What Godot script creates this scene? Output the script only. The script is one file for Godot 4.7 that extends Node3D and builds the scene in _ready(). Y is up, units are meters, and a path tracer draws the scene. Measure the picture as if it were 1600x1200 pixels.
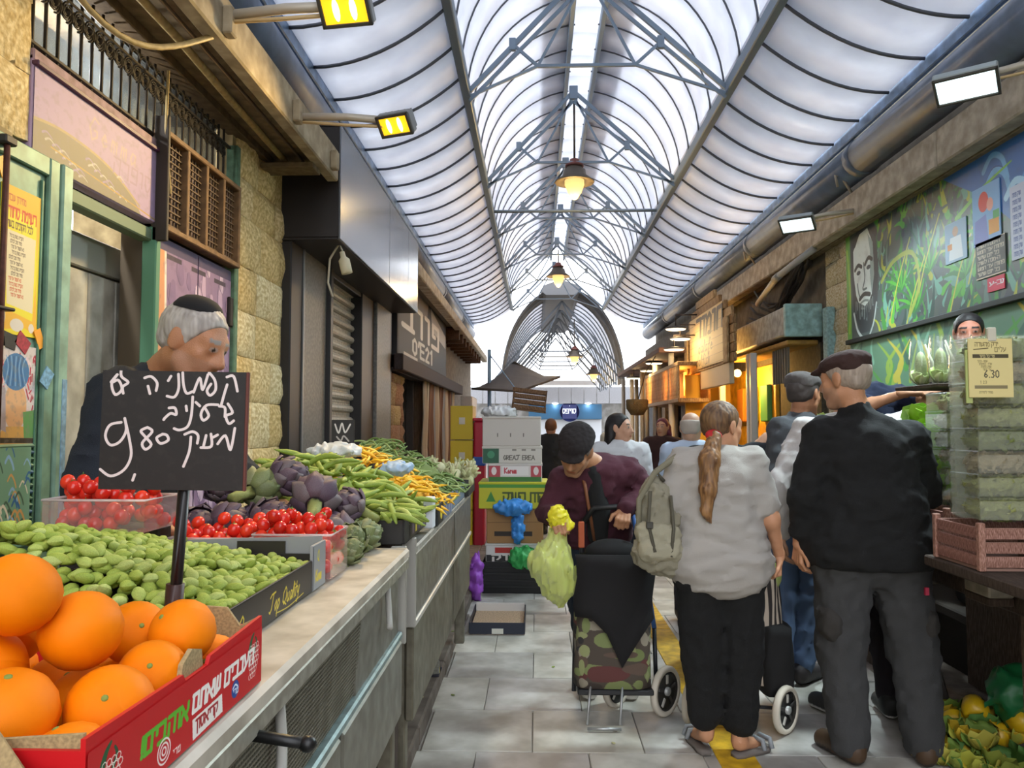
extends Node3D
# A covered market street. x runs across the street, y is up, -z leads down the street.

var rng := RandomNumberGenerator.new()
var used_names := {}
var tex_cache := {}
var mat_cache := {}
var noise3 := FastNoiseLite.new()


func V(x, y, z) -> Vector3:
	return Vector3(x, y, z)


func rf(a: float, b: float) -> float:
	return rng.randf_range(a, b)


# ------------------------------------------------------------------ geometry
class Geo:
	var st := SurfaceTool.new()
	var xf := Transform3D.IDENTITY

	func _init(smooth := false) -> void:
		st.begin(Mesh.PRIMITIVE_TRIANGLES)
		st.set_smooth_group(0 if smooth else -1)

	func smooth(on: bool) -> Geo:
		st.set_smooth_group(0 if on else -1)
		return self

	func at(t: Transform3D) -> Geo:
		xf = t
		return self

	func vert(p: Vector3, uv := Vector2.ZERO) -> void:
		st.set_uv(uv)
		st.add_vertex(xf * p)

	# a, b, c run counter-clockwise seen from outside
	func tri(a: Vector3, b: Vector3, c: Vector3, ua := Vector2.ZERO, ub := Vector2.ZERO, uc := Vector2.ZERO) -> void:
		vert(a, ua)
		vert(c, uc)
		vert(b, ub)

	func quad(a: Vector3, b: Vector3, c: Vector3, d: Vector3, u0 := Vector2(0, 1), u1 := Vector2(1, 0)) -> void:
		var ua := Vector2(u0.x, u0.y)
		var ub := Vector2(u1.x, u0.y)
		var uc := Vector2(u1.x, u1.y)
		var ud := Vector2(u0.x, u1.y)
		tri(a, b, c, ua, ub, uc)
		tri(a, c, d, ua, uc, ud)

	# box between two corners with chamfered edges
	func box(lo: Vector3, hi: Vector3, bev := 0.0) -> Geo:
		var c := (lo + hi) * 0.5
		var h := (hi - lo).abs() * 0.5
		var b := minf(bev, minf(h.x, minf(h.y, h.z)) * 0.8)
		var ax := [Vector3.RIGHT, Vector3.UP, Vector3.BACK]
		for i in 3:
			var n: Vector3 = ax[i]
			var u: Vector3 = ax[(i + 1) % 3]
			var w: Vector3 = ax[(i + 2) % 3]
			var hn: float = h[i]
			var hu: float = h[(i + 1) % 3]
			var hw: float = h[(i + 2) % 3]
			for s in [-1.0, 1.0]:
				var f: Vector3 = c + n * hn * s
				var uu: Vector3 = u * (hu - b)
				var ww: Vector3 = w * (hw - b) * s
				quad(f - uu - ww, f + uu - ww, f + uu + ww, f - uu + ww)
		if b > 0.0:
			for i in 3:
				var n: Vector3 = ax[i]
				var u: Vector3 = ax[(i + 1) % 3]
				var w: Vector3 = ax[(i + 2) % 3]
				var e: Vector3 = n * (h[i] - b)
				for su in [-1.0, 1.0]:
					for sw in [-1.0, 1.0]:
						var p: Vector3 = c + u * su * h[(i + 1) % 3] + w * sw * (h[(i + 2) % 3] - b)
						var q: Vector3 = c + u * su * (h[(i + 1) % 3] - b) + w * sw * h[(i + 2) % 3]
						if su * sw > 0:
							quad(p - e, q - e, q + e, p + e)
						else:
							quad(q - e, p - e, p + e, q + e)
			for sx in [-1.0, 1.0]:
				for sy in [-1.0, 1.0]:
					for sz in [-1.0, 1.0]:
						var s := Vector3(sx, sy, sz)
						var p0: Vector3 = c + (h - Vector3(0, b, b)) * s
						var p1: Vector3 = c + (h - Vector3(b, 0, b)) * s
						var p2: Vector3 = c + (h - Vector3(b, b, 0)) * s
						if sx * sy * sz > 0:
							tri(p0, p1, p2)
						else:
							tri(p0, p2, p1)
		return self

	# oriented bar between two points
	func bar(p: Vector3, q: Vector3, w: float, hgt := -1.0, up := Vector3.UP, bev := 0.0) -> Geo:
		var d := q - p
		var z := d.normalized()
		var x := up.cross(z)
		if x.length() < 0.01:
			x = Vector3.RIGHT.cross(z)
		x = x.normalized()
		var y := z.cross(x)
		var keep := xf
		xf = keep * Transform3D(Basis(x, y, z), (p + q) * 0.5)
		var hh := w if hgt < 0 else hgt
		box(Vector3(-w, -hh, -d.length()) * 0.5, Vector3(w, hh, d.length()) * 0.5, bev)
		xf = keep
		return self

	func tube(pts: Array, r, sides := 8, caps := true) -> Geo:
		var n := pts.size()
		var rings := []
		var px := Vector3.ZERO
		for i in n:
			var t: Vector3 = (pts[mini(i + 1, n - 1)] - pts[maxi(i - 1, 0)]).normalized()
			if px == Vector3.ZERO:
				px = Vector3.UP.cross(t)
				if px.length() < 0.1:
					px = Vector3.RIGHT.cross(t)
			px = (px - t * px.dot(t)).normalized()
			var py := t.cross(px)
			var rr: float = r[i] if r is Array else r
			var ring := []
			for k in sides:
				var a := TAU * k / sides
				ring.append(pts[i] + (px * cos(a) + py * sin(a)) * rr)
			rings.append(ring)
		for i in n - 1:
			for k in sides:
				var k2 := (k + 1) % sides
				quad(rings[i][k], rings[i][k2], rings[i + 1][k2], rings[i + 1][k], Vector2(float(k) / sides, float(i) / (n - 1)), Vector2(float(k + 1) / sides, float(i + 1) / (n - 1)))
		if caps:
			for k in range(1, sides - 1):
				tri(rings[0][0], rings[0][k + 1], rings[0][k])
				tri(rings[n - 1][0], rings[n - 1][k], rings[n - 1][k + 1])
		return self

	# profile: Array of Vector2(radius, height), bottom to top
	func lathe(prof: Array, sides := 20) -> Geo:
		for i in prof.size() - 1:
			var a: Vector2 = prof[i]
			var b: Vector2 = prof[i + 1]
			for k in sides:
				var t0 := TAU * k / sides
				var t1 := TAU * (k + 1) / sides
				var p := Vector3(cos(t0) * a.x, a.y, -sin(t0) * a.x)
				var q := Vector3(cos(t1) * a.x, a.y, -sin(t1) * a.x)
				var r2 := Vector3(cos(t1) * b.x, b.y, -sin(t1) * b.x)
				var s := Vector3(cos(t0) * b.x, b.y, -sin(t0) * b.x)
				if a.x > 1e-5:
					tri(p, q, r2)
				if b.x > 1e-5:
					tri(p, r2, s)
		return self

	func ball(c: Vector3, r: Vector3, sides := 14, rings := 9) -> Geo:
		var keep := xf
		xf = keep * Transform3D(Basis.from_scale(r), c)
		var prof := []
		for i in rings + 1:
			var a := PI * i / rings - PI / 2
			prof.append(Vector2(cos(a) if i > 0 and i < rings else 0.0, sin(a)))
		lathe(prof, sides)
		xf = keep
		return self

	# polygon in the xy plane (counter-clockwise from +z), pushed from z0 to z1
	func prism(poly: PackedVector2Array, z0: float, z1: float) -> Geo:
		var idx := Geometry2D.triangulate_polygon(poly)
		var cw := Geometry2D.is_polygon_clockwise(poly)
		for i in range(0, idx.size(), 3):
			var a := poly[idx[i]]
			var b := poly[idx[i + 1]]
			var c := poly[idx[i + 2]]
			if (b - a).cross(c - a) < 0:
				var t := b
				b = c
				c = t
			tri(Vector3(a.x, a.y, z1), Vector3(b.x, b.y, z1), Vector3(c.x, c.y, z1))
			tri(Vector3(a.x, a.y, z0), Vector3(c.x, c.y, z0), Vector3(b.x, b.y, z0))
		for i in poly.size():
			var a := poly[i]
			var b := poly[(i + 1) % poly.size()]
			if cw:
				var t := a
				a = b
				b = t
			quad(Vector3(a.x, a.y, z0), Vector3(b.x, b.y, z0), Vector3(b.x, b.y, z1), Vector3(a.x, a.y, z1))
		return self

	# curved sheet with thickness from rows of points
	func sheet(rows: Array, thick: Vector3) -> Geo:
		var nr := rows.size()
		var nc: int = rows[0].size()
		for i in nr - 1:
			for j in nc - 1:
				var u0 := Vector2(float(j) / (nc - 1), 1.0 - float(i) / (nr - 1))
				var u1 := Vector2(float(j + 1) / (nc - 1), 1.0 - float(i + 1) / (nr - 1))
				quad(rows[i][j], rows[i][j + 1], rows[i + 1][j + 1], rows[i + 1][j], u0, u1)
				if thick != Vector3.ZERO:
					quad(rows[i][j] + thick, rows[i + 1][j] + thick, rows[i + 1][j + 1] + thick, rows[i][j + 1] + thick)
		if thick != Vector3.ZERO:
			for j in nc - 1:
				quad(rows[0][j], rows[0][j] + thick, rows[0][j + 1] + thick, rows[0][j + 1])
				quad(rows[nr - 1][j], rows[nr - 1][j + 1], rows[nr - 1][j + 1] + thick, rows[nr - 1][j] + thick)
			for i in nr - 1:
				quad(rows[i][0], rows[i + 1][0], rows[i + 1][0] + thick, rows[i][0] + thick)
				quad(rows[i][nc - 1], rows[i][nc - 1] + thick, rows[i + 1][nc - 1] + thick, rows[i + 1][nc - 1])
		return self

	func mesh() -> ArrayMesh:
		st.generate_normals()
		return st.commit()


# ------------------------------------------------------------------ scene objects
func numbered(called: String) -> String:
	if not used_names.has(called):
		used_names[called] = 0
		return called
	used_names[called] += 1
	return "%s_%03d" % [called, used_names[called]]


func put(called: String, mesh: Mesh, mat: Material, parent: Node3D = null, xf := Transform3D.IDENTITY) -> MeshInstance3D:
	var o := MeshInstance3D.new()
	o.mesh = mesh
	o.material_override = mat
	o.transform = xf
	if parent == null:
		o.name = numbered(called)
		add_child(o)
	else:
		o.name = called
		parent.add_child(o, true)
	return o


func obj(called: String, g: Geo, mat: Material, parent: Node3D = null) -> MeshInstance3D:
	return put(called, g.mesh(), mat, parent)


func tag(o: Node3D, label: String, category: String, group := "", kind := "") -> Node3D:
	if label:
		o.set_meta("label", label)
	if category:
		o.set_meta("category", category)
	if group:
		o.set_meta("group", group)
	if kind:
		o.set_meta("kind", kind)
	return o


func thing(called: String, label: String, category: String, pos := Vector3.ZERO, turn := 0.0, group := "") -> Node3D:
	var o := Node3D.new()
	o.name = numbered(called)
	add_child(o)
	o.position = pos
	o.rotation.y = turn
	tag(o, label, category, group)
	return o


func struct(called: String, label := "") -> Node3D:
	var o := Node3D.new()
	o.name = numbered(called)
	add_child(o)
	tag(o, label, "", "", "structure")
	return o


# ------------------------------------------------------------------ materials
func hexc(h) -> Color:
	return Color(h) if h is String else h


# seamless two-tone noise picture
func ntex(key: String, seed_: int, freq: float, lo: Color, hi: Color, oct := 3, sx := 1, gain := 1.6, size := 256) -> ImageTexture:
	if tex_cache.has(key):
		return tex_cache[key]
	var n := FastNoiseLite.new()
	n.seed = seed_
	n.noise_type = FastNoiseLite.TYPE_SIMPLEX_SMOOTH
	n.frequency = freq
	n.fractal_octaves = oct
	var src := n.get_seamless_image(size, size)
	var im := Image.create_empty(size, size, false, Image.FORMAT_RGB8)
	for y in size:
		for x in size:
			var v := src.get_pixel((x * sx) % size, y).r
			im.set_pixel(x, y, lo.lerp(hi, clampf((v - 0.5) * gain + 0.5, 0, 1)))
	tex_cache[key] = ImageTexture.create_from_image(im)
	return tex_cache[key]


func bump(key: String, seed_: int, freq: float, strength: float, oct := 4) -> ImageTexture:
	if tex_cache.has(key):
		return tex_cache[key]
	var n := FastNoiseLite.new()
	n.seed = seed_
	n.frequency = freq
	n.fractal_octaves = oct
	var src := n.get_seamless_image(256, 256)
	src.convert(Image.FORMAT_RGBA8)
	src.bump_map_to_normal_map(strength)
	tex_cache[key] = ImageTexture.create_from_image(src)
	return tex_cache[key]


func mt(color, rough := 0.7, metal := 0.0, tex := "", scale := 1.0, nrm := "") -> StandardMaterial3D:
	var key := "%s|%s|%s|%s|%s|%s" % [color, rough, metal, tex, scale, nrm]
	if mat_cache.has(key):
		return mat_cache[key]
	var m := StandardMaterial3D.new()
	m.albedo_color = hexc(color)
	m.roughness = rough
	m.metallic = metal
	if tex:
		match tex:
			"grain": m.albedo_texture = ntex("grain", 3, 0.12, Color(0.8, 0.8, 0.8), Color(1, 1, 1), 3)
			"blotch": m.albedo_texture = ntex("blotch", 8, 0.018, Color(0.8, 0.79, 0.77), Color(1, 1, 1), 5)
			"stain": m.albedo_texture = ntex("stain", 21, 0.03, Color(0.78, 0.765, 0.74), Color(1, 1, 1), 5, 1, 1.4)
			"wood": m.albedo_texture = ntex("wood", 5, 0.05, Color(0.6, 0.52, 0.44), Color(1, 1, 1), 4, 8)
			"cloth": m.albedo_texture = ntex("cloth", 14, 0.3, Color(0.82, 0.82, 0.82), Color(1, 1, 1), 2)
			"stone": m.albedo_texture = ntex("stone", 31, 0.03, Color(0.78, 0.72, 0.6), Color(1, 1, 1), 5, 1, 1.6)
			"sheet": m.albedo_texture = ntex("sheet", 40, 0.02, Color(0.93, 0.93, 0.94), Color(1, 1, 1), 4)
		m.uv1_triplanar = true
		m.uv1_world_triplanar = true
		m.uv1_scale = Vector3.ONE * scale
	if nrm:
		m.normal_enabled = true
		match nrm:
			"fine": m.normal_texture = bump("nfine", 6, 0.08, 1.5)
			"rough": m.normal_texture = bump("nrough", 9, 0.03, 4.0, 5)
			"weave": m.normal_texture = bump("nweave", 11, 0.3, 3.0, 2)
		m.uv1_triplanar = true
		m.uv1_world_triplanar = true
		m.uv1_scale = Vector3.ONE * scale
	mat_cache[key] = m
	return m


func clear_mat(color, alpha: float, rough := 0.08) -> StandardMaterial3D:
	var m := StandardMaterial3D.new()
	var c := hexc(color)
	c.a = alpha
	m.albedo_color = c
	m.roughness = rough
	m.transparency = BaseMaterial3D.TRANSPARENCY_ALPHA
	return m


func lit_mat(color, energy: float) -> StandardMaterial3D:
	var m := StandardMaterial3D.new()
	m.albedo_color = hexc(color)
	m.emission_enabled = true
	m.emission = hexc(color)
	m.emission_energy_multiplier = energy
	return m


func vc_mat(rough := 0.7, nrm := "", scale := 6.0) -> StandardMaterial3D:
	var m := StandardMaterial3D.new()
	m.vertex_color_use_as_albedo = true
	m.roughness = rough
	if nrm:
		m.normal_enabled = true
		m.normal_texture = bump("nweave", 11, 0.3, 3.0, 2) if nrm == "weave" else bump("nfine", 6, 0.08, 1.5)
		m.uv1_triplanar = true
		m.uv1_scale = Vector3.ONE * scale
	return m


func print_mat(p: Paint, rough := 0.6) -> StandardMaterial3D:
	var m := StandardMaterial3D.new()
	m.albedo_texture = ImageTexture.create_from_image(p.im)
	m.roughness = rough
	return m


# ------------------------------------------------------------------ flat print
const GLYPH := {
	"א": [[0, 0, 1, 1], [0.05, 1, 0.05, 0.65, 0.3, 0.4], [1, 0, 1, 0.35, 0.7, 0.6]],
	"ב": [[0, 0, 0.8, 0, 0.8, 1], [0, 1, 1, 1]], "ג": [[0.2, 0, 0.6, 0, 0.6, 0.6, 0.9, 1], [0.6, 0.6, 0.1, 1]],
	"ד": [[0, 0, 1, 0], [0.8, 0, 0.8, 1]], "ה": [[0, 0, 0.9, 0, 0.9, 1], [0.1, 0.4, 0.1, 1]],
	"ו": [[0, 0, 0.4, 0, 0.4, 1]], "ח": [[0.1, 1, 0.1, 0, 0.9, 0, 0.9, 1]],
	"ט": [[0.35, 0.25, 0.1, 0, 0.1, 1, 0.9, 1, 0.9, 0, 0.55, 0.1]], "י": [[0, 0, 0.35, 0, 0.35, 0.4]],
	"כ": [[0, 0, 0.8, 0, 0.8, 1, 0, 1]], "ל": [[0.1, -0.35, 0.1, 0, 0.8, 0, 0.8, 0.4, 0.4, 1]],
	"מ": [[0, 0, 0.25, 0.25, 0.05, 1], [0.25, 0.25, 0.6, 0, 0.9, 0.2, 0.9, 1, 0.5, 1]],
	"ם": [[0, 0, 0.9, 0, 0.9, 1, 0.1, 1, 0.1, 0]], "נ": [[0.1, 0, 0.6, 0, 0.6, 1, 0, 1]], "ן": [[0, 0, 0.4, 0, 0.4, 1.35]],
	"ס": [[0, 0, 0.9, 0, 0.9, 0.6, 0.6, 1, 0.3, 1, 0.1, 0.6, 0.1, 0]], "ע": [[0.1, 0, 0.45, 0.8], [0.9, 0, 0.85, 0.5, 0.1, 1]],
	"פ": [[0.4, 0.5, 0.1, 0.5, 0.1, 0, 0.9, 0, 0.9, 1, 0, 1]], "ק": [[0.1, 0.4, 0.1, 1.35], [0, 0, 0.9, 0, 0.9, 0.5, 0.6, 0.9]],
	"ר": [[0, 0, 0.8, 0, 0.8, 1]], "ש": [[0, 0, 0.1, 1, 1, 0.8, 1, 0], [0.5, 0, 0.45, 0.95]],
	"ת": [[0, 1, 0.2, 1, 0.2, 0, 0.9, 0, 0.9, 1]], "!": [[0.2, 0, 0.2, 0.7], [0.2, 0.95, 0.2, 1]], "'": [[0.2, 0, 0.1, 0.3]],
	"0": [[0.4, 0, 0.1, 0.2, 0.1, 0.8, 0.4, 1, 0.7, 0.8, 0.7, 0.2, 0.4, 0]], "1": [[0.1, 0.2, 0.35, 0, 0.35, 1]],
	"2": [[0.1, 0.2, 0.4, 0, 0.7, 0.25, 0.1, 1, 0.75, 1]], "3": [[0.1, 0.05, 0.5, 0, 0.7, 0.25, 0.35, 0.48, 0.7, 0.7, 0.5, 1, 0.1, 0.95]],
	"6": [[0.65, 0, 0.2, 0.4, 0.1, 0.8, 0.4, 1, 0.7, 0.75, 0.4, 0.5, 0.12, 0.7]], ".": [[0.15, 0.95, 0.18, 1]],
	"8": [[0.4, 0.45, 0.15, 0.25, 0.4, 0, 0.65, 0.25, 0.4, 0.45, 0.1, 0.75, 0.4, 1, 0.7, 0.75, 0.4, 0.45]],
	"T": [[-0.1, 0.1, 0.2, -0.05, 1, -0.1], [0.6, -0.05, 0.45, 0.8, 0.2, 1, 0, 0.9]], "o": [[0.3, 0.45, 0.05, 0.7, 0.25, 1, 0.5, 0.75, 0.3, 0.45]],
	"p": [[0.1, 0.45, 0.1, 1.4], [0.1, 0.6, 0.35, 0.45, 0.55, 0.7, 0.3, 1, 0.1, 0.9]],
	"Q": [[0.5, 0, 0.1, 0.3, 0.1, 0.8, 0.45, 1, 0.85, 0.7, 0.8, 0.2, 0.5, 0], [0.2, 0.8, 0.6, 0.95, 1.0, 1.1]],
	"u": [[0.05, 0.45, 0.05, 0.9, 0.25, 1, 0.45, 0.8, 0.45, 0.45], [0.45, 0.8, 0.6, 1]], "a": [[0.5, 0.5, 0.2, 0.45, 0.05, 0.75, 0.2, 1, 0.5, 0.8, 0.5, 0.5, 0.55, 1]],
	"l": [[0.1, 0.9, 0.3, 0.1, 0.15, 0, 0.1, 0.9, 0.25, 1]], "i": [[0.1, 0.45, 0.1, 0.9, 0.2, 1], [0.12, 0.2, 0.14, 0.24]], "t": [[0.2, 0.1, 0.12, 0.9, 0.25, 1], [0, 0.45, 0.4, 0.42]],
	"y": [[0.05, 0.45, 0.15, 0.85, 0.4, 0.8, 0.5, 0.45], [0.5, 0.45, 0.4, 1.2, 0.1, 1.4, 0, 1.25]],
	"d": [[0.5, 0.55, 0.2, 0.45, 0.05, 0.75, 0.25, 1, 0.5, 0.8], [0.6, 0, 0.5, 1]], "f": [[0.6, 0.1, 0.45, 0, 0.25, 1.3], [0.1, 0.5, 0.5, 0.48]],
	"h": [[0.2, 0, 0.05, 1], [0.1, 0.65, 0.35, 0.45, 0.4, 1]], "s": [[0.45, 0.5, 0.15, 0.5, 0.3, 0.75, 0.35, 0.95, 0.05, 1]],
	"G": [[0.8, 0.15, 0.4, 0, 0.1, 0.5, 0.4, 1, 0.8, 0.8, 0.75, 0.55, 0.5, 0.55]], "e": [[0.1, 0.72, 0.45, 0.7, 0.25, 0.45, 0.05, 0.75, 0.25, 1, 0.5, 0.9]],
	"r": [[0.1, 0.45, 0.1, 1], [0.1, 0.65, 0.3, 0.45, 0.45, 0.5]], "n": [[0.05, 0.45, 0.05, 1], [0.05, 0.65, 0.3, 0.45, 0.45, 0.6, 0.45, 1]], "m": [[0.05, 0.45, 0.05, 1], [0.05, 0.6, 0.25, 0.45, 0.3, 1], [0.3, 0.6, 0.5, 0.45, 0.55, 1]],
	"K": [[0, 0, 0, 1], [0.7, 0, 0, 0.55, 0.75, 1]], "E": [[0.7, 0, 0, 0, 0, 1, 0.7, 1], [0, 0.5, 0.6, 0.5]], "R": [[0, 1, 0, 0, 0.7, 0.1, 0.6, 0.45, 0, 0.5, 0.7, 1]], "A": [[0, 1, 0.4, 0, 0.8, 1], [0.2, 0.65, 0.6, 0.65]], "S": [[0.7, 0.1, 0.2, 0, 0.1, 0.35, 0.6, 0.6, 0.6, 0.95, 0.05, 0.9]]
}


class Paint:
	var im: Image
	var w: int
	var h: int

	func _init(w_: int, h_: int, c: Color) -> void:
		w = w_
		h = h_
		im = Image.create_empty(w, h, false, Image.FORMAT_RGB8)
		im.fill(c)

	func dot(x: int, y: int, c: Color, a: float) -> void:
		if a >= 0.99:
			im.set_pixel(x, y, c)
		else:
			im.set_pixel(x, y, im.get_pixel(x, y).lerp(c, a))

	# points as Vector2 in pixels; width at the start and at the end
	func line(pts: Array, wd: float, c: Color, wd2 := -1.0) -> Paint:
		var n := pts.size()
		for i in n - 1:
			var a: Vector2 = pts[i]
			var b: Vector2 = pts[i + 1]
			var r0 := wd * 0.5
			var r1 := wd * 0.5
			if wd2 >= 0:
				r0 = lerpf(wd, wd2, float(i) / (n - 1)) * 0.5
				r1 = lerpf(wd, wd2, float(i + 1) / (n - 1)) * 0.5
			var m := maxf(r0, r1) + 1.0
			var d := b - a
			var il := 1.0 / maxf(d.length_squared(), 1e-6)
			for y in range(maxi(0, int(minf(a.y, b.y) - m)), mini(h, int(maxf(a.y, b.y) + m) + 1)):
				for x in range(maxi(0, int(minf(a.x, b.x) - m)), mini(w, int(maxf(a.x, b.x) + m) + 1)):
					var q := Vector2(x + 0.5, y + 0.5) - a
					var t := clampf(q.dot(d) * il, 0, 1)
					var cov := lerpf(r0, r1, t) + 0.5 - (q - d * t).length()
					if cov > 0:
						dot(x, y, c, minf(cov, 1))
		return self

	func curve(pts: Array, wd: float, c: Color, wd2 := -1.0) -> Paint:
		var out := []
		var n := pts.size()
		for i in n - 1:
			for k in 5:
				var t := k / 5.0
				out.append(pts[i].cubic_interpolate(pts[i + 1], pts[maxi(i - 1, 0)], pts[mini(i + 2, n - 1)], t))
		out.append(pts[n - 1])
		return line(out, wd, c, wd2)

	func flat(v: Array) -> Array:
		var out := []
		for i in range(0, v.size(), 2):
			out.append(Vector2(v[i], v[i + 1]))
		return out

	func poly(pts: Array, c: Color) -> Paint:
		var y0 := h
		var y1 := 0
		for p in pts:
			y0 = mini(y0, int(p.y))
			y1 = maxi(y1, int(p.y) + 1)
		for y in range(maxi(y0, 0), mini(y1, h)):
			var xs := []
			var yy := y + 0.5
			for i in pts.size():
				var a: Vector2 = pts[i]
				var b: Vector2 = pts[(i + 1) % pts.size()]
				if (a.y <= yy) != (b.y <= yy):
					xs.append(a.x + (yy - a.y) / (b.y - a.y) * (b.x - a.x))
			xs.sort()
			for i in range(0, xs.size() - 1, 2):
				var xa := clampi(int(round(xs[i])), 0, w)
				var xb := clampi(int(round(xs[i + 1])), 0, w)
				if xb > xa:
					im.fill_rect(Rect2i(xa, y, xb - xa, 1), c)
		return self

	func rect(x: float, y: float, ww: float, hh: float, c: Color) -> Paint:
		im.fill_rect(Rect2i(int(x), int(y), int(ww), int(hh)), c)
		return self

	func disc(cx: float, cy: float, rx: float, ry: float, c: Color) -> Paint:
		var p := []
		for k in 28:
			p.append(Vector2(cx + cos(TAU * k / 28) * rx, cy + sin(TAU * k / 28) * ry))
		return poly(p, c)

	# text runs left to right as given; pass Hebrew already in visual order
	func text(s: String, x: float, y: float, size: float, wd: float, c: Color, slant := 0.0, gap := 0.3) -> float:
		for ch in s:
			if ch == " ":
				x += size * 0.45
				continue
			var right := 0.0
			for sk in GLYPH.get(ch, [[0, 0.5, 0.5, 0.5]]):
				var pts := []
				for i in range(0, sk.size(), 2):
					right = maxf(right, sk[i])
					pts.append(Vector2(x + (sk[i] * 0.75 + (1.0 - sk[i + 1]) * slant) * size, y + sk[i + 1] * size))
				line(pts, wd, c)
			x += (right * 0.75 + gap) * size
		return x

	func grime(seed_: int, freq: float, c: Color, amount: float) -> Paint:
		var n := FastNoiseLite.new()
		n.seed = seed_
		n.frequency = freq
		n.fractal_octaves = 4
		for y in h:
			for x in w:
				var v := n.get_noise_2d(x, y)
				if v > 0.05:
					dot(x, y, c, minf((v - 0.05) * 2.0, 1.0) * amount)
		return self


# Hebrew as typed, turned round so that it can be drawn from left to right
func heb(s: String) -> String:
	return s.reverse()


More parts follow.
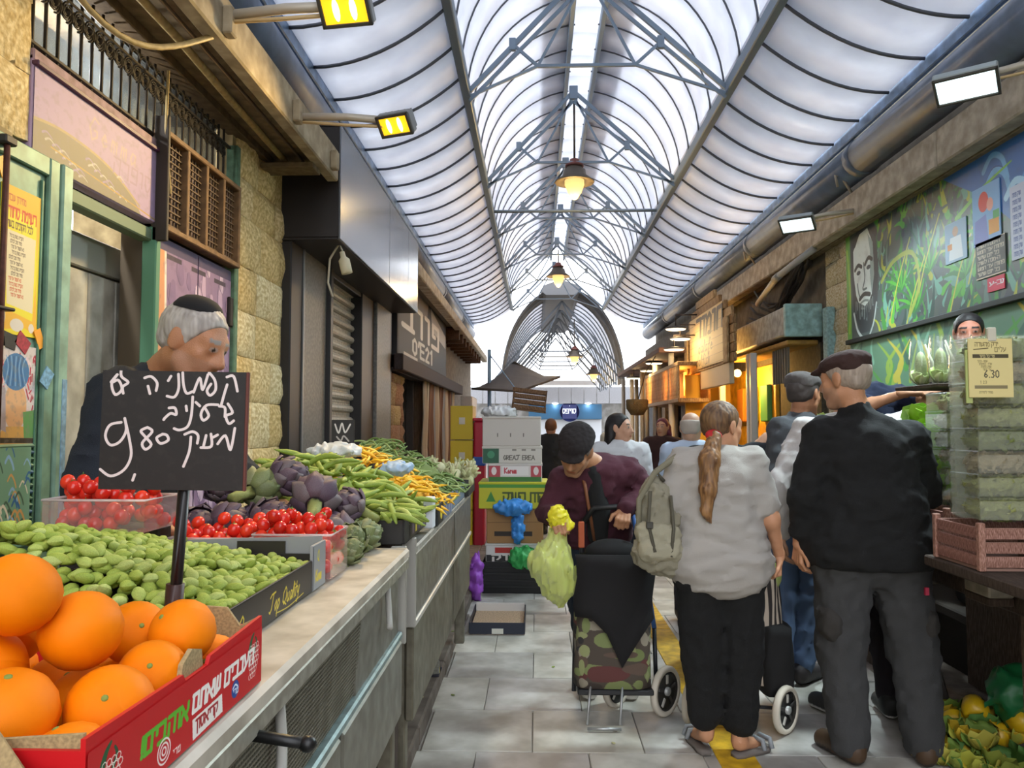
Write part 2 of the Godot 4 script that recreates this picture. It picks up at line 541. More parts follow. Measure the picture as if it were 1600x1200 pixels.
# ------------------------------------------------------------------ bodies: joined tapered bones, meshed as surface nets
class Flesh:
	var pa: Array[Vector3] = []
	var pb: Array[Vector3] = []
	var il: Array[float] = []
	var r0: Array[float] = []
	var dr: Array[float] = []
	var ell: Array[bool] = []
	var m1: Array[Basis] = []
	var m2: Array[Basis] = []
	var lo := Vector3(1e9, 1e9, 1e9)
	var hi := Vector3(-1e9, -1e9, -1e9)
	var cuts: Array[Plane] = []
	var ridge := 0.0
	var ridge_scale := Vector3(9, 9, 9)
	var noise: FastNoiseLite
	var V := PackedVector3Array()
	var N := PackedVector3Array()
	var I := PackedInt32Array()

	func grow(p: Vector3, r: float) -> void:
		lo = lo.min(p - Vector3(r, r, r))
		hi = hi.max(p + Vector3(r, r, r))

	func bone(a: Vector3, b: Vector3, ra: float, rb := -1.0) -> Flesh:
		if rb < 0:
			rb = ra
		pa.append(a)
		pb.append(b - a)
		il.append(1.0 / maxf((b - a).length_squared(), 1e-9))
		r0.append(ra)
		dr.append(rb - ra)
		ell.append(false)
		m1.append(Basis.IDENTITY)
		m2.append(Basis.IDENTITY)
		grow(a, ra)
		grow(b, rb)
		return self

	func egg(c: Vector3, frame: Basis, r: Vector3) -> Flesh:
		pa.append(c)
		pb.append(Vector3.ZERO)
		il.append(0)
		r0.append(minf(r.x, minf(r.y, r.z)))
		dr.append(0)
		ell.append(true)
		var t := frame.transposed()
		m1.append(Basis.from_scale(Vector3(1 / r.x, 1 / r.y, 1 / r.z)) * t)
		m2.append(Basis.from_scale(Vector3(1 / (r.x * r.x), 1 / (r.y * r.y), 1 / (r.z * r.z))) * t)
		var m := maxf(r.x, maxf(r.y, r.z))
		grow(c, m)
		return self

	func one(i: int, p: Vector3) -> float:
		var q := p - pa[i]
		if ell[i]:
			var k0 := (m1[i] * q).length()
			var k1 := (m2[i] * q).length()
			return k0 * (k0 - 1.0) / maxf(k1, 1e-6)
		var h := clampf(q.dot(pb[i]) * il[i], 0.0, 1.0)
		return (q - pb[i] * h).length() - r0[i] - dr[i] * h

	func build(cell: float, k: float) -> Flesh:
		const B := 5
		lo -= Vector3.ONE * cell * 2.5
		var size := hi - lo + Vector3.ONE * cell * 2.5
		var nb := Vector3i((size / (cell * B)).ceil())
		var nx := nb.x * B + 1
		var ny := nb.y * B + 1
		var nz := nb.z * B + 1
		var val := PackedFloat32Array()
		val.resize(nx * ny * nz)
		val.fill(99.0)
		var vid := PackedInt32Array()
		vid.resize(nx * ny * nz)
		vid.fill(-1)
		var half := cell * B * 0.5
		var diag := half * 1.7321
		var np := pa.size()
		var active: Array[Vector3i] = []
		var sx := 1
		var sy := nx
		var sz := nx * ny
		var slack := ridge + k * 0.3
		for bz in nb.z:
			for by in nb.y:
				for bx in nb.x:
					var c := lo + Vector3(bx * B, by * B, bz * B) * cell + Vector3.ONE * half
					var ds := PackedFloat32Array()
					var mn := 99.0
					for i in np:
						var e := one(i, c)
						ds.append(e)
						mn = minf(mn, e)
					if mn > diag + slack + cell or mn < -(diag * 1.3 + slack + cell + k):
						continue
					var cutaway := false
					for pl in cuts:
						if pl.distance_to(c) > diag + cell:
							cutaway = true
					if cutaway:
						continue
					var lst := PackedInt32Array()
					for i in np:
						if ds[i] < mn + 2.0 * diag + k:
							lst.append(i)
					active.append(Vector3i(bx, by, bz))
					for z in B + 1:
						for y in B + 1:
							var id := bx * B + (by * B + y) * sy + (bz * B + z) * sz
							for x in B + 1:
								if val[id] > 98.0:
									var p := lo + Vector3(bx * B + x, by * B + y, bz * B + z) * cell
									var d := 9.0
									for i in lst:
										var q := p - pa[i]
										var e: float
										if ell[i]:
											var k0 := (m1[i] * q).length()
											e = k0 * (k0 - 1.0) / maxf((m2[i] * q).length(), 1e-6)
										else:
											var hh := clampf(q.dot(pb[i]) * il[i], 0.0, 1.0)
											e = (q - pb[i] * hh).length() - r0[i] - dr[i] * hh
										var g := maxf(k - absf(d - e), 0.0)
										d = minf(d, e) - g * g * 0.25 / k
									if ridge > 0.0:
										d += noise.get_noise_3dv(p * ridge_scale) * ridge
									for pl in cuts:
										d = maxf(d, pl.distance_to(p))
									val[id] = d
								id += 1
		var off := [0, sx, sy, sx + sy, sz, sx + sz, sy + sz, sx + sy + sz]
		var ed := [0, 1, 2, 3, 4, 5, 6, 7, 0, 2, 1, 3, 4, 6, 5, 7, 0, 4, 1, 5, 2, 6, 3, 7]
		for b in active:
			for z in B:
				for y in B:
					for x in B:
						var gx := b.x * B + x
						var gy := b.y * B + y
						var gz := b.z * B + z
						var id := gx + gy * sy + gz * sz
						var neg := 0
						for o in off:
							if val[id + o] < 0.0:
								neg += 1
						if neg == 0 or neg == 8:
							continue
						var s := Vector3.ZERO
						var cnt := 0
						for e in range(0, 24, 2):
							var a: int = ed[e]
							var c2: int = ed[e + 1]
							var va := val[id + off[a]]
							var vb := val[id + off[c2]]
							if (va < 0.0) != (vb < 0.0):
								var t := va / (va - vb)
								var p0 := Vector3(a & 1, (a >> 1) & 1, a >> 2)
								var p1 := Vector3(c2 & 1, (c2 >> 1) & 1, c2 >> 2)
								s += p0.lerp(p1, t)
								cnt += 1
						vid[id] = V.size()
						V.append(lo + (Vector3(gx, gy, gz) + s / cnt) * cell)
		for b in active:
			for z in B:
				for y in B:
					for x in B:
						var gx := b.x * B + x
						var gy := b.y * B + y
						var gz := b.z * B + z
						var id := gx + gy * sy + gz * sz
						if vid[id] < 0:
							continue
						var v0 := val[id] < 0.0
						if gy > 0 and gz > 0 and v0 != (val[id + sx] < 0.0):
							face(vid[id], vid[id - sy], vid[id - sy - sz], vid[id - sz], v0)
						if gx > 0 and gz > 0 and v0 != (val[id + sy] < 0.0):
							face(vid[id], vid[id - sz], vid[id - sz - sx], vid[id - sx], v0)
						if gx > 0 and gy > 0 and v0 != (val[id + sz] < 0.0):
							face(vid[id], vid[id - sx], vid[id - sx - sy], vid[id - sy], v0)
		N.resize(V.size())
		for i in range(0, I.size(), 3):
			var n := (V[I[i + 2]] - V[I[i]]).cross(V[I[i + 1]] - V[I[i]])
			N[I[i]] += n
			N[I[i + 1]] += n
			N[I[i + 2]] += n
		for i in N.size():
			N[i] = N[i].normalized()
		return self

	func face(a: int, b: int, c: int, d: int, flip: bool) -> void:
		if a < 0 or b < 0 or c < 0 or d < 0:
			return
		if flip:
			I.append_array([a, b, c, a, c, d])
		else:
			I.append_array([a, c, b, a, d, c])

	func join(o: Flesh) -> Flesh:
		var n := V.size()
		V.append_array(o.V)
		N.append_array(o.N)
		for i in o.I:
			I.append(i + n)
		return self

	func mesh(paint: Callable) -> ArrayMesh:
		var cols := PackedColorArray()
		for p in V:
			cols.append(paint.call(p))
		var a := []
		a.resize(Mesh.ARRAY_MAX)
		a[Mesh.ARRAY_VERTEX] = V
		a[Mesh.ARRAY_NORMAL] = N
		a[Mesh.ARRAY_COLOR] = cols
		a[Mesh.ARRAY_INDEX] = I
		var m := ArrayMesh.new()
		m.add_surface_from_arrays(Mesh.PRIMITIVE_TRIANGLES, a)
		return m


func flesh() -> Flesh:
	var f := Flesh.new()
	f.noise = noise3
	return f


func lin(h) -> Color:
	return hexc(h).srgb_to_linear()


# a hand: wrist point, direction of the fingers, back of the hand, curl 0..1, side of the thumb
func hand_flesh(wr: Vector3, dir: Vector3, back: Vector3, curl: float, side: float, s: float, cell: float) -> Flesh:
	var f := flesh()
	var y := dir.normalized()
	var z := (back - y * back.dot(y)).normalized()
	var x := y.cross(z) * side
	f.bone(wr - y * 0.02 * s, wr + y * 0.01 * s, 0.024 * s, 0.026 * s)
	for k in 4:
		var o := (k - 1.5) * 0.0195 * s
		var kn := wr + y * (0.088 - absf(k - 1.2) * 0.004) * s + x * o * 1.02
		f.bone(wr + y * 0.018 * s + x * o * 0.6, kn, 0.0135 * s, 0.0105 * s)
		var len: float = [0.072, 0.08, 0.076, 0.06][k] * s
		var d1 := y.rotated(x * side, -(0.25 + 1.1 * curl) * 1.0)
		if d1.dot(z) > 0:
			d1 = y.rotated(x * side, (0.25 + 1.1 * curl))
		var d2 := d1.rotated(x * side, -1.3 * curl - 0.1)
		if d2.dot(y) > d1.dot(y):
			d2 = d1.rotated(x * side, 1.3 * curl + 0.1)
		var k1: Vector3 = kn + d1 * len * 0.5
		f.bone(kn, k1, 0.0095 * s, 0.0088 * s)
		f.bone(k1, k1 + d2 * len * 0.5, 0.0088 * s, 0.0072 * s)
	var tb := wr + y * 0.03 * s - x * 0.026 * s
	var t1 := tb + (y * 0.6 - x * 0.7 - z * 0.45 * curl).normalized() * 0.042 * s
	f.bone(wr + y * 0.012 * s - x * 0.012 * s, tb, 0.015 * s, 0.0135 * s)
	f.bone(tb, t1, 0.0125 * s, 0.0105 * s)
	f.bone(t1, t1 + (y * 0.9 - x * 0.2 - z * 0.5 * curl).normalized() * 0.032 * s, 0.0105 * s, 0.008 * s)
	f.build(cell, 0.006)
	return f


# Builds a person. Joints are relative to the spot between the feet. J keys: head, neck, waist, shL.. toeR ;
# L is the side towards -x. opt: face, hup (head axes), skin, hair, top, bottom, shoe colours, sleeve (0 bare .. 1 long), leg (0..1), hem, fat, cell, hands
func person(pos: Vector3, label: String, J: Dictionary, opt: Dictionary) -> Node3D:
	var root := thing("person", label, "person", pos)
	var s: float = opt.get("s", 1.0)
	var fat: float = opt.get("fat", 1.0)
	var cell: float = opt.get("cell", 0.018)
	var hc: float = opt.get("hcell", 0.006)
	var fz: Vector3 = opt.get("face", V(0, 0, 1)).normalized()
	var hy: Vector3 = opt.get("hup", V(0, 1, 0))
	hy = (hy - fz * hy.dot(fz)).normalized()
	var hb := Basis(hy.cross(fz), hy, fz)
	var head: Vector3 = J.head
	var neck: Vector3 = J.neck
	var waist: Vector3 = J.waist
	var shm: Vector3 = (J.shL + J.shR) * 0.5
	var hipm: Vector3 = (J.hipL + J.hipR) * 0.5
	var ty: Vector3 = (shm - hipm).normalized()
	var tx: Vector3 = J.shR - J.shL
	tx = (tx - ty * tx.dot(ty)).normalized()
	var tb := Basis(tx, ty, tx.cross(ty))
	var px: Vector3 = (J.hipR - J.hipL).normalized()
	var pb := Basis(px, (ty - px * ty.dot(px)).normalized(), px.cross((ty - px * ty.dot(px)).normalized()))
	var shw: float = J.shL.distance_to(J.shR)
	# body under the clothes, one surface from the neck to the toes
	var arm := [0.05, 0.042, 0.038, 0.027]
	var leg := [0.085, 0.056, 0.052, 0.036]
	var body := flesh()
	body.bone(head + hb * V(0, -0.05, -0.02) * s, neck, 0.054 * s, 0.06 * s)
	torso(body, J, tb, pb, shm, hipm, waist, shw, fat, s, -0.014)
	for q in ["L", "R"]:
		body.bone(J["sh" + q], J["el" + q], arm[0] * s, arm[1] * s)
		body.bone(J["el" + q], J["wr" + q], arm[2] * s, arm[3] * s)
		body.bone(J["hip" + q], J["kn" + q], leg[0] * s * fat * 0.93, leg[1] * s)
		body.bone(J["kn" + q], J["an" + q], leg[2] * s, leg[3] * s)
		body.bone(J["an" + q] + V(0, -0.03, 0) * s, J["toe" + q], 0.034 * s, 0.026 * s)
	body.build(cell * 1.15, 0.03)
	# head
	var hf := flesh()
	head_bones(hf, head, hb, s, opt)
	hf.bone(head + hb * V(0, -0.06, -0.025) * s, neck.lerp(head, 0.2), 0.053 * s, 0.056 * s)
	hf.build(hc, 0.022 * s)
	body.join(hf)
	for q in ["L", "R"]:
		if opt.has("hand" + q):
			var h: Array = opt["hand" + q]
			body.join(hand_flesh(J["wr" + q], h[0], h[1], h[2], h[3], s, opt.get("handcell", 0.005)))
	var skin := lin(opt.get("skin", "#c08a68"))
	var hairc := lin(opt.get("hair", "#3a2c22"))
	var lipc := skin * Color(0.82, 0.55, 0.52)
	var stub: float = opt.get("stubble", 0.0)
	var hinv := hb.transposed()
	var paint := func(p: Vector3) -> Color:
		var q: Vector3 = hinv * (p - head) / s
		if q.length() > 0.2:
			return skin
		if absf(q.x) < 0.052 and q.z > 0.055:
			var e := Vector2(absf(q.x) - 0.031, q.y - 0.008)
			if e.length() < 0.0065:
				return Color(0.02, 0.015, 0.01)
			if Vector2(e.x * 0.7, e.y * 1.3).length() < 0.0105:
				return skin.lerp(Color(0.4, 0.36, 0.33), 0.6)
			if absf(q.x) > 0.012 and q.y > 0.026 and q.y < 0.038:
				return hairc
			if absf(q.x) < 0.024 and absf(q.y + 0.066) < 0.008:
				return lipc
		if stub > 0.0 and q.y < -0.03 and q.z > 0.0:
			return skin.lerp(hairc, stub)
		return skin
	put("body", body.mesh(paint), vc_mat(0.55, "fine", 9.0), root)
	# clothes
	var topc := lin(opt.get("top", "#333333"))
	var botc := lin(opt.get("bottom", "#222222"))
	var ease: float = opt.get("ease", 0.014)
	var shirt := flesh()
	torso(shirt, J, tb, pb, shm, hipm, waist, shw, fat, s, ease)
	shirt.bone(neck - ty * 0.03, shm, 0.062 * s, 0.075 * s)
	var sl: float = opt.get("sleeve", 1.0)
	for q in ["L", "R"]:
		var e: Vector3 = J["sh" + q].lerp(J["el" + q], minf(sl * 2.0, 1.0))
		shirt.bone(J["sh" + q], e, arm[0] * s + ease + 0.006, lerpf(arm[0], arm[1], minf(sl * 2.0, 1.0)) * s + ease + 0.006)
		if sl > 0.5:
			shirt.bone(e, J["el" + q].lerp(J["wr" + q], sl * 2.0 - 1.02), arm[2] * s + ease + 0.006, arm[3] * s + ease + 0.004)
	var hem: float = opt.get("hem", 0.12)
	if not opt.get("tucked", false):
		shirt.bone(hipm + ty * 0.05 - px * 0.06 * fat * s, hipm + ty * 0.05 + px * 0.06 * fat * s, 0.116 * fat * s + ease)
	shirt.cuts.append(Plane(-ty, (-ty).dot(hipm - ty * hem)))
	var nd: Vector3 = ty
	shirt.cuts.append(Plane(nd, nd.dot(neck + nd * opt.get("collar", 0.035))))
	shirt.ridge = opt.get("folds", 0.017)
	shirt.ridge_scale = opt.get("fold_dir", V(11, 20, 11))
	shirt.build(cell, 0.035)
	put("shirt", shirt.mesh(func(_p): return topc), vc_mat(0.92, "weave", 5.0), root)
	var tr := flesh()
	tr.bone(J.hipL, J.hipR, 0.098 * fat * s)
	tr.egg(hipm + ty * 0.03, pb, V(0.155 * fat, 0.13, 0.105 * fat) * s)
	var lg: float = opt.get("leg", 1.0)
	var flare: float = opt.get("flare", 0.012)
	for q in ["L", "R"]:
		tr.bone(J["hip" + q], J["kn" + q], leg[0] * s * (fat * 0.8 + 0.2) + 0.004, leg[1] * s + flare + 0.006)
		tr.bone(J["kn" + q], J["kn" + q].lerp(J["an" + q], lg), leg[2] * s + flare + 0.004, lerpf(leg[2], leg[3], lg) * s + flare + 0.004)
	tr.cuts.append(Plane(ty, ty.dot(hipm + ty * 0.11)))
	tr.ridge = opt.get("folds", 0.015)
	tr.ridge_scale = V(15, 13, 15)
	tr.build(cell, 0.025)
	put("trousers", tr.mesh(func(_p): return botc), vc_mat(0.9, "weave", 5.0), root)
	if opt.has("shoe"):
		var shc := lin(opt.shoe)
		var sole := lin(opt.get("sole", "#222222"))
		for q in ["L", "R"]:
			var sh := flesh()
			var an: Vector3 = J["an" + q]
			var toe: Vector3 = J["toe" + q]
			var fd: Vector3 = toe - an
			fd.y = 0
			fd = fd.normalized()
			var heel := V(an.x, toe.y + 0.012, an.z) - fd * 0.035
			sh.bone(an + V(0, 0.01, 0), heel + V(0, 0.03, 0), 0.047 * s, 0.045 * s)
			sh.bone(heel, toe, 0.042 * s, 0.04 * s)
			sh.bone(an - V(0, 0.03, 0), toe, 0.044 * s, 0.038 * s)
			var fl := toe.y - 0.03
			sh.cuts.append(Plane(V(0, -1, 0), -fl))
			sh.build(0.011, 0.02)
			put("shoe", sh.mesh(func(p): return sole if p.y < fl + 0.022 else shc), vc_mat(0.6), root)
	if opt.get("hairdo", "") != "":
		hair_mesh(root, head, hb, s, opt)
	return root


func torso(f: Flesh, J: Dictionary, tb: Basis, pb: Basis, shm: Vector3, hipm: Vector3, waist: Vector3, shw: float, fat: float, s: float, d: float) -> void:
	var ty := tb.y
	f.bone(J.shL.lerp(J.shR, 0.06), J.shR.lerp(J.shL, 0.06), 0.062 * s + d)
	f.bone(J.neck - ty * 0.01, shm - ty * 0.05, 0.058 * s + d, 0.085 * s + d)
	f.egg(shm.lerp(waist, 0.38), tb, V(shw * 0.46 + 0.012, 0.2 * s, 0.112 * s * (fat * 0.5 + 0.5)) + Vector3.ONE * d)
	f.egg(waist, tb, V(0.148 * fat, 0.17, 0.112 * fat) * s + Vector3.ONE * d)
	f.egg(hipm + ty * 0.02, pb, V(0.165 * fat, 0.14, 0.118 * fat) * s + Vector3.ONE * d)


func head_bones(f: Flesh, c: Vector3, b: Basis, s: float, _opt: Dictionary) -> void:
	f.egg(c + b * V(0, 0.032, -0.014) * s, b, V(0.076, 0.088, 0.098) * s)
	f.egg(c + b * V(0, -0.035, 0.022) * s, b, V(0.063, 0.084, 0.07) * s)
	f.bone(c + b * V(-0.012, -0.103, 0.062) * s, c + b * V(0.012, -0.103, 0.062) * s, 0.022 * s)
	f.bone(c + b * V(-0.045, -0.06, 0.01) * s, c + b * V(-0.02, -0.1, 0.055) * s, 0.022 * s, 0.02 * s)
	f.bone(c + b * V(0.045, -0.06, 0.01) * s, c + b * V(0.02, -0.1, 0.055) * s, 0.022 * s, 0.02 * s)
	f.bone(c + b * V(0, 0.016, 0.088) * s, c + b * V(0, -0.028, 0.112) * s, 0.009 * s, 0.014 * s)
	f.bone(c + b * V(-0.013, -0.033, 0.096) * s, c + b * V(0.013, -0.033, 0.096) * s, 0.01 * s)
	f.bone(c + b * V(-0.038, 0.028, 0.07) * s, c + b * V(0.038, 0.028, 0.07) * s, 0.016 * s)
	f.bone(c + b * V(-0.045, -0.02, 0.062) * s, c + b * V(-0.03, -0.045, 0.07) * s, 0.016 * s)
	f.bone(c + b * V(0.045, -0.02, 0.062) * s, c + b * V(0.03, -0.045, 0.07) * s, 0.016 * s)
	f.bone(c + b * V(-0.018, -0.066, 0.084) * s, c + b * V(0.018, -0.066, 0.084) * s, 0.0095 * s)
	for q in [-1.0, 1.0]:
		f.egg(c + b * V(0.079 * q, -0.004, -0.008) * s, b * Basis(Vector3.UP, q * -0.35), V(0.008, 0.032, 0.019) * s)
		f.egg(c + b * V(0.031 * q, 0.008, 0.075) * s, b, V(0.013, 0.012, 0.012) * s)


# hairdo: short, long, bun, ring (bald top), none ; cap: flat, kippa
func hair_mesh(root: Node3D, c: Vector3, b: Basis, s: float, opt: Dictionary) -> void:
	var kind: String = opt.hairdo
	var col := lin(opt.get("hair", "#3a2c22"))
	var col2 := lin(opt.get("hair2", opt.get("hair", "#3a2c22")))
	var hc: float = opt.get("hcell", 0.006)
	if kind != "none":
		var f := flesh()
		f.egg(c + b * V(0, 0.034, -0.018) * s, b, V(0.084, 0.094, 0.104) * s)
		var n: Vector3 = (b * V(0, -0.5, 0.86)).normalized()
		if kind == "long":
			f.bone(c + b * V(-0.05, 0.0, -0.06) * s, c + b * V(-0.07, -0.2, -0.05) * s, 0.05 * s, 0.045 * s)
			f.bone(c + b * V(0.05, 0.0, -0.06) * s, c + b * V(0.07, -0.2, -0.05) * s, 0.05 * s, 0.045 * s)
			f.bone(c + b * V(0, 0.0, -0.08) * s, c + b * V(0, -0.22, -0.08) * s, 0.05 * s, 0.06 * s)
		else:
			f.bone(c + b * V(-0.03, -0.02, -0.066) * s, c + b * V(0.03, -0.02, -0.066) * s, 0.03 * s)
			var dn: Vector3 = b * V(0, -1, 0)
			f.cuts.append(Plane(dn, dn.dot(c + b * V(0, -0.062, 0) * s)))
		if kind == "ring":
			f.cuts.append(Plane(b.y, b.y.dot(c + b * V(0, 0.055, 0) * s)))
		f.cuts.append(Plane(n, n.dot(c + b * V(0, 0.078, 0.072) * s)))
		f.ridge = 0.003 * s
		f.ridge_scale = V(60, 24, 60)
		f.build(hc, 0.02)
		var nn := noise3
		put("hair", f.mesh(func(p): return col.lerp(col2, clampf(nn.get_noise_3dv(p * V(70, 9, 70)) * 0.9 + 0.5, 0, 1))), vc_mat(0.6), root)
	if opt.has("cap"):
		var cc := lin(opt.cap)
		var f := flesh()
		f.egg(c + b * V(0, 0.074, -0.006) * s, b * Basis(Vector3.RIGHT, 0.14), V(0.094, 0.052, 0.118) * s)
		f.bone(c + b * V(-0.03, 0.062, -0.05) * s, c + b * V(0.03, 0.062, -0.05) * s, 0.058 * s)
		f.egg(c + b * V(0, 0.05, 0.098) * s, b * Basis(Vector3.RIGHT, 0.25), V(0.07, 0.012, 0.05) * s)
		f.cuts.append(Plane(-b.y, (-b.y).dot(c + b * V(0, 0.034, 0) * s)))
		f.ridge = 0.003
		f.ridge_scale = V(40, 40, 40)
		f.build(hc, 0.012)
		put("flat_cap", f.mesh(func(_p): return cc), vc_mat(0.95, "weave", 8.0), root)
	if opt.get("kippa", false):
		var g := Geo.new(true)
		g.at(Transform3D(b * Basis(Vector3.RIGHT, -0.18), c + b * V(0, 0.092, -0.03) * s))
		g.lathe([Vector2(0.074, -0.006), Vector2(0.073, 0.004), Vector2(0.062, 0.022), Vector2(0.044, 0.036), Vector2(0.022, 0.043), Vector2(0, 0.045)], 24)
		obj("skullcap", g, mt("#1c1a1c", 0.95, 0, "cloth", 8.0), root)


# ------------------------------------------------------------------ the place
func _ready() -> void:
	rng.seed = 77
	noise3.seed = 5
	noise3.frequency = 1.0
	noise3.fractal_octaves = 2
	set_camera_and_light()
	build_floor()
	build_roof()
	build_far_hall()
	build_left_buildings()
	build_right_buildings()
	build_lamps()
	build_counters()
	build_produce()
	build_street_goods()
	build_right_stall()
	build_people()


func set_camera_and_light() -> void:
	var cam := Camera3D.new()
	cam.name = "camera"
	cam.position = V(0, 1.45, 0)
	cam.rotation_degrees = V(3.1, 1.8, 0)
	cam.fov = 53.13
	cam.near = 0.05
	cam.far = 300
	add_child(cam)
	cam.current = true
	var sm := ProceduralSkyMaterial.new()
	sm.sky_top_color = Color(0.90, 0.915, 0.945)
	sm.sky_horizon_color = Color(0.93, 0.95, 0.97)
	sm.ground_bottom_color = Color(0.4, 0.39, 0.37)
	sm.ground_horizon_color = Color(0.6, 0.6, 0.58)
	sm.sun_angle_max = 1.0
	var sky := Sky.new()
	sky.sky_material = sm
	var env := Environment.new()
	env.background_mode = Environment.BG_SKY
	env.sky = sky
	env.background_energy_multiplier = 5.3
	env.tonemap_mode = Environment.TONE_MAPPER_LINEAR
	env.tonemap_exposure = 1.0
	env.sdfgi_enabled = true
	env.ssao_enabled = true
	env.ssil_enabled = true
	var we := WorldEnvironment.new()
	we.name = "environment"
	we.environment = env
	add_child(we)


func build_floor() -> void:
	var fl := struct("floor", "worn grey stone paving of the market street")
	obj("ground_bed", Geo.new().box(V(-3.2, -0.2, -42), V(4.6, -0.012, 8)), mt("#96908a", 0.85, 0, "stain", 0.7), fl)
	var slab := Geo.new().box(V(-0.2482, -0.03, -0.2482), V(0.2482, 0.0, 0.2482), 0.003).mesh()
	var tones := ["#c2beb5", "#bab6ae", "#c9c5bb", "#b4b0aa", "#beb9b4"]
	for i in 6:
		for j in 34:
			if i == 5 and j % 2 == 0:
				continue
			var h := rf(-0.002, 0.002)
			put("paving_slab", slab, mt(tones[rng.randi() % 5], 0.5, 0, "blotch", 0.7), fl, Transform3D(Basis(Vector3.UP, rf(-0.004, 0.004)), V(-0.27 + i * 0.5 - 0.25 * (j % 2), h, -0.75 - j * 0.5)))
	var far := Geo.new().box(V(-0.52, -0.03, -42), V(2.05, -0.001, -17.5))
	obj("far_paving", far, mt("#bdb9b2", 0.6, 0, "blotch", 0.8), fl)
	for j in 12:
		obj("yellow_stripe", Geo.new().box(V(0.785, -0.01, -2.0 - j * 0.9 - 0.893), V(0.955, 0.0045, -2.0 - j * 0.9), 0.002), mt("#dfb01c", 0.6, 0, "stain", 1.3), fl)
	# raised ledges along both sides
	obj("ledge", Geo.new().box(V(-1.55, -0.05, -19), V(-0.63, 0.07, 4), 0.01), mt("#8b7d70", 0.8, 0, "stain", 1.1), fl)
	for j in 18:
		obj("kerb_stone", Geo.new().box(V(-0.63, -0.05, -0.6 - j * 0.99), V(-0.535, 0.075, 0.38 - j * 0.99), 0.01), mt("#75695f", 0.8, 0, "blotch", 1.3), fl)
		obj("kerb_stone", Geo.new().box(V(2.05, -0.05, -0.6 - j * 0.99), V(2.16, 0.075, 0.38 - j * 0.99), 0.01), mt("#7d6f66", 0.8, 0, "blotch", 1.3), fl)
	obj("ledge", Geo.new().box(V(2.16, -0.05, -19), V(3.2, 0.07, 4), 0.01), mt("#7a7066", 0.85, 0, "stain", 1.1), fl)


func roof_mat(c: String) -> StandardMaterial3D:
	var m := StandardMaterial3D.new()
	m.albedo_color = hexc(c)
	m.albedo_texture = ntex("sheet", 40, 0.02, Color(0.93, 0.93, 0.94), Color(1, 1, 1), 4)
	m.uv1_triplanar = true
	m.uv1_world_triplanar = true
	m.uv1_scale = Vector3.ONE * 0.45
	m.roughness = 0.45
	m.backlight_enabled = true
	m.backlight = Color(1, 1, 1)
	return m


func arch_row(z: float, xc: float, hw: float, y0: float, rise: float, a0: float, a1: float, n: int) -> Array:
	var r := []
	for i in n + 1:
		var a := deg_to_rad(lerpf(a0, a1, float(i) / n))
		r.append(V(xc - cos(a) * hw, y0 + sin(a) * rise, z))
	return r


func wing_row(z: float, side: float, n: int) -> Array:
	var r := []
	for i in n + 1:
		var t := float(i) / n
		var x := lerpf(-0.6, -1.54, t) if side < 0 else lerpf(1.66, 2.62, t)
		r.append(V(x, 3.93 + 0.42 * (1 - t) * (1 - t), z))
	return r


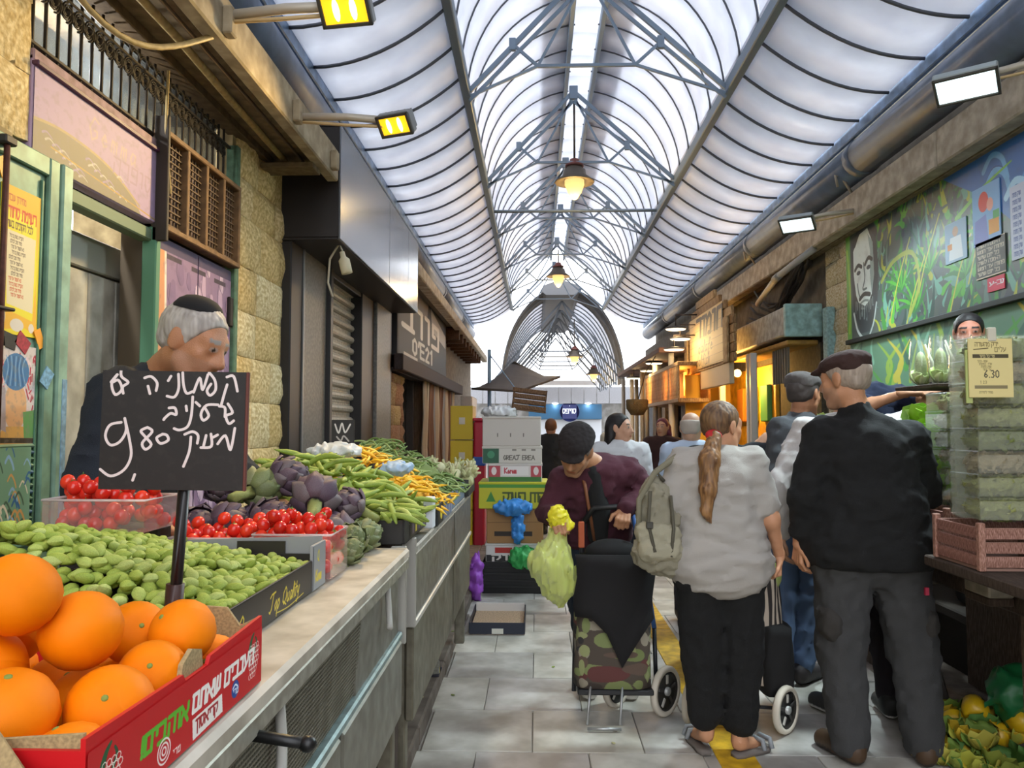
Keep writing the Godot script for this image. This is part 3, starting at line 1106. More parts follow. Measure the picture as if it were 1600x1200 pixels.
func build_roof() -> void:
	var roof := struct("ceiling", "arched translucent sheet roof over the street on grey steel trusses")
	var sheet := roof_mat("#f4f6fa")
	var steel := mt("#7f8f9f", 0.5, 0.4)
	var dark := mt("#5d6068", 0.6, 0.3)
	var pitch := 0.53
	var xc := 0.53
	var up := V(0, 0.006, 0)
	var L := pitch - 0.004
	# one panel of each kind, then copies down the street
	var kinds := {}
	kinds["vault_panel"] = [Geo.new(true).sheet([arch_row(0, xc, 1.16, 4.38, 1.25, 4, 82, 12), arch_row(-L, xc, 1.16, 4.38, 1.25, 4, 82, 12)], up).mesh(),
		Geo.new(true).sheet([arch_row(0, xc, 1.16, 4.38, 1.25, 98, 176, 12), arch_row(-L, xc, 1.16, 4.38, 1.25, 98, 176, 12)], up).mesh()]
	kinds["wing_panel"] = [Geo.new(true).sheet([wing_row(0, -1, 8), wing_row(-L, -1, 8)], up).mesh(), Geo.new(true).sheet([wing_row(0, 1, 8), wing_row(-L, 1, 8)], up).mesh()]
	kinds["ridge_panel"] = [Geo.new(true).sheet([arch_row(0, xc, 1.22, 4.5, 1.3, 68, 112, 10), arch_row(-L, xc, 1.22, 4.5, 1.3, 68, 112, 10)], up).mesh()]
	# the vault's lower sheets run on outside, over the upper part of each wing
	kinds["apron_panel"] = [Geo.new().sheet([[V(-1.0, 4.43, 0), V(-0.62, 4.52, 0)], [V(-1.0, 4.43, -L), V(-0.62, 4.52, -L)]], up).mesh(),
		Geo.new().sheet([[V(1.68, 4.52, 0), V(2.2, 4.43, 0)], [V(1.68, 4.52, -L), V(2.2, 4.43, -L)]], up).mesh()]
	kinds["ridge_flashing"] = [Geo.new(true).sheet([arch_row(0, xc, 1.17, 4.4, 1.26, 66, 82, 4), arch_row(-L, xc, 1.17, 4.4, 1.26, 66, 82, 4)], up).mesh(), Geo.new(true).sheet([arch_row(0, xc, 1.17, 4.4, 1.26, 98, 114, 4), arch_row(-L, xc, 1.17, 4.4, 1.26, 98, 114, 4)], up).mesh()]
	var ribs := [Geo.new(true).tube(arch_row(0, xc, 1.145, 4.38, 1.235, 2, 84, 14), 0.009, 5).mesh(), Geo.new(true).tube(arch_row(0, xc, 1.145, 4.38, 1.235, 96, 178, 14), 0.009, 5).mesh(),
		Geo.new(true).tube(wing_row(0, -1, 10), 0.0125, 5).mesh(), Geo.new(true).tube(wing_row(0, 1, 10), 0.0125, 5).mesh()]
	var n := 37
	var z_start := 0.7
	for i in n:
		var z := z_start - i * pitch
		var t := Transform3D(Basis.IDENTITY, V(0, 0, z))
		for k in kinds:
			for m in kinds[k]:
				put(k, m, sheet, roof, t)
		for k in 4:
			put("rib", ribs[k], dark, roof, t.translated(V(0, -0.012 if k > 1 else 0.0, 0)))
	var z1 := z_start - n * pitch
	for x in [-0.6, 1.66]:
		obj("roof_rail", Geo.new().box(V(x - 0.035, 4.29, z1), V(x + 0.035, 4.4, z_start), 0.008), steel, roof)
	for x in [-0.16, 0.16]:
		obj("ridge_beam", Geo.new().box(V(xc + x - 0.025, 5.54, z1), V(xc + x + 0.025, 5.66, z_start), 0.006), steel, roof)
	# trusses
	var tr := Geo.new()
	var apex := V(0.45, 5.42, 0)
	for s in [-1.0, 1.0]:
		var foot := V(-0.57 if s < 0 else 1.63, 4.35, 0)
		var un := V(-0.2 if s < 0 else 1.08, 4.76, 0)
		var ln := V(0.02 if s < 0 else 0.86, 4.56, 0)
		tr.bar(foot, apex, 0.03, 0.04)
		tr.bar(foot + V(0, -0.09, 0.0), apex + V(0, -0.12, 0), 0.022, 0.03)
		tr.bar(un, ln, 0.024)
		tr.bar(foot + V(0, -0.05, 0), ln, 0.022)
		tr.bar(ln, apex + V(0, -0.05, 0), 0.022)
		tr.box(un - V(0.03, 0.06, 0.02), un + V(0.03, 0.05, 0.02), 0.004)
	tr.bar(V(0.02, 4.56, 0), V(0.86, 4.56, 0), 0.026)
	tr.box(apex - V(0.05, 0.1, 0.03), apex + V(0.05, 0.06, 0.03), 0.006)
	var trm := tr.mesh()
	for i in 8:
		put("truss", trm, steel, roof, Transform3D(Basis.IDENTITY, V(0, 0, -1.6 - i * 2.45)))
	for z in [-10.27]:
		obj("tie_bar", Geo.new(true).tube([V(-0.6, 4.35, z), V(1.66, 4.35, z)], 0.022, 8), steel, roof)
	# gutters with their down-hung round pipes
	for s in [-1.0, 1.0]:
		var gx := -1.62 if s < 0 else 2.72
		var blue := mt("#7d9cc4", 0.35, 0.3, "blotch", 1.2)
		obj("gutter_lip", Geo.new().box(V(gx - 0.02 + 0.07 * -s, 3.84, z1), V(gx + 0.02 + 0.07 * -s, 3.97, 0.7), 0.008), blue, roof)
		var pipe := mt("#6d7b92", 0.4, 0.0, "blotch", 0.8)
		for j in 6:
			obj("gutter_pipe", Geo.new(true).tube([V(gx + 0.02 * s, 3.7, -0.2 - j * 3.1), V(gx + 0.02 * s, 3.7, -0.2 - j * 3.1 - 3.06)], 0.15, 20), pipe, roof)
			obj("pipe_collar", Geo.new(true).tube([V(gx + 0.02 * s, 3.7, -0.17 - j * 3.1), V(gx + 0.02 * s, 3.7, -0.27 - j * 3.1)], 0.157, 20), pipe, roof)


func build_far_hall() -> void:
	# the next hall beyond the gap: a rounder vault seen end on
	var hall := struct("ceiling", "second vaulted hall roof beyond the gap, rounded with a dark end ring")
	var sheet := roof_mat("#e6e8ec")
	var steel := mt("#68707a", 0.5, 0.4)
	var xc := 0.72
	var n := 12
	var pan := Geo.new(true).sheet([arch_row(0, xc, 1.66, 2.6, 2.55, 4, 176, 26), arch_row(-0.7, xc, 1.66, 2.6, 2.55, 4, 176, 26)], V(0, 0.01, 0)).mesh()
	var rib := Geo.new(true).tube(arch_row(0, xc, 1.64, 2.6, 2.52, 2, 178, 26), 0.018, 5).mesh()
	for i in n:
		put("vault_panel", pan, sheet, hall, Transform3D(Basis.IDENTITY, V(0, 0, -20.6 - i * 0.704)))
		put("rib", rib, steel, hall, Transform3D(Basis.IDENTITY, V(0, 0, -20.6 - i * 0.704)))
	var ring := mt("#4c4b4e", 0.8, 0, "blotch", 1.0)
	obj("end_ring", Geo.new(true).sheet([arch_row(-20.45, xc, 1.63, 2.6, 2.53, 0, 180, 26), arch_row(-22.2, xc, 1.63, 2.6, 2.53, 0, 180, 26)], V(0, 0.03, 0)), ring, hall)
	var cap := Geo.new()
	cap.at(Transform3D(Basis.IDENTITY, V(xc - 0.05, 5.02, -20.4)))
	cap.prism(PackedVector2Array([Vector2(-0.55, 0.05), Vector2(-0.4, -0.08), Vector2(0.4, -0.08), Vector2(0.55, 0.05), Vector2(0.5, 0.16), Vector2(0, 0.34), Vector2(-0.42, 0.2)]), -8.5, 0)
	obj("ridge_cap", cap, mt("#6c6d70", 0.7, 0.2), hall)
	for k in 5:
		var t := Geo.new()
		var z := -21.2 - k * 1.7
		var ap := V(xc, 4.9, z)
		for s in [-1.0, 1.0]:
			t.bar(V(xc + s * 1.85, 2.75, z), ap, 0.05)
			t.bar(V(xc + s * 1.6, 2.75, z - 0.1), ap + V(0, -0.25, -0.1), 0.04)
			t.bar(V(xc + s * 0.95, 3.8, z), V(xc + s * 0.6, 3.5, z), 0.035)
			t.bar(V(xc + s * 0.6, 3.5, z), ap, 0.035)
		t.bar(V(xc - 0.6, 3.5, z), V(xc + 0.6, 3.5, z), 0.035)
		obj("truss", t, steel, hall)
	# cross street at the end with its own low roof, wall and blue fascia
	var w := struct("wall_back", "shop front closing the far end of the street")
	obj("white_beam", Geo.new().box(V(-3.2, 2.98, -29.3), V(4.4, 3.16, -29.1), 0.01), mt("#dcd9d8", 0.7), w)
	for k in 15:
		var x := -3.1 + k * 0.5
		obj("roof_strip", Geo.new().box(V(x, 2.32, -30.4), V(x + 0.47, 2.97, -30.36), 0.004), mt("#9c9da2", 0.6, 0.1, "grain", 1.0), w)
	obj("back_wall", Geo.new().box(V(-3.6, -0.1, -31.2), V(4.8, 3.0, -30.9)), mt("#8f8e8c", 0.8, 0, "blotch", 0.6), w)
	obj("shop_fascia", Geo.new().box(V(-0.3, 1.7, -30.7), V(2.6, 2.3, -30.5), 0.02), mt("#1f5070", 0.5), w)
	obj("shop_shutter", Geo.new().box(V(-0.3, 0, -30.8), V(2.6, 1.7, -30.7), 0.01), mt("#aeb2b8", 0.6), w)
	var p := Paint.new(128, 128, Color("#1f5070"))
	p.disc(64, 64, 62, 62, Color("#232a5c"))
	p.text(heb("סויפס"), 18, 48, 26, 6, Color("#e8ecf4"), 0.0, 0.16)
	p.disc(64, 28, 3, 3, Color("#c8d4ec"))
	var sg := Geo.new(true)
	sg.at(Transform3D(Basis(Vector3.RIGHT, PI / 2), V(1.32, 2.0, -30.42)))
	sg.lathe([Vector2(0, -0.03), Vector2(0.4, -0.03), Vector2(0.4, 0.03), Vector2(0.385, 0.035)], 28)
	var rs := thing("round_sign", "round navy sign with white Hebrew letters on blue fascia at street end", "sign")
	obj("disc", sg, mt("#232a5c", 0.5), rs)
	var fq := Geo.new()
	fq.quad(V(1.04, 1.72, -30.38), V(1.6, 1.72, -30.38), V(1.6, 2.28, -30.38), V(1.04, 2.28, -30.38), Vector2(0.15, 0.85), Vector2(0.85, 0.15))
	obj("lettering", fq, print_mat(p), rs)
	for x in [0.75, 2.05]:
		var dl := thing("fascia_light", "small white light shining on blue fascia beside the round navy sign", "light", Vector3.ZERO, 0.0, "lights on the blue fascia")
		obj("glowing_disc", Geo.new(true).ball(V(x, 2.32, -30.35), V(0.14, 0.035, 0.1), 12, 6), lit_mat("#f2f8ff", 1.3), dl)
		var o := OmniLight3D.new()
		o.name = "glow"
		o.position = V(x, 2.25, -30.3)
		o.light_color = Color(0.9, 0.96, 1.0)
		o.light_energy = 0.2
		o.omni_range = 20
		o.shadow_enabled = true
		dl.add_child(o)
	# a loose curved awning sheet hanging across the gap
	var aw := thing("awning_sheet", "grey curved awning sheet hanging over left stalls before the far vault", "awning")
	var rows := []
	for i in 7:
		var t := i / 6.0
		rows.append([V(-1.3 + t * 0.85, 2.2 + 0.55 * pow(t, 1.6), -15.6), V(-0.4 + t * 0.55, 2.12 + 0.3 * t, -15.1), V(-0.32 + t * 0.78, 2.1 + 0.28 * t, -14.6)])
	obj("sheet", Geo.new(true).sheet(rows, V(0, 0.012, 0)), roof_mat("#a2a0a0"), aw)
	obj("edge_trim", Geo.new(true).tube([V(-1.3, 2.2, -15.6), V(-0.32, 2.1, -14.6), V(0.46, 2.38, -14.6)], 0.025, 6), mt("#55504e", 0.6), aw)
	obj("support_pole", Geo.new(true).tube([V(-0.95, 0, -15.6), V(-0.95, 3.0, -15.6)], 0.04, 10), mt("#7394b8", 0.5, 0.2), aw)
	obj("stay", Geo.new(true).tube([V(-0.95, 2.9, -15.6), V(-0.35, 2.1, -14.65)], 0.012, 6), mt("#7394b8", 0.5, 0.2), aw)


# ------------------------------------------------------------------ left side
var stone_meshes := []


func stone_set() -> void:
	for v in 6:
		var g := Geo.new(true)
		var rows := []
		for i in 5:
			var row := []
			for j in 6:
				var y := i / 4.0 - 0.5
				var z := 0.5 - j / 5.0
				var edge := 1.0 - smoothstep(0.43, 0.5, maxf(absf(y), absf(z)))
				row.append(V(edge * (0.55 + noise3.get_noise_3d(v * 7.3 + y * 3.1, z * 3.6, v) * 0.6), y * 0.985 + noise3.get_noise_3d(v, z * 3, 9) * 0.03, z * 0.985 + noise3.get_noise_3d(y * 3, v, 3) * 0.02))
			rows.append(row)
		g.sheet(rows, V(-1.5, 0, 0))
		stone_meshes.append(g.mesh())


func stones(parent: Node3D, x: float, y0: float, y1: float, za: float, zb: float, depth: float, flip := 1.0, tones := ["#ffe9b4", "#f8e0a6", "#fff0c4", "#f2d89c"]) -> void:
	if stone_meshes.is_empty():
		stone_set()
	var y := y0
	while y < y1 - 0.04:
		var h := minf(rf(0.19, 0.27), y1 - y)
		var z := za - rf(0, 0.12)
		var first := true
		while z > zb + 0.03:
			var l := rf(0.26, 0.46)
			if first:
				l = za - z + l * 0.6
				z = za
				first = false
			if z - l < zb + 0.1:
				l = z - zb
			var t := Transform3D(Basis(V(depth * flip, 0, 0), V(0, h, 0), V(0, 0, l)), V(x, y + h / 2, z - l / 2))
			put("stone", stone_meshes[rng.randi() % 6], mt(tones[rng.randi() % tones.size()], 0.9, 0, "stone", 4.0, "rough"), parent, t)
			z -= l
		y += h


func build_left_buildings() -> void:
	var w := struct("wall_left", "old rough stone shop wall along the left side")
	var mortar := mt("#b8a47a", 0.95, 0, "stain", 1.2)
	# wall mass with a door opening between z -2.46 and -3.04
	obj("wall_mass", Geo.new().box(V(-2.4, 0, -2.2), V(-1.56, 3.6, 6)), mortar, w)
	obj("wall_mass", Geo.new().box(V(-1.7, 0, -2.46), V(-1.59, 2.27, -2.2)), mortar, w)
	obj("wall_mass", Geo.new().box(V(-1.72, 2.98, -4.75), V(-1.66, 3.6, -2.2)), mt("#4c463c", 0.95, 0, "stain", 1.0), w)
	obj("wall_mass", Geo.new().box(V(-1.72, 2.27, -3.9), V(-1.61, 2.62, -2.2)), mt("#4c463c", 0.95, 0, "stain", 1.0), w)
	obj("wall_mass", Geo.new().box(V(-2.4, 0, -4.9), V(-1.57, 3.6, -3.86)), mortar, w)
	var plaster := mt("#7d7468", 0.95, 0, "stain", 0.8)
	obj("wall_mass", Geo.new().box(V(-2.6, 0, -8.62), V(-1.62, 3.9, -4.9)), plaster, w)
	obj("wall_mass", Geo.new().box(V(-2.6, 0, -19), V(-1.62, 3.9, -9.82)), plaster, w)
	obj("wall_mass", Geo.new().box(V(-2.6, 2.3, -9.82), V(-1.62, 3.9, -8.62)), plaster, w)
	obj("shop_room_back", Geo.new().box(V(-4.2, 0, -10.4), V(-4.1, 2.6, -8.0)), plaster, w)
	obj("shop_room_side", Geo.new().box(V(-4.2, 0, -8.62), V(-2.6, 2.6, -8.5)), plaster, w)
	obj("shop_room_side", Geo.new().box(V(-4.2, 0, -9.94), V(-2.6, 2.6, -9.82)), plaster, w)
	obj("shop_room_ceiling", Geo.new().box(V(-4.2, 2.3, -9.94), V(-2.6, 2.4, -8.5)), plaster, w)
	obj("wall_mass", Geo.new().box(V(-1.7, 0, -3.86), V(-1.6, 2.27, -3.06)), mt("#514636", 0.9), w)
	obj("upper_wall", Geo.new().box(V(-2.6, 3.6, -19), V(-1.95, 4.6, 2)), mt("#8d8778", 0.9, 0, "blotch", 0.6), w)
	# room behind the opening
	obj("room_back", Geo.new().box(V(-2.75, 0, -3.9), V(-2.65, 2.6, -2.1)), mt("#77757a", 0.9), w)
	obj("room_ceiling", Geo.new().box(V(-2.7, 3.1, -3.9), V(-1.72, 3.16, -2.1)), mt("#8a8784", 0.9), w)
	obj("room_side", Geo.new().box(V(-2.7, 0, -2.2), V(-2.4, 3.1, -2.1)), mt("#8a8784", 0.9), w)
	stones(w, -1.56, 2.32, 3.0, -1.2, -2.27, 0.03, 1.0, ["#e4cf9c", "#dac48e", "#e8d6a8"])
	stones(w, -1.56, 0.07, 3.05, -3.9, -4.76, 0.035)
	# grey locker standing inside the doorway
	var lk := thing("tall_cabinet", "tall pale grey metal cabinet inside the green doorway", "cabinet")
	obj("body", Geo.new().box(V(-2.3, 0.07, -3.3), V(-1.745, 2.18, -2.3), 0.01), mt("#9d998c", 0.6, 0.1, "blotch", 1.0), lk)
	for k in 5:
		obj("door_panel", Geo.new().box(V(-1.742, 0.12, -2.32 - k * 0.19 - 0.184), V(-1.726, 2.04, -2.32 - k * 0.19), 0.004), mt("#c4c0b4", 0.5, 0.1, "blotch", 1.2), lk)
	obj("top_rail", Geo.new().box(V(-1.745, 2.05, -3.3), V(-1.722, 2.18, -2.3), 0.005), mt("#a5a295", 0.5, 0.1), lk)
	# green steel door leaf folded back, frame and header
	var gd := struct("door_1", "sea green steel door leaf covered with posters and stickers")
	var green := mt("#7ea48c", 0.5, 0.1, "blotch", 1.4)
	var green2 := mt("#5f8f74", 0.5, 0.1, "blotch", 1.4)
	obj("door_leaf", Geo.new().box(V(-1.59, 0.1, -2.4), V(-1.555, 2.3, -1.7), 0.006), green, gd)
	for zz in [[-2.4, -2.35], [-1.75, -1.7]]:
		obj("door_stile", Geo.new().box(V(-1.556, 0.1, zz[0]), V(-1.538, 2.3, zz[1]), 0.004), green, gd)
	for yy in [[2.24, 2.3], [0.98, 1.06], [0.1, 0.2]]:
		obj("door_rail", Geo.new().box(V(-1.556, yy[0], -2.35), V(-1.54, yy[1], -1.75), 0.004), green, gd)
	obj("inner_moulding", Geo.new().box(V(-1.556, 1.08, -2.335), V(-1.546, 2.22, -2.325), 0.002), green2, gd)
	obj("bolt_rod", Geo.new(true).tube([V(-1.525, 1.4, -2.13), V(-1.525, 2.28, -2.13)], 0.0085, 8), mt("#5a2f24", 0.6, 0.3, "stain", 6.0), gd)
	obj("rod_guide", Geo.new().box(V(-1.545, 2.26, -2.155), V(-1.51, 2.285, -2.105), 0.004), mt("#2c2622", 0.6), gd)
	obj("rod_guide", Geo.new().box(V(-1.545, 1.78, -2.17), V(-1.51, 1.79, -2.1), 0.003), mt("#2c2622", 0.6), gd)
	for k in 16:
		var py := 1.09 + k * 0.02
		obj("louvre", Geo.new().at(Transform3D(Basis(V(0, 0, 1), -0.5), V(-1.548, py, 0))).box(V(-0.006, -0.004, -2.32), V(0.008, 0.004, -1.8), 0.001), [green, green2, mt("#5b86a8", 0.5, 0, "stain", 5.0)][k % 3], gd)
	obj("door_post", Geo.new().box(V(-1.6, 0, -2.46), V(-1.53, 2.3, -2.405), 0.006), mt("#8fb29c", 0.5, 0.1, "blotch", 1.6), gd)
	obj("door_post", Geo.new().box(V(-1.6, 0, -3.075), V(-1.54, 2.26, -3.035), 0.005), mt("#4f7f63", 0.5, 0.1), gd)
	obj("door_header", Geo.new().box(V(-1.62, 2.2, -3.05), V(-1.56, 2.25, -2.45), 0.005), mt("#6e7f66", 0.6, 0.1), gd)
	obj("far_frame", Geo.new().box(V(-1.6, 0, -3.9), V(-1.54, 2.9, -3.855), 0.005), mt("#5f8468", 0.6, 0.1, "stain", 2.0), gd)
	posters()
	# painted sign board over the doorway
	var ps := thing("painted_signboard", "pale purple painted signboard above green doorway with faded script", "sign")
	obj("board", Geo.new().box(V(-1.6, 2.27, -3.04), V(-1.552, 2.6, -2.27), 0.004), mt("#a98fa6", 0.6), ps)
	var p := Paint.new(512, 224, Color("#a48cab"))
	p.poly([Vector2(0, 130), Vector2(90, 120), Vector2(220, 128), Vector2(320, 150), Vector2(400, 185), Vector2(440, 224), Vector2(0, 224)], Color("#857a62"))
	p.curve([Vector2(0, 128), Vector2(90, 118), Vector2(220, 126), Vector2(320, 150), Vector2(430, 200)], 7, Color("#a8936a"))
	for k in 22:
		var q := Vector2(30 + (k * 61) % 330, 150 + (k * 23) % 60)
		p.curve([q, q + Vector2(14, -6), q + Vector2(34, 4)], 6, Color("#b3aa9c") if k % 2 else Color("#9a86a0"), 2)
	p.line([Vector2(60, 175), Vector2(512, 216)], 4, Color("#b08f45"))
	p.text("Gemma", 190, 30, 62, 6, Color("#ad9698"), 0.15)
	p.text(heb("סופרה"), 300, 100, 44, 6, Color("#9a8298"), 0.1)
	p.grime(4, 0.03, Color("#8a7b80"), 0.35)
	var q4 := Geo.new()
	q4.quad(V(-1.549, 2.275, -2.275), V(-1.549, 2.275, -3.035), V(-1.549, 2.57, -3.035), V(-1.549, 2.57, -2.275))
	obj("painting", q4, print_mat(p), ps)
	obj("top_bar", Geo.new().box(V(-1.56, 2.565, -3.04), V(-1.535, 2.582, -2.27), 0.003), mt("#4a2440", 0.5), ps)
	obj("top_ledge", Geo.new().box(V(-1.6, 2.582, -3.04), V(-1.55, 2.62, -2.27), 0.004), mt("#a88a92", 0.7, 0, "stain", 2.0), ps)
	# wrought iron window grille
	var wn := struct("window_1", "wrought iron grille with rosettes in front of a dim glazed fanlight")
	obj("pane", Geo.new().box(V(-1.655, 2.62, -3.84), V(-1.648, 2.98, -2.27)), clear_mat("#8c979c", 0.55, 0.2), wn)
	var iron := mt("#3a3228", 0.6, 0.4, "grain", 3.0)
	for k in 24:
		var z := -2.3 - k * 0.064
		obj("grille_bar", Geo.new(true).tube([V(-1.58, 2.62, z), V(-1.58, 2.95, z)], 0.006, 6), iron, wn)
	for y in [2.65, 2.88]:
		obj("grille_rail", Geo.new().box(V(-1.59, y - 0.006, -3.84), V(-1.57, y + 0.006, -2.27), 0.002), iron, wn)
	var ros := Geo.new(true)
	for a in 6:
		var pts := []
		for b in 7:
			var th := TAU * a / 6 + b * 0.45
			pts.append(V(0, sin(th) * (0.012 + 0.004 * b), cos(th) * (0.012 + 0.004 * b)))
		ros.tube(pts, 0.004, 4)
	ros.ball(Vector3.ZERO, Vector3.ONE * 0.013, 8, 6)
	var rosm := ros.mesh()
	for k in 23:
		put("rosette", rosm, iron, wn, Transform3D(Basis.IDENTITY, V(-1.572, 2.835, -2.332 - k * 0.064)))
	for k in 22:
		var pts := []
		for b in 8:
			var th := PI * b / 7.0
			pts.append(V(-1.575, 2.905 + sin(th) * 0.025, -2.3 - k * 0.064 - 0.032 + cos(th) * 0.03))
		obj("scroll", Geo.new(true).tube(pts, 0.0035, 4), iron, wn)
	# framed lattice shutter beside it
	var ls := thing("lattice_shutter", "brown framed lattice shutter beside the purple signboard", "shutter")
	var brown := mt("#7d5f3c", 0.7, 0, "stain", 2.0)
	obj("backing", Geo.new().box(V(-1.58, 2.27, -3.83), V(-1.56, 2.66, -3.06), 0.003), mt("#6d5f66", 0.8, 0, "stain", 2.0), ls)
	for b in [[2.25, 2.275, -3.84, -3.05], [2.645, 2.67, -3.84, -3.05]]:
		obj("frame", Geo.new().box(V(-1.57, b[0], b[2]), V(-1.51, b[1], b[3]), 0.004), brown, ls)
	for k in 5:
		var z := -3.06 - k * 0.1925
		obj("frame", Geo.new().box(V(-1.57, 2.25, z - 0.011), V(-1.512, 2.67, z + 0.011), 0.003), brown, ls)
	for k in 4:
		for a in 5:
			var z := -3.06 - k * 0.1925 - 0.032 * (a + 1)
			obj("slat", Geo.new().box(V(-1.548, 2.275, z - 0.003), V(-1.542, 2.645, z + 0.003)), mt("#5e4a34", 0.7), ls)
		for a in 12:
			var y := 2.29 + a * 0.03
			obj("slat", Geo.new().box(V(-1.542, y - 0.003, -3.06 - k * 0.1925 - 0.18), V(-1.537, y + 0.003, -3.07 - k * 0.1925)), mt("#5e4a34", 0.7), ls)
	obj("post", Geo.new().box(V(-1.56, 2.2, -3.055), V(-1.5, 2.72, -3.035), 0.003), mt("#2c2219", 0.7), ls)
	# purple painted shutter doors under it
	var pd := struct("door_2", "shutter doors painted with purple drops")
	var pp := Paint.new(384, 640, Color("#8a7192"))
	for k in 110:
		var q := Vector2(rf(0, 384), rf(0, 640))
		var rr := rf(10, 22)
		pp.curve([q, q + Vector2(rf(-8, 8), rr * 2.5)], rr, Color(["#b49ab8", "#7c6488", "#c6b0c8", "#9b84a4"][k % 4]), rr * 1.6)
		pp.curve([q + Vector2(-rr * 0.6, 0), q + Vector2(-rr * 0.9, rr * 2), q + Vector2(0, rr * 3.2)], 3, Color("#5f4a70"))
	pp.poly([Vector2(0, 0), Vector2(34, 30), Vector2(40, 220), Vector2(58, 300), Vector2(40, 420), Vector2(0, 520)], Color("#c98d62"))
	pp.curve([Vector2(34, 20), Vector2(44, 200), Vector2(64, 280), Vector2(52, 420)], 9, Color("#d9d2c4"))
	pp.rect(0, 0, 384, 24, Color("#453a5c"))
	for k in 3:
		pp.rect(40 + k * 120, 28 + k * 3, 70, 10, Color("#3a2c3c"))
	pp.grime(12, 0.02, Color("#5e4c66"), 0.3)
	var pmat := print_mat(pp)
	for k in 2:
		var z0 := -3.085 - k * 0.385
		var leaf := Geo.new()
		leaf.box(V(-1.6, 0.6, z0 - 0.378), V(-1.562, 2.24, z0), 0.004)
		obj("door_leaf", leaf, mt("#7a6482", 0.6), pd)
		var lq := Geo.new()
		lq.quad(V(-1.559, 0.9, z0 - 0.002), V(-1.559, 0.9, z0 - 0.376), V(-1.559, 2.235, z0 - 0.376), V(-1.559, 2.235, z0 - 0.002), Vector2(k * 0.5, 1), Vector2(k * 0.5 + 0.5, 0))
		obj("painted_face", lq, pmat, pd)
	obj("hinge", Geo.new().box(V(-1.56, 1.95, -3.84), V(-1.54, 2.1, -3.8), 0.005), mt("#2a2420", 0.6, 0.4), pd)
	# flat canopy with conduits
	var cn := struct("trim_1", "beige concrete canopy slab above the left stall")
	var beige := mt("#b3a488", 0.85, 0, "stain", 1.0)
	obj("slab", Geo.new().box(V(-1.9, 3.0, -4.58), V(-1.215, 3.08, 6), 0.006), mt("#8d7a5c", 0.9, 0, "stain", 1.3), cn)
	obj("edge_beam", Geo.new().box(V(-1.27, 2.93, -4.56), V(-1.2, 3.12, 6), 0.008), beige, cn)
	for z in [-4.4, -3.7, -2.85, -1.6, -0.4]:
		obj("bracket", Geo.new().box(V(-1.2, 2.95, z - 0.03), V(-1.16, 3.06, z + 0.03), 0.006), beige, cn)
	obj("batten", Geo.new().box(V(-1.6, 2.955, -4.5), V(-1.52, 3.0, 6), 0.004), mt("#6b573c", 0.85, 0, "stain", 2.0), cn)
	obj("cross_plank", Geo.new().box(V(-1.55, 2.9, -4.35), V(-1.25, 2.93, -4.2), 0.004), mt("#7a684a", 0.85, 0, "stain", 2.0), cn)
	var cream := mt("#c9b078", 0.5, 0, "stain", 3.0)
	var c1 := thing("conduit", "cream conduit running along underside of the left canopy", "conduit")
	obj("pipe", Geo.new(true).tube([V(-1.4, 2.965, 2), V(-1.4, 2.965, -2.9), V(-1.42, 2.965, -3.4), V(-1.44, 2.965, -4.4)], 0.017, 8), cream, c1)
	obj("pipe", Geo.new(true).tube([V(-1.33, 2.97, 1.0), V(-1.34, 2.97, -4.45)], 0.009, 6), mt("#5d4a34", 0.6), c1)
	var c2 := thing("hanging_cable", "sagging cream cable looped from grille to canopy edge", "cable")
	var pts := []
	for k in 15:
		var t := k / 14.0
		pts.append(V(-1.52 + 0.3 * t, 2.97 - 0.26 * sin(PI * t) * (1 - 0.35 * t), -2.15 - 0.72 * t))
	obj("cable", Geo.new(true).tube(pts, 0.011, 7), cream, c2)
	obj("drop", Geo.new(true).tube([V(-1.5, 2.9, -3.02), V(-1.515, 2.65, -3.04), V(-1.5, 2.4, -3.06)], 0.006, 6), cream, c2)
	# black shop front with roller shutter and big sign box
	var sh := struct("door_3", "closed grey roller shutter in a black steel shop front")
	var black := mt("#241f1e", 0.45, 0.1)
	var gris := mt("#75716a", 0.45, 0.2, "grain", 1.0)
	for b in [[-4.62, -4.86, -1.5, 0], [-4.86, -5.42, -1.5, 1], [-5.42, -5.5, -1.47, 0], [-6.5, -6.98, -1.49, 0], [-6.98, -7.64, -1.46, 1], [-7.64, -7.8, -1.48, 0]]:
		obj("post", Geo.new().box(V(-1.64, 0, b[1]), V(b[2], 2.62, b[0] - 0.004), 0.008), gris if b[3] else black, sh)
	obj("trim_strip", Geo.new().box(V(-1.5, 0.05, -4.87), V(-1.488, 2.6, -4.85), 0.003), mt("#8a8884", 0.3, 0.6), sh)
	for k in 26:
		var y := 0.07 + k * 0.098
		var sl := Geo.new()
		sl.at(Transform3D(Basis(V(0, 1, 0), PI / 2), V(-1.6, y, -5.5)))
		sl.prism(PackedVector2Array([Vector2(0, 0), Vector2(1.0, 0), Vector2(1.0, 0.096), Vector2(0, 0.096)]), 0.0, 0.012)
		sl.at(Transform3D.IDENTITY)
		sl.tube([V(-1.585, y + 0.05, -5.5), V(-1.585, y + 0.05, -6.5)], 0.03, 10)
		obj("slat", sl, mt("#c4baa8", 0.5, 0.1, "grain", 0.8), sh)
	obj("lintel", Geo.new().box(V(-1.62, 2.55, -6.6), V(-1.5, 2.65, -5.4), 0.005), black, sh)
	var sb := thing("sign_box", "large grey metal sign box with black side over the roller shutter", "sign box")
	obj("side_panel", Geo.new().box(V(-1.62, 2.6, -4.66), V(-1.205, 3.29, -4.6), 0.004), black, sb)
	obj("underside", Geo.new().box(V(-1.62, 2.585, -7.68), V(-1.21, 2.6, -4.6), 0.002), black, sb)
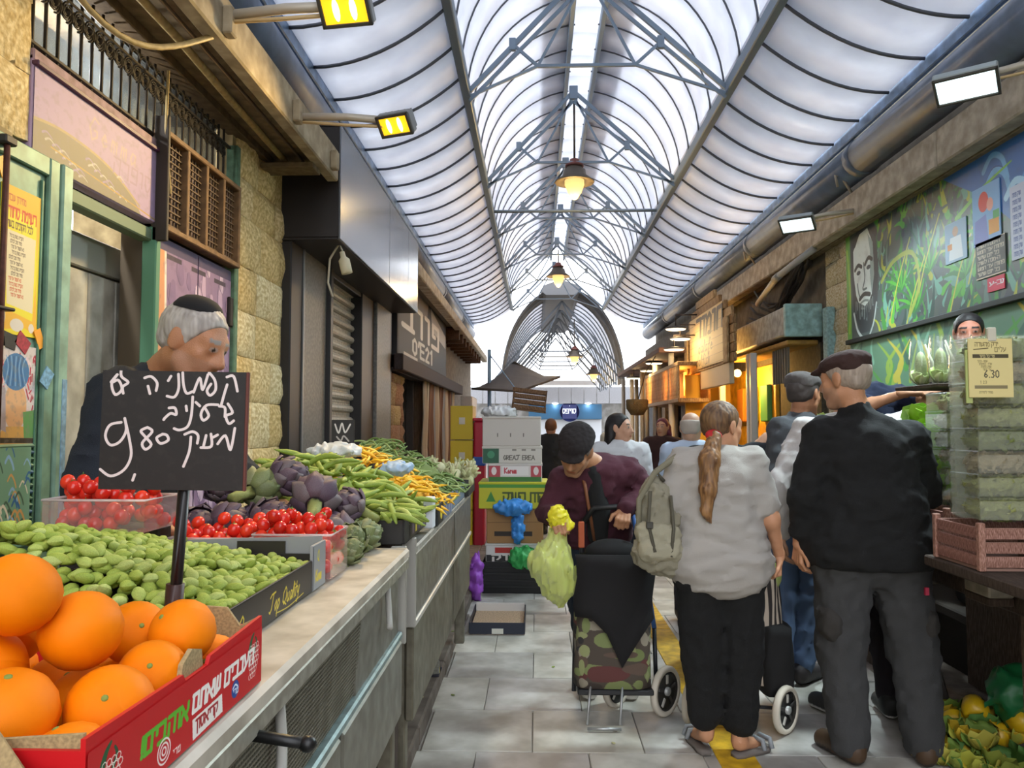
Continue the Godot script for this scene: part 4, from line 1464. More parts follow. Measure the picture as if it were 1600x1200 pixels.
	obj("top", Geo.new().box(V(-1.62, 3.29, -7.68), V(-1.205, 3.3, -4.6), 0.002), black, sb)
	for b in [[-4.605, -6.18], [-6.186, -7.1], [-7.106, -7.68]]:
		obj("front_panel", Geo.new().box(V(-1.21, 2.59, b[1]), V(-1.196, 3.3, b[0]), 0.003), mt("#8f9398", 0.16, 0.55, "sheet", 0.5), sb)
	var wl := thing("hanging_bulb_box", "small white lamp holder dangling under the black sign box", "lamp holder")
	obj("holder", Geo.new(true).at(Transform3D(Basis(V(0, 0, 1), 0.25), V(-1.2, 2.46, -4.75))).lathe([Vector2(0, -0.06), Vector2(0.035, -0.055), Vector2(0.036, 0.03), Vector2(0.018, 0.05), Vector2(0.016, 0.085), Vector2(0, 0.09)], 14), mt("#d8cfae", 0.5), wl)
	obj("wire", Geo.new(true).tube([V(-1.22, 2.55, -4.75), V(-1.24, 2.6, -4.76), V(-1.3, 2.5, -4.76), V(-1.31, 2.35, -4.76), V(-1.28, 2.26, -4.76)], 0.007, 6), mt("#c2b8a2", 0.6), wl)
	# farther shops on the left
	stones(w, -1.5, 0.07, 2.0, -7.82, -8.6, 0.04, 1.0, ["#c9ae7c", "#b89a70", "#a97f62"])
	var dk := struct("door_4", "dark open shop doorway past the roller shutter")
	for z in [-8.68, -9.78]:
		obj("door_jamb", Geo.new().box(V(-1.66, 0, z - 0.05), V(-1.56, 2.3, z + 0.05), 0.006), mt("#3c3430", 0.7), dk)
	obj("door_lintel", Geo.new().box(V(-1.66, 2.24, -9.74), V(-1.56, 2.3, -8.72), 0.006), mt("#3c3430", 0.7), dk)
	var bs := thing("letter_signboard", "black signboard with white letters above brown beam on left", "sign")
	var bp := Paint.new(256, 192, Color("#232224"))
	bp.poly([Vector2(0, 0), Vector2(140, 0), Vector2(130, 60), Vector2(20, 70)], Color("#8b8480"))
	bp.poly([Vector2(150, 20), Vector2(256, 60), Vector2(256, 100), Vector2(160, 80)], Color("#a8a6a6"))
	bp.text(heb("פווב"), 16, 62, 60, 13, Color("#d9d6d2"), 0, 0.35)
	bp.text("0'E21", 56, 138, 36, 8, Color("#cfd0cc"), 0, 0.2)
	bp.rect(20, 180, 60, 8, Color("#cfccc8"))
	obj("board", Geo.new().box(V(-1.5, 2.18, -12.2), V(-1.44, 3.2, -7.9), 0.006), mt("#2a2627", 0.6), bs)
	var bq := Geo.new()
	bq.quad(V(-1.437, 2.2, -7.95), V(-1.437, 2.2, -12.1), V(-1.437, 3.15, -12.1), V(-1.437, 3.15, -7.95))
	obj("lettering", bq, print_mat(bp), bs)
	var bm := thing("brown_beam", "dark brown boxed beam across the left shops below letter sign", "beam")
	obj("face", Geo.new().box(V(-1.46, 2.02, -14.2), V(-1.36, 2.19, -7.8), 0.01), mt("#3f2c26", 0.7, 0, "wood", 1.0), bm)
	obj("soffit", Geo.new().box(V(-1.6, 2.02, -14.2), V(-1.46, 2.05, -7.8), 0.004), mt("#3f2c26", 0.7, 0, "wood", 1.0), bm)
	for k in 16:
		var z := -9.9 - k * 0.22
		var cu := thing("hanging_cloth", "long hanging cloth in cream, grey and brown beside dark doorway", "cloth", V(-1.45, 0, z), 0.0, "cloths hung on the left shop")
		var r := []
		for i in 5:
			var row := []
			for j in 7:
				row.append(V(0.03 * sin(j * 1.9 + k) + 0.012 * sin(i * 2.0 + k), 2.02 - i * 0.43, 0.1 - j * 0.033))
			r.append(row)
		r.reverse()
		obj("drape", Geo.new(true).sheet(r, V(-0.006, 0, 0)), mt(["#b9ab98", "#8a6a58", "#9aa2aa", "#c9bda8", "#7a5a4a"][(k * 3) % 5], 0.9, 0, "cloth", 3.0), cu)
	var hb := thing("cable_box", "pale grey box mounted beyond brown beam on left", "box")
	obj("case", Geo.new().box(V(-1.4, 1.62, -15.4), V(-1.2, 2.0, -14.2), 0.01), mt("#a9a7a4", 0.6), hb)
	obj("lid", Geo.new().box(V(-1.2, 1.64, -15.35), V(-1.185, 1.98, -14.25), 0.006), mt("#d6d2cc", 0.6), hb)
	# fascia along the farther canopy
	var f2 := struct("trim_2", "long beige canopy edge over the farther left shops")
	obj("canopy_edge", Geo.new().box(V(-1.33, 3.0, -18.8), V(-1.2, 3.14, -7.75), 0.01), mt("#b9b2a4", 0.8, 0, "stain", 0.8), f2)
	obj("canopy_slab", Geo.new().box(V(-1.7, 3.06, -18.8), V(-1.3, 3.13, -7.75)), mt("#6d6254", 0.9), f2)
	for k in 9:
		obj("joist", Geo.new().box(V(-1.6, 2.85, -12.5 - k * 0.6), V(-1.25, 3.06, -12.42 - k * 0.6), 0.006), mt("#5a4132", 0.85, 0, "wood", 1.0), f2)


func posters() -> void:
	var y1 := thing("yellow_poster", "yellow and orange Hebrew notice stuck on upper green door", "poster")
	var p := Paint.new(220, 360, Color("#e6d216"))
	p.poly([Vector2(0, 0), Vector2(220, 0), Vector2(220, 60), Vector2(200, 200), Vector2(220, 360), Vector2(150, 340), Vector2(40, 350), Vector2(0, 330), Vector2(18, 200), Vector2(0, 90)], Color("#eab42c"))
	p.poly([Vector2(24, 60), Vector2(196, 60), Vector2(206, 200), Vector2(190, 320), Vector2(30, 300), Vector2(16, 180)], Color("#e8d92a"))
	p.text(heb("מחירון שבת"), 36, 22, 14, 2.6, Color("#b0522a"), 0, 0.18)
	p.text(heb("רשימת סחורה"), 16, 52, 24, 5, Color("#c8401e"), 0, 0.12)
	p.text(heb("לכל הקונים בשוק"), 26, 86, 15, 3, Color("#5a3a28"), 0, 0.15)
	p.poly([Vector2(30, 108), Vector2(196, 112), Vector2(190, 300), Vector2(44, 288), Vector2(34, 190)], Color("#e2d6b0"))
	for k in 12:
		p.text(heb(["הקנייה בשוק כרגיל", "מחיר טוב לכולם", "נא לשמור על סדר"][k % 3]), 48 + (k % 4) * 5, 118 + k * 13, 7, 1.5, Color("#6e5e4c") if k < 8 else Color("#c05a3a"), 0, 0.12)
	p.disc(22, 320, 18, 24, Color("#d9cfc2"))
	p.disc(104, 336, 38, 16, Color("#d9d2c6"))
	p.disc(186, 338, 16, 12, Color("#dfd3c2"))
	obj("sheet", Geo.new().box(V(-1.553, 1.72, -2.325), V(-1.551, 2.16, -2.15)), mt("#d8c428", 0.7), y1)
	var g := Geo.new()
	g.quad(V(-1.5495, 1.72, -2.15), V(-1.5495, 1.72, -2.325), V(-1.5495, 2.16, -2.325), V(-1.5495, 2.16, -2.15))
	obj("print", g, print_mat(p), y1)
	for q in [[2.2, -2.145], [1.72, -2.335]]:
		obj("tape", Geo.new().at(Transform3D(Basis(V(1, 0, 0), 0.5), V(-1.547, q[0], q[1]))).box(V(-0.001, -0.03, -0.016), V(0.0015, 0.03, 0.016)), mt("#f0a21c", 0.5), y1)
	var y2 := thing("portrait_poster", "torn portrait poster of blue head wrap below yellow notice", "poster")
	p = Paint.new(220, 340, Color("#cfc4c0"))
	for k in 60:
		var a := Vector2(rf(110, 220), rf(10, 220))
		p.line([a, a + Vector2(rf(-14, 14), rf(8, 26))], 6, Color(["#c03a4c", "#e3c8cc", "#a82c3c"][k % 3]))
		a = Vector2(rf(0, 60), rf(20, 160))
		p.line([a, a + Vector2(rf(-6, 6), 18)], 5, Color(["#c03a4c", "#e0ccd0"][k % 2]))
	p.disc(112, 210, 56, 84, Color("#d8a878"))
	p.poly([Vector2(60, 280), Vector2(170, 280), Vector2(200, 340), Vector2(10, 340)], Color("#d2a55c"))
	p.poly([Vector2(150, 230), Vector2(220, 220), Vector2(220, 320), Vector2(160, 320)], Color("#5f9a58"))
	p.disc(110, 92, 66, 64, Color("#3f73a4"))
	for k in 9:
		p.curve([Vector2(60 + k * 12, 40), Vector2(70 + k * 9, 80), Vector2(56 + k * 13, 140)], 4, Color(["#7fa8cc", "#26507e"][k % 2]))
	p.poly([Vector2(20, 130), Vector2(60, 150), Vector2(70, 300), Vector2(20, 280)], Color("#a49aa0"))
	p.line([Vector2(10, 326), Vector2(210, 330)], 18, Color("#33291f"))
	p.grime(7, 0.03, Color("#8a8478"), 0.4)
	g = Geo.new()
	g.quad(V(-1.5495, 1.395, -2.14), V(-1.5495, 1.395, -2.335), V(-1.5495, 1.69, -2.335), V(-1.5495, 1.69, -2.14))
	obj("sheet", Geo.new().box(V(-1.553, 1.395, -2.335), V(-1.551, 1.69, -2.14)), mt("#b8aeb0", 0.7), y2)
	obj("print", g, print_mat(p), y2)
	var cols := ["#b32c3e", "#22201f", "#d8d2c6", "#4a78a8", "#7fb4d8"]
	for k in 5:
		var st := thing("sticker", ["small red torn sticker under the yellow notice", "black and white sticker at edge of the green door", "white paper scrap on green door below notice", "blue sticker beside the portrait poster", "pale blue round sticker on green door"][k], "sticker")
		var c: Array = [[1.7, -2.26], [1.7, -2.2], [1.69, -2.15], [1.47, -2.125], [1.6, -2.36]][k]
		obj("paper", Geo.new().at(Transform3D(Basis(V(1, 0, 0), k * 0.4 - 0.6), V(-1.549 if k < 4 else -1.536, c[0], c[1]))).box(V(-0.001, -0.022, -0.03), V(0.002, 0.022, 0.03)), mt(cols[k], 0.6, 0, "stain", 8.0), st)
	# blue and white sprayed lines on the lower door
	var sp := thing("spray_painting", "blue and white spray painting across the lower green door", "graffiti")
	p = Paint.new(220, 256, Color("#6f9a80"))
	for k in 26:
		var a := Vector2(rf(0, 200), rf(0, 220))
		p.curve([a, a + Vector2(18, -14), a + Vector2(38, 0), a + Vector2(50, 18)], rf(5, 10), Color(["#2f6296", "#86b0d2", "#d6d0bc", "#c99a5c", "#3f5c4c"][k % 5]))
	g = Geo.new()
	g.quad(V(-1.5375, 1.09, -2.14), V(-1.5375, 1.09, -2.3), V(-1.5375, 1.385, -2.3), V(-1.5375, 1.385, -2.14))
	obj("panel", Geo.new().box(V(-1.545, 1.09, -2.3), V(-1.539, 1.385, -2.14)), mt("#6f9a80", 0.6), sp)
	obj("paint", g, print_mat(p), sp)
	obj("edge_streak", Geo.new().box(V(-1.531, 1.05, -2.455), V(-1.528, 1.6, -2.43), 0.001), mt("#86aecb", 0.6, 0, "stain", 4.0), sp)


# ------------------------------------------------------------------ right side
func build_right_buildings() -> void:
	var w := struct("wall_right", "shop wall along the right side of the street")
	obj("wall_mass", Geo.new().box(V(2.95, 0, -19), V(3.6, 4.0, 6)), mt("#6e675c", 0.95, 0, "stain", 0.7), w)
	obj("upper_wall", Geo.new().box(V(3.0, 4.0, -19), V(3.8, 4.6, 2)), mt("#8d8778", 0.9, 0, "blotch", 0.6), w)
	stones(w, 2.95, 1.0, 3.3, -7.25, -7.85, 0.04, -1.0, ["#d2ccb4", "#c4bea8", "#dcd6c2"])
	# canopy beam and dark slot under the gutter
	var tr := struct("trim_3", "beige canopy beam running above the painted mural")
	for k in 5:
		obj("canopy_beam", Geo.new().box(V(2.73, 3.21, 6 - k * 3.75 - 3.735), V(2.86, 3.47, 6 - k * 3.75), 0.012), mt("#b8ad9b", 0.8, 0, "stain", 0.9), tr)
	obj("canopy_slab", Geo.new().box(V(2.86, 3.36, -12.75), V(3.0, 3.42, 6)), mt("#6f6552", 0.9, 0, "stain", 1.0), tr)
	obj("inner_batten", Geo.new().box(V(2.86, 3.2, -12.7), V(2.93, 3.3, 6), 0.006), mt("#85785f", 0.85, 0, "stain", 1.3), tr)
	for z in [-6.65, -4.0, -9.6]:
		obj("hook", Geo.new(true).tube([V(2.74, 3.46, z), V(2.66, 3.6, z), V(2.6, 3.62, z), V(2.62, 3.52, z)], 0.012, 6), mt("#9a9186", 0.6, 0.3), tr)
	mural()
	# pale blue awning box past the stone pier
	var ab := thing("awning_box", "pale blue grey awning box past the stone pier on the right", "awning")
	obj("case", Geo.new().box(V(2.56, 2.38, -10.2), V(2.92, 2.68, -7.95), 0.012), mt("#a9a8a2", 0.6, 0, "stain", 1.2), ab)
	obj("end_plate", Geo.new().box(V(2.55, 2.36, -7.96), V(2.93, 2.7, -7.9), 0.008), mt("#9cc2c2", 0.6, 0, "blotch", 2.0), ab)
	obj("lower_lip", Geo.new().box(V(2.58, 2.28, -10.2), V(2.9, 2.33, -7.95), 0.01), mt("#a07a30", 0.6, 0, "stain", 1.0), ab)
	obj("post", Geo.new().box(V(2.86, 2.0, -7.72), V(2.945, 2.62, -7.6), 0.008), mt("#93b8bd", 0.6, 0, "stain", 3.0), ab)
	var cb := thing("cable_bundle", "tangle of black cables above pale blue awning box", "cables")
	for k in 9:
		var pts := []
		for i in 7:
			var t := i / 6.0
			pts.append(V(2.8 + 0.05 * sin(k * 2.0 + i), 3.15 - 0.3 * sin(PI * t) - 0.06 * k * t, -7.9 - t * 1.9 - k * 0.05))
		obj("cable", Geo.new(true).tube(pts, 0.016, 5), mt("#2a2623", 0.7), cb)
	var pg := thing("plastic_pipe", "grey bent plastic pipe under the right canopy", "pipe")
	obj("pipe", Geo.new(true).tube([V(2.75, 3.2, -7.6), V(2.6, 3.05, -8.3), V(2.65, 2.9, -9.2)], 0.035, 8), mt("#a8a6a2", 0.6), pg)
	obj("joint", Geo.new(true).tube([V(2.61, 3.06, -8.24), V(2.605, 3.04, -8.4)], 0.042, 8), mt("#8a8886", 0.6), pg)
	# dark shops below
	var d5 := struct("door_5", "dim open shop front below the pale blue awning box")
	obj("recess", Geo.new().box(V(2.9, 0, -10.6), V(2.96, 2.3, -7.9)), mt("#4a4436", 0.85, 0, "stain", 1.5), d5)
	for k in 7:
		obj("bar", Geo.new().box(V(2.62, 1.9, -8.1 - k * 0.08), V(2.64, 2.27, -8.06 - k * 0.08)), mt("#5c574e", 0.6), d5)
	for z in [-9.05, -9.2, -10.55]:
		obj("frame_post", Geo.new().box(V(2.5, 0, z - 0.03), V(2.58, 2.3, z + 0.03), 0.01), mt("#cfccc4", 0.5, 0.2), d5)
	# lit yellow shop
	var ys := thing("yellow_kiosk", "lit yellow kiosk front under the house shaped wooden sign", "kiosk")
	obj("back_panel", Geo.new().box(V(2.86, 0, -11.4), V(2.92, 2.2, -9.25), 0.01), mt("#d9a21a", 0.6, 0, "blotch", 1.2), ys)
	obj("side_panel", Geo.new().box(V(2.2, 0, -11.46), V(2.9, 2.2, -11.4), 0.01), mt("#d8a92c", 0.6), ys)
	for k in 3:
		obj("shelf_frame", Geo.new().box(V(2.8, 1.5, -9.7 - k * 0.55), V(2.86, 1.95, -9.4 - k * 0.55), 0.01), mt(["#3f8a4a", "#b7c23c", "#c77a22"][k], 0.6), ys)
	obj("counter", Geo.new().box(V(2.3, 0, -11.4), V(2.55, 0.95, -9.3), 0.01), mt("#9a7a42", 0.7, 0, "wood", 1.0), ys)
	obj("bulb_lamp", Geo.new(true).ball(V(2.5, 2.1, -9.6), Vector3.ONE * 0.05, 10, 8), lit_mat("#ffdf9a", 3.0), ys)
	var ol := OmniLight3D.new()
	ol.name = "bulb_glow"
	ol.position = V(2.45, 2.02, -9.9)
	ol.light_color = Color(1.0, 0.78, 0.42)
	ol.light_energy = 1.6
	ol.light_size = 0.05
	ol.omni_range = 25
	ol.shadow_enabled = true
	ys.add_child(ol)
	# house shaped plank sign
	var hs := thing("house_sign", "house shaped wooden plank sign with dark lettering over the yellow kiosk", "sign")
	for k in 9:
		var y0 := 2.2 + k * 0.112
		var za := -8.95
		var zb := -11.9
		if y0 > 2.72:
			var t := (y0 - 2.72) / 0.5
			za = lerpf(-8.95, -10.2, t)
			zb = lerpf(-11.9, -10.7, t)
		obj("plank", Geo.new().box(V(2.28 + rf(0, 0.012), y0, zb + rf(-0.03, 0.03)), V(2.33, y0 + 0.106, za + rf(-0.03, 0.03)), 0.006), mt(["#b59a72", "#a88c66", "#c0a67e"][k % 3], 0.8, 0, "wood", 0.7), hs)
	for z in [-9.2, -11.6]:
		obj("upright", Geo.new().box(V(2.25, 2.2, z - 0.1), V(2.28, 2.75, z + 0.1), 0.006), mt("#b9a077", 0.8, 0, "wood", 0.8), hs)
	var hp := Paint.new(384, 256, Color("#bfa26c"))
	for k in 7:
		hp.line([Vector2(0, 36 + k * 36), Vector2(384, 34 + k * 36)], 2, Color("#7a6240"))
	hp.text(heb("חומור"), 90, 20, 84, 20, Color("#2c2218"), 0.1, 0.22)
	hp.text("dalafe", 110, 128, 56, 7, Color("#33281c"), 0.2, 0.12)
	hp.text("dalfish", 80, 192, 52, 6, Color("#33281c"), 0.2, 0.12)
	var hq := Geo.new()
	hq.quad(V(2.276, 2.24, -11.4), V(2.276, 2.24, -9.4), V(2.276, 2.98, -9.4), V(2.276, 2.98, -11.4))
	obj("lettering", hq, print_mat(hp), hs)
	# disc lamps on brackets
	for b in [[1.98, 2.82, -10.9], [2.06, 2.69, -11.0], [1.97, 2.54, -11.0], [2.02, 2.52, -13.2], [1.98, 2.42, -13.6], [1.95, 2.4, -15.4]]:
		var dl := thing("disc_lamp", "round white disc lamp glowing on thin bracket by the wooden house sign", "lamp", Vector3.ZERO, 0.0, "disc lamps along the right side")
		var c := V(b[0], b[1], b[2])
		obj("glowing_disc", Geo.new(true).at(Transform3D(Basis.IDENTITY, c)).lathe([Vector2(0, -0.02), Vector2(0.13, -0.018), Vector2(0.145, 0)], 20), lit_mat("#fff2d8", 1.6), dl)
		obj("shade", Geo.new(true).at(Transform3D(Basis.IDENTITY, c)).lathe([Vector2(0.15, -0.005), Vector2(0.15, 0.015), Vector2(0.04, 0.035), Vector2(0, 0.035)], 20), mt("#3a3634", 0.6), dl)
		obj("bracket", Geo.new(true).tube([c + V(0, 0.03, 0), c + V(0, 0.2, 0), c + V(0.3, 0.2, 0)], 0.01, 6), mt("#3a2f2c", 0.6), dl)
		var o := OmniLight3D.new()
		o.name = "glow"
		o.position = c - V(0, 0.05, 0)
		o.light_color = Color(1.0, 0.86, 0.62)
		o.light_energy = 0.45
		o.light_size = 0.12
		o.omni_range = 25
		o.shadow_enabled = true
		dl.add_child(o)
	# cafe window box
	var cw := thing("cafe_window", "wooden slatted cafe window box glowing orange inside", "window box")
	obj("back", Geo.new().box(V(2.42, 1.8, -14.2), V(2.46, 2.35, -10.9), 0.005), mt("#b8813c", 0.7, 0, "wood", 1.0), cw)
	for b in [[1.78, 1.84], [2.3, 2.36]]:
		obj("frame", Geo.new().box(V(2.0, b[0], -14.2), V(2.45, b[1], -10.9), 0.008), mt("#b59870", 0.7, 0, "wood", 1.0), cw)
	for k in 30:
		obj("slat", Geo.new().box(V(2.0, 1.84, -10.95 - k * 0.11), V(2.03, 2.3, -10.92 - k * 0.11), 0.002), mt("#c9b08a", 0.7, 0, "wood", 1.2), cw)
	for z in [-11.6, -13.4]:
		obj("tube_lamp", Geo.new(true).tube([V(2.25, 1.9, z), V(2.25, 2.25, z)], 0.035, 8), lit_mat("#ffb347", 2.6), cw)
		var o := OmniLight3D.new()
		o.name = "tube_glow"
		o.position = V(2.18, 2.08, z)
		o.light_color = Color(1.0, 0.68, 0.3)
		o.light_energy = 0.9
		o.light_size = 0.1
		o.omni_range = 20
		o.shadow_enabled = true
		cw.add_child(o)
	obj("lower_sign", Geo.new().box(V(2.3, 1.95, -10.8), V(2.36, 2.3, -9.2), 0.006), mt("#c2b49a", 0.7), cw)
	var far := struct("wall_right", "dim shop fronts further down on the right")
	obj("shop_back", Geo.new().box(V(2.7, 0, -19), V(2.95, 3.3, -11.5)), mt("#57524c", 0.9, 0, "stain", 0.8), far)
	far = struct("trim_4", "brown canopy on slim poles over the farther right stalls")
	obj("brown_canopy", Geo.new().box(V(1.85, 2.55, -17.5), V(2.7, 2.63, -11.6), 0.01), mt("#5a3c33", 0.8), far)
	for k in 9:
		obj("pole", Geo.new(true).tube([V(2.05 + (k % 2) * 0.2, 0, -11.7 - k * 0.8), V(2.05 + (k % 2) * 0.2, 2.55, -11.7 - k * 0.8)], 0.045, 8), mt(["#d2cabb", "#b8a88c", "#8f8577"][k % 3], 0.6), far)
	far = get_node("wall_right_001")
	for k in 5:
		obj("shop_panel", Geo.new().box(V(2.6, 0.9, -12.6 - k * 1.3), V(2.68, 2.2, -11.7 - k * 1.3), 0.01), mt(["#6d5f52", "#84776a", "#3f3c40", "#7d6b58", "#4e5560"][k], 0.8, 0, "stain", 1.0), far)
	# fruit stall with oranges in the distance
	var fs := thing("fruit_stand", "low wooden stand heaped with oranges beyond the shoppers", "stand")
	obj("sloped_top", Geo.new().at(Transform3D(Basis(V(0, 0, 1), 0.25), V(2.0, 0.95, -12.6))).box(V(-0.35, -0.03, -1.1), V(0.5, 0, 1.1), 0.006), mt("#6e4a2c", 0.8, 0, "wood", 1.0), fs)
	obj("skirt", Geo.new().box(V(1.7, 0, -13.7), V(2.4, 0.85, -11.5), 0.01), mt("#3f332a", 0.9), fs)
	var om := Geo.new(true).ball(Vector3.ZERO, V(0.045, 0.042, 0.045), 10, 7).mesh()
	for i in 5:
		for j in 14:
			var o := put("orange", om, mt("#e8742c", 0.5), null, Transform3D(Basis.IDENTITY, V(1.72 + i * 0.13 + rf(-0.01, 0.01), 0.935 + i * 0.034 + rf(0, 0.02), -11.65 - j * 0.145)))
			tag(o, "small bright orange heaped on the distant wooden stand", "orange", "oranges on the distant stand")
	var bk := thing("hanging_basket", "round brown wicker basket hanging over the far right stalls", "basket")
	obj("bowl", Geo.new(true).at(Transform3D(Basis.IDENTITY, V(1.62, 1.75, -12.4))).lathe([Vector2(0, -0.14), Vector2(0.1, -0.13), Vector2(0.17, -0.03), Vector2(0.18, 0.1), Vector2(0.165, 0.12)], 16), mt("#7d6f4c", 0.9, 0, "wood", 3.0, "rough"), bk)
	obj("hanger", Geo.new(true).tube([V(1.62, 1.8, -12.4), V(1.75, 2.3, -12.3), V(1.9, 2.56, -12.2)], 0.008, 5), mt("#3c352c", 0.8), bk)


func mural() -> void:
	var m := thing("mural_panel", "long green leaf mural with a grey bearded face above right stall", "mural")
	obj("board", Geo.new().box(V(2.905, 2.24, -7.22), V(2.95, 3.26, -2.0), 0.004), mt("#3c4a44", 0.6), m)
	var p := Paint.new(1024, 320, Color("#4d5b58"))
	# leaves
	rng.seed = 301
	for k in 420:
		var o := Vector2(rf(200, 860), rf(-10, 350))
		var a := rf(-2.6, -0.5)
		var l := rf(30, 110)
		var d := Vector2(cos(a), sin(a))
		var e := d.orthogonal() * rf(-0.45, 0.45)
		p.curve([o, o + (d + e * 0.5) * l * 0.5, o + (d + e * 1.6) * l], rf(12, 26), Color(["#3f8f3c", "#4d5b58", "#57b03e", "#3c4650", "#6ba592", "#4a5a5c", "#a8b03a", "#2c4a44", "#5f7f74", "#2f6e4c"][k % 10]), 2)
	for c in [[330, 230], [470, 210], [620, 250], [700, 190], [400, 290]]:
		for k in 9:
			var a := -0.4 - k * 0.3
			var o := Vector2(c[0], c[1])
			p.curve([o, o + Vector2(cos(a), sin(a)) * 40, o + Vector2(cos(a - 0.2), sin(a - 0.2)) * 84], 15, Color("#4fae38") if k % 2 else Color("#2c7a34"), 4)
		p.curve([Vector2(c[0] - 60, c[1] + 80), Vector2(c[0] - 10, c[1] - 20), Vector2(c[0] + 60, c[1] - 120)], 5, Color("#c2bd46"))
	p.curve([Vector2(230, 190), Vector2(300, 150), Vector2(400, 150), Vector2(430, 230), Vector2(380, 300)], 12, Color("#a2b04a"))
	for k in 30:
		p.line([Vector2(240 + k * 17, 0), Vector2(220 + k * 17, rf(10, 50))], 6, Color(["#2d3a3a", "#4a6a58", "#37484a"][k % 3]))
	# face painted in greys, seen from the front with a short beard
	p.rect(0, 0, 30, 320, Color("#6fb04c"))
	p.curve([Vector2(8, 60), Vector2(24, 180), Vector2(14, 300)], 12, Color("#9cc84c"))
	p.poly(p.flat([40, 30, 120, 6, 200, 40, 214, 150, 200, 250, 150, 312, 90, 312, 48, 240, 34, 130]), Color("#3a4246"))
	p.poly(p.flat([52, 70, 90, 30, 150, 24, 180, 70, 182, 150, 168, 210, 130, 248, 96, 244, 66, 200, 52, 140]), Color("#e2f0ee"))
	p.poly(p.flat([150, 40, 182, 70, 186, 160, 168, 214, 160, 150, 164, 90]), Color("#9cb2b0"))
	p.curve([Vector2(62, 126), Vector2(84, 116), Vector2(106, 124)], 11, Color("#2a3236"))
	p.curve([Vector2(130, 122), Vector2(152, 108), Vector2(174, 116)], 11, Color("#2a3236"))
	p.disc(86, 138, 13, 6, Color("#384246"))
	p.disc(152, 134, 13, 6, Color("#384246"))
	p.curve([Vector2(120, 116), Vector2(126, 160), Vector2(112, 188), Vector2(136, 190)], 6, Color("#62787a"))
	p.curve([Vector2(76, 168), Vector2(84, 196), Vector2(96, 214)], 6, Color("#6d8484"))
	p.curve([Vector2(90, 214), Vector2(120, 204), Vector2(156, 210)], 12, Color("#343c40"))
	p.curve([Vector2(96, 226), Vector2(122, 222), Vector2(146, 226)], 6, Color("#8a9c9a"))
	for k in 34:
		var o := Vector2(62 + k * 3.6, 214 + absf(k - 17) * -1.4 + 26)
		p.line([o, o + Vector2(rf(-5, 5), rf(18, 44))], 4, Color(["#4a5458", "#9aacaa", "#2e363a"][k % 3]))
	p.curve([Vector2(48, 250), Vector2(70, 300), Vector2(110, 330)], 10, Color("#cfdcda"))
	p.curve([Vector2(196, 240), Vector2(176, 290), Vector2(150, 320)], 7, Color("#b8c8c6"))
	p.curve([Vector2(60, 50), Vector2(100, 16), Vector2(160, 14), Vector2(200, 50)], 22, Color("#2c3438"))
	# blue graffiti towards the near end
	p.poly(p.flat([520, 0, 1024, 0, 1024, 320, 860, 320, 800, 180, 700, 100, 590, 40]), Color("#2f6ab0"))
	for k in 26:
		var o := Vector2(rf(700, 1020), rf(10, 300))
		if o.y > (o.x - 590) * 0.9:
			continue
		p.curve([o, o + Vector2(30, -24), o + Vector2(64, -8), o + Vector2(80, 36)], rf(7, 16), Color(["#6fb0e0", "#1c3f7c", "#a8d4ee", "#2556a0", "#4a90cc"][k % 5]))
	p.curve([Vector2(600, 120), Vector2(700, 84), Vector2(800, 60)], 12, Color("#7cc04a"), 3)
	p.grime(3, 0.02, Color("#46504c"), 0.12)
	var q := Geo.new()
	q.quad(V(2.902, 2.245, -7.21), V(2.902, 2.245, -4.0), V(2.902, 3.255, -4.0), V(2.902, 3.255, -7.21))
	obj("painting", q, print_mat(p, 0.5), m)
	obj("lower_edge", Geo.new().box(V(2.88, 2.2, -7.22), V(2.95, 2.24, -2.0), 0.005), mt("#1f2422", 0.7), m)
	var p2 := Paint.new(512, 96, Color("#5d8a70"))
	for k in 60:
		var o := Vector2(rf(0, 512), rf(30, 110))
		p2.curve([o, o + Vector2(rf(-20, 20), -26), o + Vector2(rf(-40, 40), -60)], rf(8, 18), Color(["#4f9a48", "#8fb04a", "#3f6a5c", "#7fb49c", "#c2b84a"][k % 5]), 2)
	obj("lower_board", Geo.new().box(V(2.92, 1.66, -7.2), V(2.95, 2.2, -2.0)), mt("#5d8a70", 0.6), m)
	q = Geo.new()
	q.quad(V(2.918, 1.665, -7.19), V(2.918, 1.665, -3.9), V(2.918, 2.195, -3.9), V(2.918, 2.195, -7.19))
	obj("lower_painting", q, print_mat(p2, 0.5), m)
	# posters pasted over it
	var rows := [["small poster with figure on pale blue pasted on green mural", "#9cb8d0", 2.58, 2.86, -5.47, -5.2], ["tall colourful poster with orange corner pasted on mural", "#88b2dc", 2.62, 3.0, -5.12, -4.82], ["black text poster with pale border on mural", "#4b453e", 2.4, 2.64, -5.1, -4.78], ["red and white label stuck at lower mural edge", "#d8284c", 2.3, 2.39, -4.98, -4.8], ["white paper notice at near end of blue mural", "#c9d0e2", 2.45, 2.9, -4.72, -4.5]]
